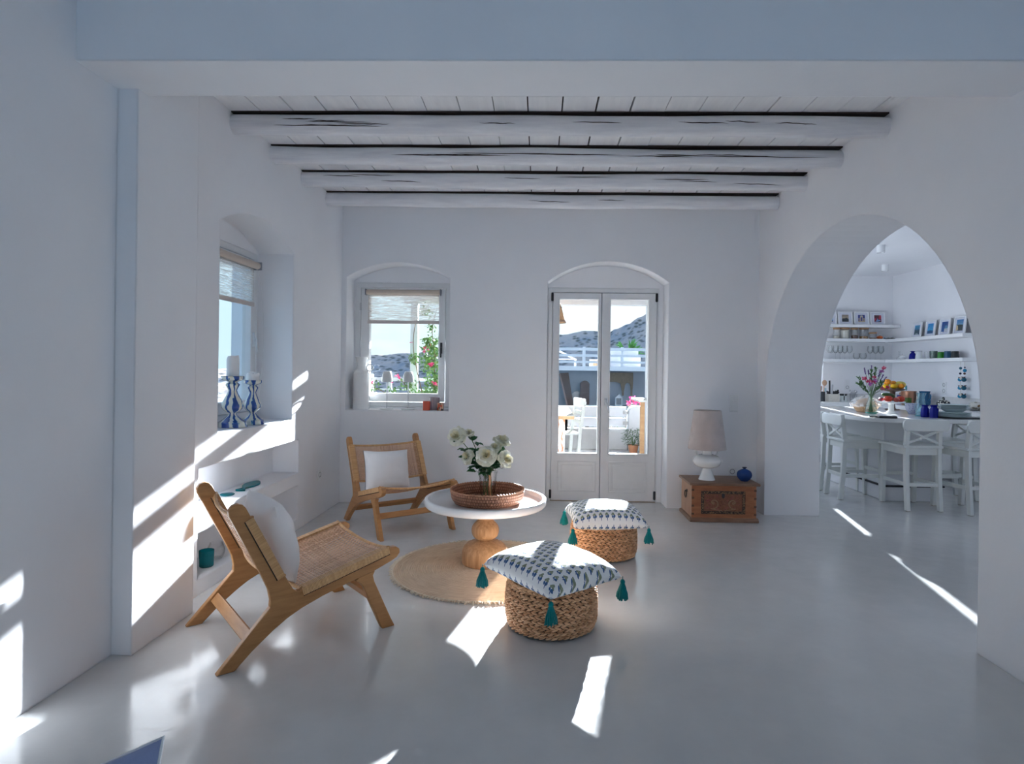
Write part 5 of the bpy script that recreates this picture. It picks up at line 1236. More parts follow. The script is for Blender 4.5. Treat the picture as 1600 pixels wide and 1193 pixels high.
# glasses on the lower back shelf
def wine(label, loc, h=0.205):
    o = obj('wine_glass', MB().lathe(catmull([(0.001, 0.0), (0.034, 0.001), (0.034, 0.003), (0.005, 0.008), (0.004, 0.085), (0.020, 0.098), (0.040, 0.130), (0.041, 0.160), (0.034, h), (0.0325, h), (0.039, 0.160), (0.036, 0.130), (0.018, 0.102), (0.001, 0.098)], 3), 24), CLEAR, None, loc, smooth=60)
    return tag(o, label, 'wine glass', 'wine glasses on the back shelf')
wg = wine('stemmed clear wine glass in the group by the window', (4.575, 9.60, 1.5465))
for i in range(1, 9):
    o = dup(wg, (4.575 + 0.036 * i + 0.012 * (i % 2), 9.555 + 0.10 * (i % 2), 1.5465))
    o['group'] = 'wine glasses clustered by the window end'
wg['group'] = 'wine glasses clustered by the window end'
for i in range(6):
    o = dup(wg, (5.185 + 0.042 * i, 9.555 + 0.09 * (i % 2), 1.5465)); o['label'] = 'stemmed clear wine glass in the group by the corner'; o['group'] = 'wine glasses clustered by the corner'
rt = obj('round_tumbler', MB().lathe(catmull([(0.001, 0), (0.024, 0.0), (0.046, 0.030), (0.050, 0.055), (0.042, 0.095), (0.040, 0.095), (0.048, 0.055), (0.044, 0.032), (0.020, 0.004), (0.001, 0.004)], 3), 24), CLEAR, None, (4.995, 9.60, 1.5465), smooth=60)
tag(rt, 'stemless round glass next to the wine glasses by the window', 'tumbler'); dup(rt, (5.097, 9.60, 1.5465), None, 'stemless round glass in the shelf middle, nearer the corner')

# cups on the side shelf
ZS = 1.5425
def lat(name, label, cat, prof, mat, loc, n=28, cm=0, group=None, **kw):
    o = obj(name, MB().lathe(catmull(prof, cm) if cm else prof, n, **kw), mat, None, loc, smooth=55); return tag(o, label, cat, group)
def tumbler_prof(rb, rt_, h): return [(0.001, 0), (rb, 0), (rt_, h), (rt_ - 0.003, h), (rb - 0.003, 0.006), (0.001, 0.006)]
lat('glass_decanter', 'slim clear glass decanter in the shelf corner', 'decanter', [(0.001, 0), (0.035, 0.0), (0.036, 0.03), (0.012, 0.055), (0.010, 0.12), (0.016, 0.127), (0.014, 0.127), (0.008, 0.12), (0.001, 0.05)], CLEAR, (5.50, 9.33, ZS), cm=2)
so = lat('sugar_bowl', 'small white lidded sugar bowl with blue marks on the side shelf', 'bowl', [(0.001, 0), (0.022, 0), (0.045, 0.020), (0.047, 0.040), (0.036, 0.052), (0.020, 0.062), (0.006, 0.066), (0.006, 0.074), (0.010, 0.082), (0.001, 0.086)], CERW, (5.48, 9.215, ZS), cm=3)
obj('painted_band', MB().lathe([(0.0475, 0.028), (0.0482, 0.036)], 28), plain('blue_paint', (0.08, 0.14, 0.36), 0.3), so)
for s in (-1, 1): obj('side_handle', MB().tube([(0, s * 0.045, 0.040), (0, s * 0.058, 0.036), (0, s * 0.046, 0.022)], 0.004, 6), CERW, so)
lat('blue_bottle', 'squat dark blue glass bottle on the side shelf', 'bottle', [(0.001, 0), (0.044, 0.0), (0.046, 0.03), (0.040, 0.07), (0.022, 0.095), (0.020, 0.105), (0.034, 0.117), (0.033, 0.119), (0.016, 0.106), (0.001, 0.09)], COBALT, (5.48, 8.97, ZS), cm=2)
lat('white_beaker', 'white ribbed beaker with a dark blue rim on the side shelf', 'beaker', [(0.001, 0), (0.046, 0), (0.044, 0.04), (0.036, 0.09), (0.042, 0.112), (0.038, 0.112), (0.001, 0.09)], plain('milk_glass', (0.72, 0.76, 0.77), 0.25), (5.48, 8.825, ZS))
o = [x for x in COL.objects if x.name.startswith('white_beaker')][0]; obj('dark_rim', MB().lathe([(0.038, 0.1125), (0.043, 0.1125), (0.043, 0.116), (0.038, 0.116)], 28), plain('navy_rim', (0.02, 0.02, 0.10), 0.3), o)
lat('clear_tumbler', 'plain clear glass tumbler beside the faceted one', 'tumbler', tumbler_prof(0.030, 0.034, 0.098), CLEAR, (5.48, 8.64, ZS))
lat('faceted_tumbler', 'faceted grey green glass tumbler on the side shelf', 'tumbler', tumbler_prof(0.044, 0.050, 0.106), glassy('smoky_facets', (0.42, 0.52, 0.48), 1.0, 0.7, 0.25), (5.48, 8.505, ZS), n=12, rf=lambda a, z: 1 + 0.03 * cos(6 * a))
lat('green_tumbler', 'bright green cup on the side shelf', 'cup', [(0.001, 0), (0.043, 0), (0.037, 0.087), (0.001, 0.087)], plain('green_glaze', (0.03, 0.24, 0.02), 0.25), (5.48, 8.35, ZS))
lat('petrol_tumbler', 'petrol blue cup beside the bright green one', 'cup', [(0.001, 0), (0.044, 0), (0.038, 0.095), (0.001, 0.095)], plain('petrol_glaze', (0.03, 0.10, 0.18), 0.25), (5.48, 8.215, ZS))
lat('pink_tumbler', 'pale pink cup peeping out between two dark cups', 'cup', tumbler_prof(0.030, 0.034, 0.088), plain('pale_pink', (0.60, 0.46, 0.46), 0.3), (5.555, 8.150, ZS))
lat('black_tumbler', 'black cup at the shelf end above the hanging ornament', 'cup', [(0.001, 0), (0.048, 0), (0.040, 0.090), (0.001, 0.090)], plain('black_glaze', (0.025, 0.03, 0.03), 0.25), (5.48, 8.07, ZS))

# hanging bead and bird ornament
t = thing('hanging_ornament', 'hanging string of blue beads and little bird figures below the side shelf', 'ornament', (5.56, 8.045, 1.494))
BIRD1, BIRD2, BIRD3, BRN = plain('turquoise_glaze', (0.02, 0.26, 0.46), 0.25), plain('teal_glaze', (0.005, 0.10, 0.16), 0.3), plain('cream_bead', (0.68, 0.64, 0.56), 0.5), plain('brown_tuft', (0.12, 0.055, 0.035), 0.8)
for (y, z1) in ((0.035, -0.47), (-0.045, -0.14)): obj('cord', MB().tube([(0, y, 0), (0, y * 0.8, z1)], 0.002, 6), plain('cord_natural', (0.50, 0.45, 0.38), 0.9), t)
for (y, z, r, m_) in ((0.035, -0.085, 0.018, BIRD2), (0.04, -0.155, 0.015, NAVY), (-0.045, -0.075, 0.010, NAVY), (-0.045, -0.115, 0.022, BIRD1), (-0.04, -0.155, 0.014, BRN)): obj('bead', MB().ball((0, y, z), r, 10, 8), m_, t)
random.seed(12)
for z in (-0.235, -0.345, -0.455):
    for (y, m_, r) in ((-0.03, BIRD2, 0.036), (0.045, BIRD1, 0.030), (0.02, BIRD3, 0.026)):
        bd = obj('bird', MB().ball((0, y, z + (0.015 if m_ is BIRD3 else 0)), r, 12, 8, (0.7, 1.05, 0.8)), m_, t)
        tf = MB()
        for i in range(7):
            a = R(0, pi); tf.tube([(0, y + 0.6 * r * cos(a), z + r * 0.5), (R(-.01, .01), y + r * 1.1 * cos(a), z + r * 1.05)], 0.004, 5)
        if m_ is not BIRD3: obj('tuft', tf, BRN, bd, fixn=False)
face_plate('wall_socket', 'white double power socket on the kitchen side wall beside the ornament', 'socket', (XK, 8.495, 1.057), -pi / 2, ['socket', 'socket'])
face_plate('wall_socket', 'white switch and socket panel above the cutlery glass on the kitchen back wall', 'socket', (4.93, YK, 1.06), 0, ['rocker', 'socket'])

# ceiling spotlights
sp = obj('ceiling_spotlight', MB().lathe([(0.001, -0.082), (0.030, -0.082), (0.034, -0.092), (0.045, -0.092), (0.046, 0), (0.001, 0)], 28), PAINT2, None, (4.125, 7.40, 2.88))
tag(sp, 'white cylinder ceiling spotlight half hidden by the arch edge', 'spotlight', 'kitchen ceiling spotlights')
obj('lens', MB().lathe([(0.001, -0.084), (0.029, -0.084)], 24), plain('spot_lens', (0.45, 0.42, 0.40), 0.3), sp)
dup(sp, (4.920, 8.715, 2.88), None, 'white cylinder ceiling spotlight deeper in the kitchen, fully visible')

# ---- back worktop things
ZW = 0.8855
t = thing('utensil_jar', 'dark utensil pot with wooden spoons at the arch edge', 'pot', (4.395, 9.44, ZW))
obj('pot', MB().lathe([(0.001, 0), (0.042, 0), (0.042, 0.15), (0.039, 0.15), (0.038, 0.01), (0.001, 0.01)], 20), plain('charcoal_glaze', (0.04, 0.045, 0.05), 0.4), t)
SPW = m_wood('beech_spoon', (0.50, 0.30, 0.19), (0.62, 0.42, 0.29), (8, 8, 8), 0.6)
obj('wooden_spoon', MB().tube([(0.01, 0, 0.02), (0.026, 0, 0.24)], 0.007, 8).ball((0.034, 0, 0.285), 0.046, 14, 10, (0.85, 0.3, 1.0)), SPW, t)
obj('wooden_spatula', MB().tube([(-0.01, 0, 0.02), (-0.020, 0, 0.18)], 0.006, 8).box(-0.034, -0.008, -0.004, 0.004, 0.17, 0.235), m_wood('rust_wood', (0.38, 0.17, 0.09), (0.45, 0.22, 0.12)), t)
obj('blue_spatula', MB().tube([(0.02, 0.02, 0.02), (0.045, 0.02, 0.14)], 0.005, 8).box(0.03, 0.072, 0.016, 0.024, 0.14, 0.205), plain('pale_blue_silicone', (0.35, 0.55, 0.68), 0.5), t)
t = thing('knife_block', 'white patterned block holding black-handled knives on the back worktop', 'knife block', (4.545, 9.42, ZW))
obj('block', MB().box(-0.085, 0.085, -0.05, 0.05, 0, 0.115), m_spots('white_relief', (0.66, 0.63, 0.56), (0.50, 0.47, 0.42), 55, 0.22), t, bevel=0.005)
random.seed(8)
for (x, h, a) in ((-0.07, 0.055, -0.3), (-0.055, 0.045, -0.15), (-0.045, 0.21, -0.02), (-0.012, 0.15, 0.06), (0.01, 0.05, 0.2), (0.035, 0.06, 0.3), (0.055, 0.075, 0.4), (0.065, 0.05, 0.6)):
    kn = MB(); M = Matrix.Translation((x, 0, 0.112)) @ Matrix.Rotation(a, 4, 'Y'); kn.box(-0.011, 0.011, -0.008, 0.008, 0, h, M)
    obj('knife', kn, STEEL if x == -0.012 else plain('black_handle', (0.025, 0.025, 0.028), 0.4), t, bevel=0.003)
t = thing('canister', 'short white canister with black utensils beside the knife block', 'canister', (4.710, 9.42, ZW))
obj('can', MB().lathe([(0.001, 0), (0.046, 0), (0.047, 0.09), (0.043, 0.09), (0.042, 0.01), (0.001, 0.01)], 24), plain('pale_green_enamel', (0.62, 0.67, 0.66), 0.3), t)
obj('dark_stripe', MB().box(-0.018, -0.004, -0.0475, -0.044, 0.02, 0.088), DKMET, t)
random.seed(6)
for i in range(6): a = R(0, 6.28); obj('utensil', MB().tube([(0.02 * cos(a), 0.02 * sin(a), 0.02), (0.042 * cos(a), 0.042 * sin(a), 0.105)], 0.008, 8).ball((0.044 * cos(a), 0.044 * sin(a), 0.108), 0.014, 8, 6), plain('black_handle', (0.025, 0.025, 0.028), 0.4), t)
t = thing('cutlery_glass', 'clear glass full of steel cutlery on the back worktop', 'glass', (4.862, 9.42, ZW))
obj('glass', MB().lathe([(0.001, 0), (0.048, 0), (0.054, 0.12), (0.051, 0.12), (0.045, 0.006), (0.001, 0.006)], 24), CLEAR, t)
random.seed(16)
for i in range(11):
    a = 2 * pi * i / 11; q = R(0.5, 1); obj('cutlery', MB().tube([(0.02 * cos(a + 2), 0.02 * sin(a + 2), 0.01), (0.050 * q * cos(a), 0.050 * q * sin(a), 0.13 + R(0, .035))], [0.003, 0.005], 6).ball((0.052 * q * cos(a), 0.052 * q * sin(a), 0.15 + R(0, .02)), 0.013, 8, 6, (1, .5, 1.5)), STEEL, t)

# corner and side worktop
lat('blue_mug', 'dark blue mug with a rusty rim in the worktop corner', 'mug', [(0.001, 0), (0.044, 0), (0.050, 0.125), (0.046, 0.125), (0.042, 0.01), (0.001, 0.01)], plain('ultramarine_glaze', (0.025, 0.04, 0.24), 0.3), (5.43, 9.17, ZW))
lat('green_glass', 'green glass jar standing before the copper pot', 'jar', [(0.001, 0), (0.046, 0), (0.048, 0.105), (0.044, 0.105), (0.043, 0.008), (0.001, 0.008)], plain('olive_glass', (0.06, 0.12, 0.02), 0.15), (5.17, 8.56, ZW))
t = thing('copper_pot', 'copper pot with a turquoise-handled ladle on the side worktop', 'pot', (5.29, 8.74, ZW))
COP = plain('worn_copper', (0.55, 0.28, 0.18), 0.32, 0.85)
obj('pot', MB().lathe([(0.001, 0), (0.085, 0), (0.092, 0.01), (0.098, 0.19), (0.101, 0.193), (0.098, 0.196), (0.094, 0.19), (0.088, 0.012), (0.001, 0.010)], 32), COP, t)
for s in (-1, 1): obj('pot_handle', MB().tube([(s * 0.096, 0, 0.165), (s * 0.125, 0, 0.17), (s * 0.125, 0, 0.14), (s * 0.095, 0, 0.135)], 0.007, 8), COP, t)
obj('ladle_handle', MB().tube([(-0.03, 0.0, 0.05), (-0.035, 0, 0.215)], 0.008, 8), STEEL, t)
obj('ladle_grip', MB().tube([(-0.035, 0, 0.21), (-0.040, 0, 0.275)], [0.013, 0.015], 10), plain('turquoise_grip', (0.06, 0.30, 0.36), 0.4), t)
o = lat('blue_jug', 'deep blue glazed jug behind the glass pitcher', 'jug', [(0.001, 0), (0.060, 0), (0.075, 0.05), (0.066, 0.12), (0.058, 0.16), (0.070, 0.195), (0.066, 0.195), (0.052, 0.16), (0.001, 0.14)], plain('deep_blue_glaze', (0.015, 0.09, 0.20), 0.2), (5.44, 8.62, ZW), cm=2)
obj('jug_handle', MB().tube(catmull([(0.01, -0.062, 0.165), (0.012, -0.105, 0.15), (0.012, -0.105, 0.10), (0.008, -0.070, 0.07)], 4), 0.008, 8), plain('deep_blue_glaze', (0.015, 0.09, 0.20), 0.2), o)
o = lat('patterned_pot', 'black and cream patterned lidded pot on the side worktop', 'pot', [(0.001, 0), (0.055, 0), (0.074, 0.02), (0.076, 0.065), (0.062, 0.095), (0.030, 0.108), (0.014, 0.112), (0.016, 0.126), (0.001, 0.135)], m_spots('black_cream_spots', (0.03, 0.03, 0.035), (0.70, 0.68, 0.60), 42, 0.42), (5.24, 7.925, ZW), cm=3)
obj('knob', MB().ball((0, 0, 0.130), 0.016, 12, 8), plain('black_glaze', (0.025, 0.03, 0.03), 0.25), o)
o = lat('saucer', 'dark rimmed saucer under the round pot at the arch edge', 'saucer', [(0.001, 0), (0.05, 0), (0.095, 0.012), (0.095, 0.016), (0.05, 0.006), (0.001, 0.006)], plain('grey_stoneware', (0.22, 0.22, 0.22), 0.4), (5.36, 7.52, ZW))
o = lat('round_pot', 'mottled round pot on the saucer at the arch edge', 'pot', [(0.001, 0), (0.035, 0), (0.068, 0.035), (0.066, 0.075), (0.030, 0.100), (0.001, 0.104)], m_spots('mottled_glaze', (0.60, 0.58, 0.52), (0.30, 0.28, 0.22), 18, 0.3), (5.36, 7.52, ZW + 0.0065), cm=3)
obj('brown_spout', MB().tube([(-0.01, -0.062, 0.05), (-0.02, -0.095, 0.06)], [0.014, 0.012], 8), plain('brown_glaze', (0.20, 0.10, 0.03), 0.4), o)

# ---- on the island
ZI = 0.8805
t = thing('bread_basket', 'small basket of bread wrapped in clear film on the island', 'basket', (3.765, 7.02, ZI))
obj('basket', MB().lathe(catmull([(0.001, 0), (0.085, 0.0), (0.125, 0.05), (0.145, 0.085), (0.138, 0.085), (0.115, 0.05), (0.001, 0.02)], 3), 36), m_weave('basket_weave', (0.46, 0.28, 0.15), (0.62, 0.42, 0.26), 50, 8), t)
random.seed(31)
obj('bread', MB().ball((0, 0, 0.085), 0.10, 20, 12, (1.15, 0.9, 0.75)), plain('bread_crust', (0.50, 0.33, 0.20), 0.8), t)
fm = MB()
def film(u, v):
    a, q = 2 * pi * u, v; r = 0.155 * (1 - q ** 2.2) + 0.004; z = 0.065 + 0.125 * q ** 0.8
    k = noise.noise(Vector((cos(a) * 3, sin(a) * 3, q * 4))); return ((r * (1 + 0.16 * k)) * cos(a), (r * (1 + 0.16 * k)) * sin(a), z + 0.02 * k)
fm.grid(film, 40, 12, True); obj('film_wrap', fm, glassy('cling_film', (0.95, 0.95, 0.95), 2.2, 0.25, 0.22, 0.08), t)
t = thing('flower_carafe', 'clear glass carafe of pink and purple flowers on the island', 'carafe', (3.705, 6.80, ZI))
obj('carafe', MB().lathe(catmull([(0.001, 0), (0.058, 0), (0.061, 0.006), (0.048, 0.10), (0.027, 0.165), (0.024, 0.185), (0.044, 0.245), (0.042, 0.245), (0.022, 0.185), (0.025, 0.165), (0.046, 0.10), (0.056, 0.012), (0.001, 0.012)], 3), 32), GREENTG, t)
obj('green_base', MB().lathe([(0.001, 0.002), (0.057, 0.002), (0.0585, 0.012), (0.001, 0.014)], 28), plain('bottle_green_base', (0.02, 0.30, 0.22), 0.15), t)
PINK = m_leaf('pink_petal', (0.62, 0.02, 0.10), (0.75, 0.08, 0.22)); PURP = m_leaf('lavender_petal', (0.10, 0.05, 0.22), (0.22, 0.12, 0.36)); MAG = m_leaf('magenta_petal', (0.45, 0.05, 0.40), (0.60, 0.15, 0.50)); GRN2 = m_leaf('herb_leaf', (0.03, 0.09, 0.03), (0.10, 0.22, 0.07))
random.seed(14)
fl = [((-0.075, 0.0, 0.385), 'p'), ((0.020, -0.01, 0.400), 'p'), ((0.005, -0.02, 0.345), 'p'), ((-0.04, -0.02, 0.36), 'p'), ((0.165, -0.02, 0.285), 'p'), ((0.125, 0.0, 0.275), 'p'), ((0.135, 0.0, 0.505), 'p'), ((0.115, 0.01, 0.470), 'm'), ((0.025, -0.03, 0.365), 'm'), ((-0.02, -0.03, 0.325), 'm'),
      ((-0.060, 0.02, 0.465), 'l'), ((-0.02, 0.02, 0.445), 'l'), ((0.09, 0.01, 0.430), 'l'), ((0.12, 0.01, 0.395), 'l'), ((0.145, 0.0, 0.375), 'l'), ((0.01, 0.02, 0.49), 'l'), ((0.045, 0.0, 0.47), 'g'), ((0.0, 0.0, 0.44), 'g'), ((-0.13, 0.0, 0.31), 'g'), ((-0.09, 0, 0.30), 'g'), ((0.09, 0, 0.32), 'g'), ((-0.11, 0.02, 0.36), 'g'), ((0.12, 0.0, 0.33), 'g')]
for (p, kd) in fl:
    p = Vector(p); n0 = Vector((0.015 * p.x / 0.15, 0, 0.19)); f0 = Vector((-p.x * 0.15, 0.0, 0.02))
    fo = obj('flower_stem', MB().tube(catmull([tuple(f0), tuple(n0), tuple(n0.lerp(p, .6) + Vector((0, 0, .01))), tuple(p)], 4), 0.0022, 5), STEMG, t)
    m = MB()
    if kd in 'pm':
        for i in range(26): d = Vector((R(-1, 1), R(-1, 1), R(-.6, 1))).normalized(); m.leafq(p + d * R(0, .014), d, (R(-1, 1), R(-1, 1), 1), R(0.016, 0.024), 0.016)
    elif kd == 'l':
        dd = (p - n0).normalized()
        for i in range(60): q = R(-.03, .035); d = (Vector((R(-1, 1), R(-1, 1), R(-.3, .6))).normalized() + dd).normalized(); m.leafq(p + dd * q, d, (R(-1, 1), R(-1, 1), 1), 0.014, 0.007)
    else:
        dd = (p - n0).normalized()
        for i in range(26): q = R(-.10, .03); d = (Vector((R(-1, 1), R(-1, 1), R(-.3, .6))).normalized() + dd * 1.6).normalized(); m.leafq(p + dd * q, d, (R(-1, 1), R(-1, 1), 1), R(0.03, 0.05), 0.012)
    obj({'p': 'pink_flower', 'm': 'magenta_flower', 'l': 'lavender_spike', 'g': 'leaf_sprig'}[kd], m, {'p': PINK, 'm': MAG, 'l': PURP, 'g': GRN2}[kd], fo, smooth=0, fixn=False)

lat('cake_stand', 'white footed cake stand holding tomatoes on the island', 'cake stand', catmull([(0.001, 0), (0.060, 0), (0.066, 0.004), (0.045, 0.014), (0.030, 0.035), (0.029, 0.09), (0.040, 0.110), (0.128, 0.118), (0.138, 0.126), (0.138, 0.134), (0.128, 0.130), (0.001, 0.124)], 3), CERW, (3.955, 6.85, ZI), n=44)
RED = plain('tomato_red', (0.58, 0.055, 0.025), 0.22); 
def fruit(name, label, loc, r, mat, sc=(1, 1, 1), rot=(0, 0, 0), cat=None, stalk=None, group=None):
    o = obj(name, MB().lathe(catmull([(0.001, r * (1 - sc[2])), (r * 0.55, r * (1 - sc[2] * 0.86)), (r * 0.93, r * (1 - sc[2] * 0.4)), (r, r), (r * 0.9, r * (1 + sc[2] * 0.45)), (r * 0.5, r * (1 + sc[2] * 0.85)), (r * 0.12, r * (1 + sc[2] * 0.88)), (0.001, r * (1 + sc[2] * 0.82))], 3), 24, Matrix.Diagonal((sc[0], sc[1], 1, 1)) @ Matrix.Translation((0, 0, -r * (1 - sc[2])))), mat, None, loc, rot, smooth=80)
    tag(o, label, cat or name, group)
    if stalk: obj('stalk', MB().tube([(0, 0, r * 2 * sc[2] * 0.88), (0.002, 0, r * 2 * sc[2] * 0.97)], 0.003, 6), stalk, o)
    return o
ZC = ZI + 0.1305
fruit('tomato', 'large red tomato on the carafe side of the cake stand', (3.893, 6.80, ZC), 0.044, RED, (1, 1, .80), stalk=STEMG)
fruit('tomato', 'large red tomato on the pitcher side of the cake stand', (4.030, 6.80, ZC), 0.042, RED, (1, 1, .82), stalk=STEMG)
fruit('peach', 'dull red peach in front between the two tomatoes', (3.962, 6.765, ZC), 0.032, m_spots('peach_skin', (0.42, 0.07, 0.055), (0.55, 0.16, 0.12), 50), (1, 1, .85), stalk=STEMG)
fruit('plum', 'dark red plum at the edge of the cake stand behind the tomato', (3.86, 6.88, ZC), 0.026, plain('plum_skin', (0.16, 0.02, 0.04), 0.3), (1, 1, .9))
fruit('courgette', 'dark green courgette lying on top of the tomatoes', (3.925, 6.86, ZC + 0.045), 0.030, plain('courgette_green', (0.03, 0.10, 0.02), 0.3), (2.4, 0.9, 0.9), (0, 0.12, -0.1), 'courgette')
fs = lat('fruit_stand', 'dark wooden pedestal stand piled with citrus on the island', 'fruit stand', catmull([(0.001, 0), (0.075, 0.0), (0.075, 0.012), (0.032, 0.03), (0.030, 0.20), (0.045, 0.225), (0.125, 0.245), (0.132, 0.262), (0.120, 0.262), (0.001, 0.25)], 3), m_wood('walnut', (0.055, 0.03, 0.02), (0.12, 0.07, 0.045)), (4.345, 7.50, ZI), n=40)
ZF = ZI + 0.2635
ORG = plain('orange_peel', (0.66, 0.24, 0.01), 0.4, bump=0.3, bscale=160); LEM = plain('lemon_peel', (0.70, 0.42, 0.01), 0.4, bump=0.3, bscale=160)
fruit('orange', 'orange on top of the pile beside the flowers', (4.270, 7.48, ZF + 0.042), 0.040, ORG, (1, 1, .95), group='citrus on the fruit stand')
fruit('orange', 'small orange in front on the wooden stand, below the melon', (4.402, 7.42, ZF - 0.002), 0.035, ORG, (1, 1, .95), group='citrus on the fruit stand')
fruit('orange', 'orange half hidden between the lemons and the melon', (4.375, 7.54, ZF + 0.028), 0.036, ORG, (1, 1, .95), group='citrus on the fruit stand')
fruit('lemon', 'yellow lemon lying in the middle of the wooden stand', (4.325, 7.44, ZF - 0.002), 0.032, LEM, (1.4, 1, .95), group='citrus on the fruit stand')
fruit('lemon', 'yellow lemon at the flower side of the wooden stand', (4.245, 7.47, ZF - 0.002), 0.031, LEM, (1.2, 1, .95), group='citrus on the fruit stand')
fruit('melon', 'pale yellow melon at the end of the wooden fruit stand', (4.442, 7.515, ZF - 0.002), 0.056, plain('melon_rind', (0.62, 0.52, 0.10), 0.5, var=0.2), (1.15, 1, .85), stalk=STEMG)
lat('speckled_bowl', 'pale bowl with cobalt speckles on the island', 'bowl', catmull([(0.001, 0), (0.030, 0), (0.034, 0.006), (0.058, 0.05), (0.070, 0.110), (0.072, 0.116), (0.068, 0.115), (0.054, 0.05), (0.001, 0.02)], 3), m_spots('cobalt_speckle', (0.46, 0.48, 0.62), (0.06, 0.08, 0.36), 60, 0.24), (4.130, 6.76, ZI))
lat('saucer', 'white saucer under a small jug beside the speckled bowl', 'saucer', [(0.001, 0), (0.04, 0), (0.07, 0.010), (0.068, 0.013), (0.001, 0.006)], CERW, (3.84, 7.00, ZI))
o = lat('glass_pitcher', 'tall aqua glass pitcher with a square lip on the island', 'pitcher', [(0.001, 0), (0.050, 0), (0.052, 0.01), (0.040, 0.13), (0.034, 0.17), (0.030, 0.195), (0.050, 0.245), (0.047, 0.245), (0.027, 0.195), (0.031, 0.17), (0.037, 0.13), (0.047, 0.014), (0.001, 0.014)], AQUA, (4.045, 6.47, ZI), n=36)
obj('turquoise_base', MB().lathe([(0.001, 0.002), (0.048, 0.002), (0.0495, 0.010), (0.001, 0.012)], 28), plain('turquoise_glass_base', (0.06, 0.42, 0.46), 0.15), o)
obj('pitcher_handle', MB().tube(catmull([(-0.030, -0.02, 0.19), (-0.066, -0.02, 0.15), (-0.074, -0.02, 0.08), (-0.046, -0.01, 0.03)], 4), 0.007, 8), AQUA, o)
cb = [(0.001, 0), (0.034, 0), (0.036, 0.004), (0.036, 0.085), (0.026, 0.100), (0.024, 0.112), (0.034, 0.121), (0.033, 0.124), (0.021, 0.112), (0.001, 0.10)]
cbr = lambda a, z: 1 + 0.05 * cos(8 * a)
lat('cobalt_bottle', 'short ribbed cobalt bottle beside the glass pitcher', 'bottle', cb, COBALT, (3.996, 6.325, ZI), n=32, rf=cbr, group='ribbed cobalt bottles')
lat('cobalt_bottle', 'short ribbed cobalt bottle in the middle of the three', 'bottle', cb, COBALT, (4.034, 6.245, ZI), n=32, rf=cbr, group='ribbed cobalt bottles')
lat('cobalt_bottle', 'short ribbed cobalt bottle half hidden behind the plates', 'bottle', cb, COBALT, (4.115, 6.36, ZI), n=32, rf=cbr, group='ribbed cobalt bottles')
tr = obj('slate_tray', MB().prism([(-0.20, -0.10), (0.20, -0.10), (0.22, -0.08), (0.22, 0.08), (0.20, 0.10), (-0.20, 0.10), (-0.22, 0.08), (-0.22, -0.08)], 0, 0.010, 'z'), plain('dark_slate', (0.025, 0.027, 0.03), 0.35), None, (4.305, 6.255, ZI), bevel=0.003); tag(tr, 'dark slate tray under the stacked plates on the island edge', 'tray')
PLATE = plain('pale_aqua_stoneware', (0.56, 0.66, 0.68), 0.2, var=0.02)
zz = ZI + 0.0105; labs = ['flat pale plate lowest in the stack', 'flat pale plate second from the bottom of the stack', 'flat pale plate third from the bottom of the stack', 'flat pale plate topmost of the flat plates']
for i in range(4): lat('dinner_plate', labs[i] + ' on the slate tray', 'plate', [(0.001, 0), (0.09, 0), (0.150, 0.012), (0.155, 0.016), (0.150, 0.017), (0.09, 0.005), (0.001, 0.005)], PLATE, (4.225, 6.24, zz), n=40, group='stacked plates on the island'); zz += 0.0115
zz += 0.004; labs = ['pale deep plate lowest of the deep plates', 'pale deep plate second of the deep plates', 'pale deep plate third of the deep plates', 'pale deep plate topmost of the whole stack']
for i in range(4): lat('deep_plate', labs[i] + ' on the slate tray', 'plate', [(0.001, 0), (0.07, 0), (0.110, 0.026), (0.138, 0.034), (0.138, 0.037), (0.106, 0.031), (0.066, 0.005), (0.001, 0.005)], PLATE, (4.238, 6.25, zz), n=40, group='stacked plates on the island'); zz += 0.0135
o = obj('black_case', MB().box(-0.085, 0.085, -0.035, 0.035, 0, 0.022), plain('black_leather', (0.02, 0.02, 0.024), 0.4), None, (3.475, 6.085, ZI), (0, 0, -0.12), bevel=0.010, seg=3); tag(o, 'small black case lying on the island edge above the stools', 'case')
o = obj('sunglasses', MB().tube([(0.03 * cos(2 * pi * i / 16), 0.022 * sin(2 * pi * i / 16), 0.006) for i in range(17)], 0.004, 6).tube([(0.075 + 0.03 * cos(2 * pi * i / 16), 0.022 * sin(2 * pi * i / 16), 0.006) for i in range(17)], 0.004, 6).tube([(0.03, 0, 0.008), (0.045, 0, 0.008)], 0.003, 6), plain('black_leather', (0.02, 0.02, 0.024), 0.4), None, (3.375, 6.18, ZI), (0, 0, 0.2)); tag(o, 'dark sunglasses beside the black case on the island edge', 'sunglasses')

# ================================================================== terrace and view
WHITEW = plain('lime_washed_wall', (0.50, 0.51, 0.53), 0.8, var=0.05, bump=0.2, bscale=20)
WHITEP = plain('white_outdoor_paint', (0.62, 0.64, 0.68), 0.5, var=0.04)
TERR = plain('grey_flagstone', (0.15, 0.145, 0.14), 0.85, var=0.2, nscale=3)
struct(obj('floor.001', MB().box(-4.2, 2.47, 6.201, 10.32, -0.25, -0.03).box(-4.2, -2.421, -1.0, 6.201, -0.25, -0.03), TERR)).name = 'floor_terrace'

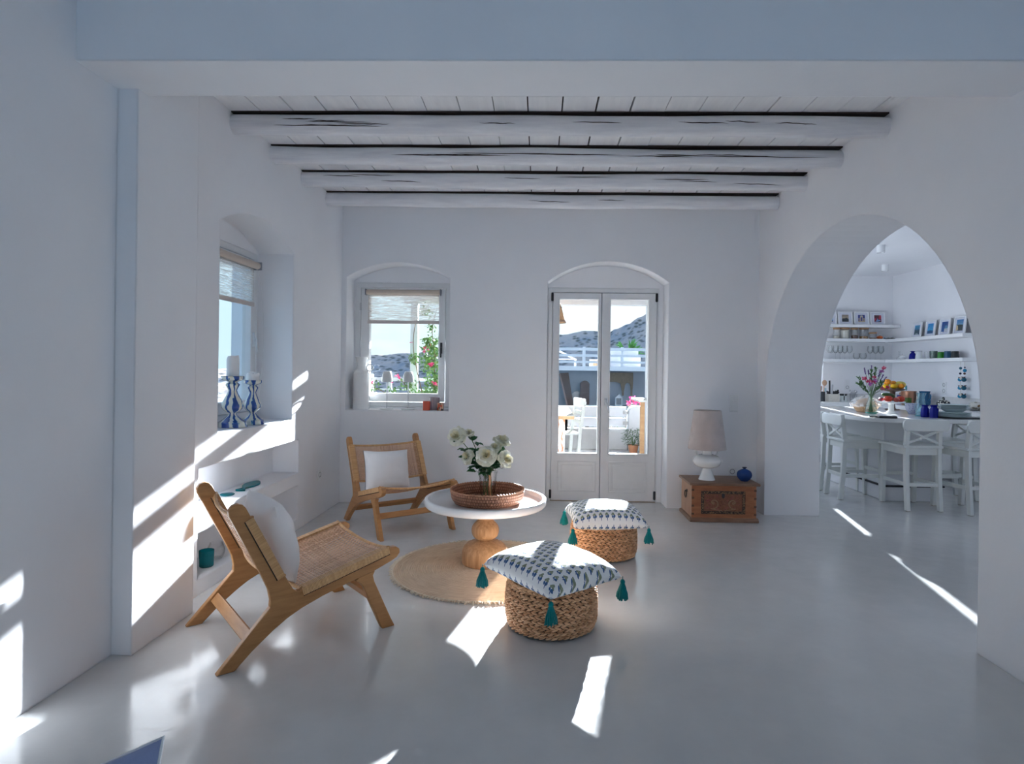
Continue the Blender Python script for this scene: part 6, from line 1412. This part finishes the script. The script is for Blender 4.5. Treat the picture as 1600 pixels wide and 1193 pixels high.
# unseen dark stone skin, added to cut sun bounce onto the terrace
b = MB().prism([(-2.42, -0.03), (0.087, -0.03), (0.087, 2.145), (1.195, 2.145), (1.195, -0.03), (2.47, -0.03), (2.47, 3.2), (-2.42, 3.2)], 6.201, 6.235, 'y', holes=[[(-1.87, 0.925), (-0.892, 0.925), (-0.892, 2.178), (-1.87, 2.178)]])
def m_bounce_cut():
    t = NT('dark_stone_bounce_cut'); c = t.coord('Object', (1, 1, 1.5)); v = t.voro(c, 5.0); n = t.noise(c, 9, 4)
    t.bsdf(t.mix(0.5, t.ramp(v, [(0.1, (0.15, 0.13, 0.115)), (0.6, (0.24, 0.21, 0.18))]), t.ramp(n, [(0.3, (0.12, 0.11, 0.10)), (0.7, (0.26, 0.235, 0.21))])), 0.9, 0, v, 0.8, 0.03, 0.1); return t.m
struct(obj('wall_bounce_cut', b, m_bounce_cut(), smooth=0))

# low terrace wall with two boards and rounded gateposts
t = thing('terrace_wall', 'low white terrace wall with two horizontal boards seen through the door', 'wall', (0.5, 10.3, -0.03))
obj('plaster_wall', MB().box(-1.55, 1.02, -0.10, 0.12, 0, 0.365), WHITEW, t, bevel=0.025, seg=3)
post = [(1.02, 0), (1.30, 0), (1.30, 0.70), (1.26, 0.745), (1.14, 0.755), (1.07, 0.735), (1.03, 0.69), (1.02, 0.60)]
obj('gatepost', MB().prism(post, -0.12, 0.13, 'y'), WHITEW, t, bevel=0.02)
obj('gatepost', MB().prism([(1.30, 0), (2.1, 0), (2.1, 0.74), (1.30, 0.74)], -0.05, 0.13, 'y'), WHITEW, t, bevel=0.02)
for (z0, z1) in ((0.395, 0.545), (0.565, 0.735)): obj('board', MB().box(-1.5, 0.99, -0.03, 0.012, z0, z1), WHITEP, t, bevel=0.004)
for z in (0.46, 0.64): obj('metal_bracket', MB().box(0.94, 1.03, -0.045, -0.028, z - 0.03, z + 0.03), plain('zinc', (0.42, 0.42, 0.42), 0.5, 0.4), t)

# pergola
t = thing('pergola', 'white pergola frame with posts, beam and reed roof outside the back wall', 'pergola', (0, 9.62, -0.03))
obj('post', MB().box(1.70, 1.815, -0.055, 0.055, 0, 2.385), WHITEP, t, bevel=0.006)
obj('post', MB().box(-2.06, -1.945, -0.055, 0.055, 0, 2.385), WHITEP, t, bevel=0.006)
obj('cross_beam', MB().box(-2.17, 2.3, -0.055, 0.055, 2.385, 2.50), WHITEP, t, bevel=0.006)
for x in (-2.0, -0.9, 0.1, 1.76): obj('rafter', MB().box(x - 0.04, x + 0.04, -3.375, 0.055, 2.50, 2.58), WHITEP, t, bevel=0.004)
obj('reed_roof', MB().box(-2.17, 2.35, -3.375, 0.06, 2.58, 2.62), plain('roof_reeds', (0.42, 0.33, 0.24), 0.9, var=0.3, nscale=40), t)
t = thing('pendant_shade', 'hanging reed lampshade outside the glazed door', 'lampshade', (0.135, 8.9, 2.0))
REED = m_uvstripe('woven_reed', (0.28, 0.16, 0.09), (0.62, 0.40, 0.24), 90, 0.8, 0, 0.5, 0.45)
obj('reed_cone', MB().lathe([(0.255, 0.02), (0.12, 0.46), (0.115, 0.46), (0.25, 0.02), (0.255, 0.02)], 40), REED, t)
obj('dark_band', MB().lathe([(0.257, 0.012), (0.262, 0.03), (0.255, 0.045), (0.25, 0.03)], 40), plain('dark_reed', (0.22, 0.14, 0.10), 0.8), t)
obj('dark_band', MB().lathe([(0.192, 0.225), (0.197, 0.24), (0.189, 0.25)], 40), plain('dark_reed', (0.22, 0.14, 0.10), 0.8), t)
obj('cord', MB().tube([(0, 0, 0.45), (0, 0, 0.555)], 0.006, 6).tube([(-0.118, 0, 0.455), (0.118, 0, 0.455)], 0.005, 6), DKMET, t)

# terrace tables and chair
OLDW = plain('worn_white_paint', (0.60, 0.63, 0.62), 0.7, var=0.1, nscale=5)
BARE = m_wood('bare_pine', (0.48, 0.27, 0.14), (0.62, 0.40, 0.22), (3, 14, 14), 0.7)
t = thing('terrace_table', 'worn white table with a bare wooden edge outside the door', 'table', (-0.1, 8.9, -0.03))
obj('tabletop', MB().box(-0.75, 0.585, -0.78, 1.0, 0.725, 0.735), OLDW, t)
obj('edge_board', MB().box(-0.75, 0.585, -0.785, 0.995, 0.685, 0.725), BARE, t)
obj('apron', MB().box(-0.68, 0.50, -0.70, -0.66, 0.52, 0.685).box(0.46, 0.50, -0.70, 0.9, 0.52, 0.685), OLDW, t)
def m_peel():
    q = NT('peeling_white_leg'); n = q.noise(q.coord('Object', (6, 6, 1.6)), 3.0, 5, 0.7)
    q.bsdf(q.ramp(n, [(0.50, (0.74, 0.76, 0.75)), (0.56, (0.58, 0.26, 0.14))]), 0.7); return q.m
for (x, y) in ((0.42, -0.68), (-0.62, -0.68), (0.42, 0.85), (-0.62, 0.85)): obj('leg', MB().box(x - 0.045, x + 0.045, y - 0.045, y + 0.045, 0, 0.685), m_peel() if (x, y) == (0.42, -0.68) else OLDW, t, bevel=0.004)
def terrace_chair(label, loc, rz):
    t = thing('terrace_chair', label, 'chair', loc, rz)
    for y in (-0.19, 0.19):
        obj('back_post', MB().prism([(0.16, 0), (0.205, 0), (0.235, 0.45), (0.30, 0.90), (0.255, 0.93), (0.19, 0.47)], y - 0.02, y + 0.02, 'y'), OLDW, t, bevel=0.004)
        obj('front_leg', MB().box(-0.21, -0.17, y - 0.02, y + 0.02, 0, 0.44), OLDW, t, bevel=0.004)
    obj('seat', MB().box(-0.22, 0.22, -0.21, 0.21, 0.44, 0.465), OLDW, t, bevel=0.004)
    for z in (0.60, 0.72): obj('back_slat', MB().box(0.225, 0.245, -0.18, 0.18, z, z + 0.05, Matrix.Translation(((z - .6) * .14, 0, 0))), OLDW, t)
    obj('top_rail', MB().box(0.245, 0.285, -0.235, 0.235, 0.835, 0.945), OLDW, t, bevel=0.012)
    return t
terrace_chair('pale worn chair pulled up to the outdoor table', (0.335, 8.62, -0.03), 0.25)
t = thing('high_table', 'tall narrow white-topped table on a bare wooden leg outside the door', 'table', (1.80, 8.80, -0.03))
obj('tabletop', MB().box(-0.41, 0.5, -0.42, 0.30, 0.915, 0.945), OLDW, t, bevel=0.004)
for (x, y) in ((-0.29, -0.02), (0.4, 0.0)): obj('leg', MB().box(x - 0.03, x + 0.03, y - 0.03, y + 0.03, 0, 0.915), BARE, t)
TERRA = plain('terracotta', (0.52, 0.24, 0.14), 0.8)
random.seed(50)
def pot_plant(label, loc, r, h, ph, n, mat, pts=None, lsize=0.055, parent_extra=None, pw=0.13):
    t = thing('potted_plant', label, 'plant', loc)
    obj('terracotta_pot', MB().lathe([(0.001, 0), (r * 0.7, 0), (r, h), (r * 1.08, h), (r * 1.08, h * 0.86), (r, h * 0.86)][:3] + [(r * 1.06, h), (r * 0.9, h), (r * 0.9, h * 0.9), (0.001, h * 0.9)], 24), TERRA, t)
    m = MB(); sm = MB()
    for i in range(9):
        a = R(0, 6.28); e = Vector((pw * cos(a) * R(.3, 1), pw * sin(a) * R(.3, 1), h + ph * R(.5, 1))); sm.tube([(0, 0, h * 0.88), tuple(Vector((0, 0, h)).lerp(e, .5)), tuple(e)], 0.004, 5)
    for i in range(n):
        a = R(0, 6.28); q = sqrt(R(0, 1)); z = R(0.0, 1); p = Vector((pw * q * cos(a) * (0.6 + 0.6 * sin(pi * z)), pw * q * sin(a) * (0.6 + 0.6 * sin(pi * z)), h + ph * z))
        m.leafq(p, (cos(a), sin(a), R(-.5, .4)), (R(-.3, .3), R(-.3, .3), 1), lsize * R(.7, 1.2), lsize * 0.4)
    obj('stem', sm, STEMG, t); obj('foliage', m, mat, t, smooth=0, fixn=False)
    return t
GREENL = m_leaf('shrub_leaf', (0.04, 0.11, 0.04), (0.13, 0.26, 0.10))
GREENG = m_leaf('grey_green_leaf', (0.09, 0.15, 0.10), (0.20, 0.28, 0.19))
pot_plant('bushy potted plant in terracotta beside the wooden table leg', (1.545, 9.80, -0.03), 0.085, 0.15, 0.26, 260, GREENG, pw=0.15)
pot_plant('bushy potted plant in terracotta at the outer side of the table leg', (1.86, 9.75, -0.03), 0.085, 0.13, 0.22, 220, GREENG, pw=0.14)

# bougainvillea by the pergola post
t = thing('bougainvillea', 'flowering bougainvillea climbing by the pergola post outside the small window', 'shrub', (-1.76, 9.42, -0.03))
random.seed(61); st_ = MB(); fo = MB(); bl = MB()
br = [[(0, 0, 0), (-0.02, 0, 0.7), (-0.14, -0.02, 1.25), (-0.22, 0, 1.7), (-0.17, 0, 2.1), (0.02, 0, 2.35)], [(0.05, 0, 0), (0.1, 0.02, 0.8), (0.12, 0, 1.5), (0.08, -0.02, 1.95), (0.15, 0, 2.3)], [(0, 0, 0.5), (-0.25, 0, 0.95), (-0.45, 0, 1.22)], [(0, 0, 0.4), (0.3, 0, 0.9), (0.42, 0, 1.45)], [(0, 0, 0.4), (-0.4, 0, 0.8), (-0.8, 0, 1.02), (-1.0, 0, 1.05)], [(0.1, 0, 1.5), (0.3, 0, 1.72), (0.48, 0, 1.74)]]
for b_ in br: st_.tube(catmull(b_, 5), [0.012 - 0.0085 * i / (5 * (len(b_) - 1)) for i in range(5 * (len(b_) - 1) + 1)], 6)
def puff(c, r, n, sq=(1, .6, 1)):
    for i in range(int(n * 1.7)):
        d = Vector((R(-1, 1), R(-1, 1), R(-1, 1))).normalized(); p = Vector(c) + Vector((d.x * sq[0], d.y * sq[1], d.z * sq[2])) * r * R(0.25, 1)
        fo.leafq(p, (R(-1, 1), R(-1, 1), R(-1, .3)), (R(-1, 1), R(-1, 1), 1), R(0.035, 0.06), R(0.025, 0.04))
for c, r, n in (((0.08, 0, 1.72), 0.20, 170), ((0.05, 0, 1.45), 0.22, 200), ((0.2, 0, 1.15), 0.28, 320), ((0.28, 0, 0.85), 0.30, 380), ((-0.02, 0, 0.9), 0.22, 160), ((-0.2, 0, 1.5), 0.10, 50), ((-0.3, 0, 1.1), 0.16, 70), ((0.05, 0, 2.0), 0.10, 24), ((-0.02, 0, 2.25), 0.14, 20), ((0.3, 0, 2.2), 0.14, 40), ((-0.55, 0, 0.95), 0.15, 40), ((-0.85, 0, 1.05), 0.14, 30), ((0.2, 0, 0.5), 0.35, 320), ((0.45, 0, 1.35), 0.13, 60)): puff(c, r, n)
for i in range(46):
    c = Vector(random.choice([(-0.28, -0.05, 1.62), (-0.25, -0.05, 1.72), (0.02, -0.1, 1.75), (0.0, -0.12, 1.62), (0.35, -0.1, 1.5), (0.4, -0.1, 1.32), (-0.45, -0.05, 1.2), (-0.55, -0.05, 1.15), (0.1, -0.14, 1.4), (0.28, -0.14, 1.2), (0.45, -0.1, 1.0), (0.15, -0.12, 1.1), (0.46, 0, 0.78), (-0.9, 0, 1.12)])) + Vector((R(-.04, .04), R(-.04, .04), R(-.05, .05)))
    for k in range(4): bl.leafq(c, (R(-1, 1), R(-1, 1), R(-1, 1)), (R(-1, 1), R(-1, 1), 1), 0.032, 0.03)
obj('stem', st_, plain('brown_stem', (0.22, 0.15, 0.10), 0.8), t); obj('foliage', fo, m_leaf('bougainvillea_leaf', (0.08, 0.20, 0.06), (0.28, 0.42, 0.16)), t, smooth=0, fixn=False); obj('blossom', bl, m_leaf('bougainvillea_pink', (0.70, 0.03, 0.18), (0.85, 0.15, 0.32)), t, smooth=0, fixn=False)
t = thing('terrace_railing', 'white outdoor railing with a top board outside the small window', 'railing', (-2.2, 9.75, -0.03))
obj('top_board', MB().box(-0.62, 0.75, -0.03, 0.03, 1.135, 1.185), WHITEP, t, bevel=0.004)
for x in (-0.22, 0.65): obj('rail_post', MB().box(x - 0.025, x + 0.025, -0.025, 0.025, 0, 1.135), WHITEP, t)
obj('lower_bar', MB().box(-0.78, 0.65, -0.015, 0.015, 0.985, 1.005), WHITEP, t)
obj('wall_pier', MB().box(-0.80, -0.52, -0.12, 0.12, 0, 1.24), WHITEW, t, bevel=0.01)

# neighbouring terrace building
BY = 24.0
SHW = plain('shaded_blue_render', (0.42, 0.47, 0.55), 0.85, var=0.1, nscale=1.2)  # bluish shade under the balcony put into the colour
t = thing('terrace_building', 'white terrace building with a slatted balcony rail across the lane', 'building', (2.0, BY, -1.3))
obj('balcony_slab', MB().box(-4.5, 4.2, 0, 4.5, 2.60, 2.78), WHITEP, t)
for (z0, z1) in ((2.90, 2.99), (3.155, 3.25), (3.40, 3.515)): obj('balcony_rail', MB().box(-4.5, 4.2, 0.02, 0.06, z0, z1), WHITEP, t)
for x in (-3.0, -1.65, -0.20, 1.32, 2.75, 4.1): obj('rail_post', MB().box(x - 0.055, x + 0.055, 0.06, 0.14, 2.78, 3.55), WHITEP, t)
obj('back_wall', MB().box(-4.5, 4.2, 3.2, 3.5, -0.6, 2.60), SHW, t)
obj('end_wall', MB().box(-4.6, -4.3, 0.0, 3.4, -0.6, 2.60).box(4.0, 4.3, 0.0, 3.4, -0.6, 2.60), WHITEW, t)
o = obj('lane', MB().box(-6, 9, 10.5, 28.0, -1.5, -1.3), TERR, None); struct(o); o.name = 'floor_lane'
BZ = -1.3
def bt(name, label, cat, mb, mat, **kw): return tag(obj(name, mb, mat, None, recenter=True, **kw), label, cat)
UY = BZ + 2.78
bt('balcony_sofa', 'white parapet bench behind the balcony rail', 'bench', MB().box(2.95, 4.30, 25.6, 26.4, UY, UY + 0.42).box(2.95, 4.30, 26.2, 26.5, UY + 0.42, UY + 0.82), WHITEW)
t = thing('slatted_lounger', 'white slatted lounger with raised back on the balcony', 'lounger', (0.85, 25.6, UY))
for i in range(5): obj('slat', MB().box(-0.5, 0.75, -0.04 + i * 0.12, 0.05 + i * 0.12, 0.28, 0.32), WHITEP, t)
obj('raised_back', MB().box(-0.05, 0.0, -0.05, 0.6, 0, 0.8, Matrix.Translation((0.75, 0, 0.3)) @ Matrix.Rotation(-1.1, 4, 'Y')), WHITEP, t)
for x in (-0.45, 0.7): obj('leg', MB().box(x - 0.03, x + 0.03, 0, 0.5, 0, 0.28), WHITEP, t)
t = thing('balcony_crates', 'low bare wooden box behind the balcony rail', 'box', (2.55, 25.4, UY)); obj('box_body', MB().box(-0.42, 0.4, -0.2, 0.2, 0, 0.30), WHITEP, t); obj('wood_front', MB().box(-0.30, 0.0, -0.21, -0.2, 0.03, 0.25), BARE, t); obj('wood_front', MB().box(0.18, 0.32, -0.21, -0.2, 0.03, 0.25), BARE, t)

IY = 26.4
def px(x, y, Y=IY): return ((x - 842) / 940 * Y, CAMH + (577 + 0.013 * (x - 842) - y) / 940 * Y)
DKW = m_wood('old_dark_wood', (0.10, 0.065, 0.06), (0.19, 0.13, 0.12), (3, 3, 10), 0.7)
t = thing('leaning_board', 'long dark wooden board leaning in the shade under the balcony', 'board', (1.08, IY, BZ))
obj('board_face', MB().prism([(0.48, 0.0), (0.62, 0.0), (0.22, 2.50), (-0.14, 2.47)], -0.03, 0.03, 'y'), DKW, t); obj('pale_edge', MB().prism([(0.41, 0.0), (0.48, 0.0), (-0.14, 2.47), (-0.19, 2.42)], -0.03, 0.03, 'y'), m_wood('faded_pink_wood', (0.30, 0.20, 0.19), (0.38, 0.27, 0.25)), t)
ar = arc(-0.20, 0.20, 2.02, 0.14, 10)
bt('arched_door', 'old dark arched door leaf standing under the balcony', 'door leaf', MB().prism([(2.02 + x, BZ + z) for x, z in [(-0.20, 0), (0.20, 0)] + ar], IY - 0.04, IY + 0.04, 'y'), DKW)
bt('mirror_stack', 'dark arched mirror tilted against the wall under the balcony', 'mirror', MB().prism([(1.62 + x + 0.12 * z, BZ + z) for x, z in [(-0.34, 0), (0.06, 0)] + arc(-0.34, 0.06, 1.55, 0.14, 10)], IY + 0.2, IY + 0.26, 'y'), plain('grey_mirror_wood', (0.22, 0.22, 0.24), 0.25, var=0.4, nscale=3))
t = thing('white_slat_chair', 'white slat-back chair under the balcony', 'chair', (2.20, IY - 0.7, BZ))
for x in (-0.23, 0.23): obj('back_post', MB().box(x - 0.03, x + 0.03, -0.02, 0.02, 0, 1.15), WHITEP, t)
for z in (0.60, 0.76, 0.92, 1.06): obj('back_slat', MB().box(-0.22, 0.22, -0.015, 0.015, z, z + 0.085), WHITEP, t)
obj('seat', MB().box(-0.25, 0.25, 0.0, 0.42, 0.44, 0.48), WHITEP, t)
for x in (-0.23, 0.23): obj('front_leg', MB().box(x - 0.025, x + 0.025, 0.36, 0.41, 0, 0.44), WHITEP, t)
CARVW = m_wood('carved_grey_wood', (0.16, 0.12, 0.09), (0.32, 0.26, 0.20), (6, 6, 6), 0.8)
def screen():
    lo = []
    outer = [(2.85, 0.40)]
    z0, z1, z2 = BZ + 1.72, BZ + 2.14, BZ + 2.53
    pts = [(2.75, z1 + 0.02)] + [(3.66 - 0.42 * cos(pi * i / 12) - 0.42 + 0.0, z1 - 0.26 + 0.28 * sin(pi * i / 12)) for i in range(13)]
    m = MB()
    m.box(2.9, 4.14, IY + 0.1, IY + 0.16, z1, z2)
    m.prism([(2.9, z1), (2.9, z1 - 0.1)] + [(3.27 - 0.33 * cos(pi * i / 12), z1 - 0.14 + 0.12 * sin(pi * i / 12)) for i in range(13)] + [(3.66, z1 - 0.45), (3.74, z1 - 0.45)] + [(3.90 - 0.12 * cos(pi * i / 12), z1 - 0.22 + 0.16 * sin(pi * i / 12)) for i in range(13)] + [(4.04, z1 - 0.42), (4.12, z1 - 0.42), (4.14, z1)], IY + 0.1, IY + 0.16, 'y')
    m.box(3.66, 3.74, IY + 0.1, IY + 0.16, z1 - 0.62, z1 - 0.44); m.box(4.04, 4.12, IY + 0.1, IY + 0.16, z1 - 0.62, z1 - 0.41)
    return m
bt('carved_screen', 'carved wooden screen with arches hanging under the balcony', 'screen', screen(), CARVW)
t = thing('white_lantern', 'white house-shaped lantern on the cupboard under the balcony', 'lantern', (3.43, IY - 0.5, BZ + 1.12))
obj('lantern_frame', MB().prism([(-0.15, 0), (0.15, 0), (0.15, 0.36), (0.09, 0.40), (0, 0.50), (-0.09, 0.40), (-0.15, 0.36)], -0.12, 0.12, 'y', holes=[[(-0.11, 0.04), (0.11, 0.04), (0.11, 0.32), (-0.11, 0.32)]]), WHITEP, t); obj('lantern_glass', MB().box(-0.11, 0.11, -0.01, 0.01, 0.04, 0.32), plain('lantern_dark', (0.12, 0.14, 0.17), 0.2), t)
t = thing('outdoor_cupboard', 'white cupboard below the lantern under the balcony', 'cupboard', (3.35, IY - 0.4, BZ))
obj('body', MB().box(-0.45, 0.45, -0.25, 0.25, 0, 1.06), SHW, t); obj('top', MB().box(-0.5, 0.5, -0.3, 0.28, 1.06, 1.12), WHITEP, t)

# pink oleander in the lane, palm and shrubs beyond the balcony
def bush(name, label, cat, c, rx, rz_, n, mat, flowers=0, fm=None, ls=0.12, seed=0):
    random.seed(seed); t = thing(name, label, cat, c); m = MB(); f = MB(); s = MB()
    for i in range(7): a = R(0, 6.28); s.tube([(0, 0, 0), (rx * .4 * cos(a), rx * .4 * sin(a), rz_), (rx * .7 * cos(a), rx * .7 * sin(a), rz_ * 1.7)], 0.012, 5)
    for i in range(n):
        d = Vector((R(-1, 1), R(-1, 1), R(-1, 1))).normalized(); p = Vector((d.x * rx, d.y * rx, rz_ + d.z * rz_)) * 1.0 - Vector((d.x * rx, d.y * rx, d.z * rz_)) * R(0, .6)
        m.leafq(p, (d.x + R(-.6, .6), d.y + R(-.6, .6), R(-.3, 1)), (R(-1, 1), R(-1, 1), 1), ls * R(.7, 1.3), ls * .3)
    obj('stem', s, plain('brown_stem', (0.22, 0.15, 0.10), 0.8), t); obj('foliage', m, mat, t, smooth=0, fixn=False)
    if flowers:
        for i in range(flowers):
            p = Vector((R(-.4, 1.0) * rx, R(-1, 0) * rx, rz_ * R(1.35, 2.05)))
            for k in range(5): f.leafq(p, (R(-1, 1), R(-1, 1), R(-1, 1)), (R(-1, 1), R(-1, 1), 1), ls * .55, ls * .5)
        obj('blossom', f, fm, t, smooth=0, fixn=False)
    return t
bush('oleander_bush', 'pink flowering oleander just beyond the terrace wall', 'shrub', (1.80, 11.6, -1.3), 0.20, 1.02, 520, GREENG, 26, m_leaf('oleander_pink', (0.70, 0.05, 0.20), (0.80, 0.20, 0.36)), 0.13, 3)
bush('lane_shrub', 'small bright green shrub beyond the terrace wall near the door stile', 'shrub', (0.50, 11.8, -1.3), 0.16, 0.98, 260, GREENL, 0, None, 0.12, 4)
bush('lane_shrub', 'small green shrub beyond the terrace wall beside the oleander', 'shrub', (1.42, 11.9, -1.3), 0.16, 1.0, 260, GREENL, 0, None, 0.12, 5)
t = thing('palm', 'green palm behind the balcony rail', 'palm', (5.92, 40.0, -1.0)); random.seed(9)
obj('trunk', MB().tube([(0, 0, 0), (0.05, 0, 3.4)], [0.2, 0.16], 8), plain('palm_trunk', (0.20, 0.15, 0.11), 0.9), t)
m = MB()
for i in range(34):
    a = R(0, 6.28); el = R(-0.1, 1.3); L = R(0.75, 1.15); d = Vector((cos(a) * cos(el), sin(a) * cos(el), sin(el)))
    for k in range(5): m.leafq(Vector((0.05, 0, 3.35)) + d * L * 0.35, (d + Vector((R(-.28, .28), R(-.28, .28), R(-.2, .2)))).normalized(), (R(-1, 1), R(-1, 1), 1), L * .75, 0.10)
obj('fronds', m, m_leaf('palm_frond', (0.06, 0.20, 0.05), (0.20, 0.42, 0.12)), t, smooth=0, fixn=False)

# hills and sea: one height field round the terrace
def sky_el(az):
    """skyline elevation (tan) against azimuth in degrees, 0 = straight ahead, + to the side of the kitchen"""
    P = [(-100, -0.02), (-35, -0.012), (-27, -0.004), (-18, 0.014), (-15.5, 0.019), (-12, 0.024), (-9, 0.033), (-4, 0.045), (0, 0.055), (2, 0.058), (5.2, 0.064), (6.6, 0.060), (7.2, 0.067), (8.2, 0.076), (9.2, 0.088), (10.4, 0.096), (14, 0.105), (40, 0.11), (60, 0.05)]
    for (a, x), (b_, y) in zip(P, P[1:]):
        if a <= az <= b_: q = (az - a) / (b_ - a); q = q * q * (3 - 2 * q); return x + (y - x) * q
    return P[-1][1]
m = MB(); NA, NR = 420, 80
def hill(u, v):
    az = -100 + 155 * u; k = sky_el(az); a = radians(az)
    e0 = min(-0.05, k - 0.035) if az < 6 else -0.03
    if v < 0.25: r = 45 + 285 * (v / 0.25); e_ = -0.125 + (e0 + 0.125) * (v / 0.25) ** 0.6
    elif v < 0.85: q = (v - 0.25) / 0.6; r = 330 + 80 * q; e_ = e0 + (k - e0) * q
    else: q = (v - 0.85) / 0.15; r = 410 + 300 * q; e_ = k - 0.05 * q
    t_ = v; x, y = r * sin(a), r * cos(a)
    n1 = noise.fractal(Vector((x * 0.018, y * 0.018, 3)), 1.0, 2.1, 4); n2 = noise.fractal(Vector((x * 0.09, y * 0.09, 9)), 1.0, 2.1, 4)
    jag = 0.0022 * n1 + 0.0016 * n2
    if az > 6: jag *= 2.6
    return (x, y, CAMH + r * (e_ + jag * min(1, t_ * 3)))
m.grid(hill, NA, NR)
struct(obj('hillside', m, m_hill('hazy_hill_scrub', (0.27, 0.31, 0.36), (0.44, 0.41, 0.41), (0.58, 0.49, 0.44), 0.05), None, smooth=80))  # bluish haze of the distance put into the scrub colours
s_ = MB(); s_.box(-9000, 9000, -3000, 12000, -62, -60)
struct(obj('sea', s_, plain('aegean_sea', (0.10, 0.22, 0.32), 0.35, nscale=0.01)))
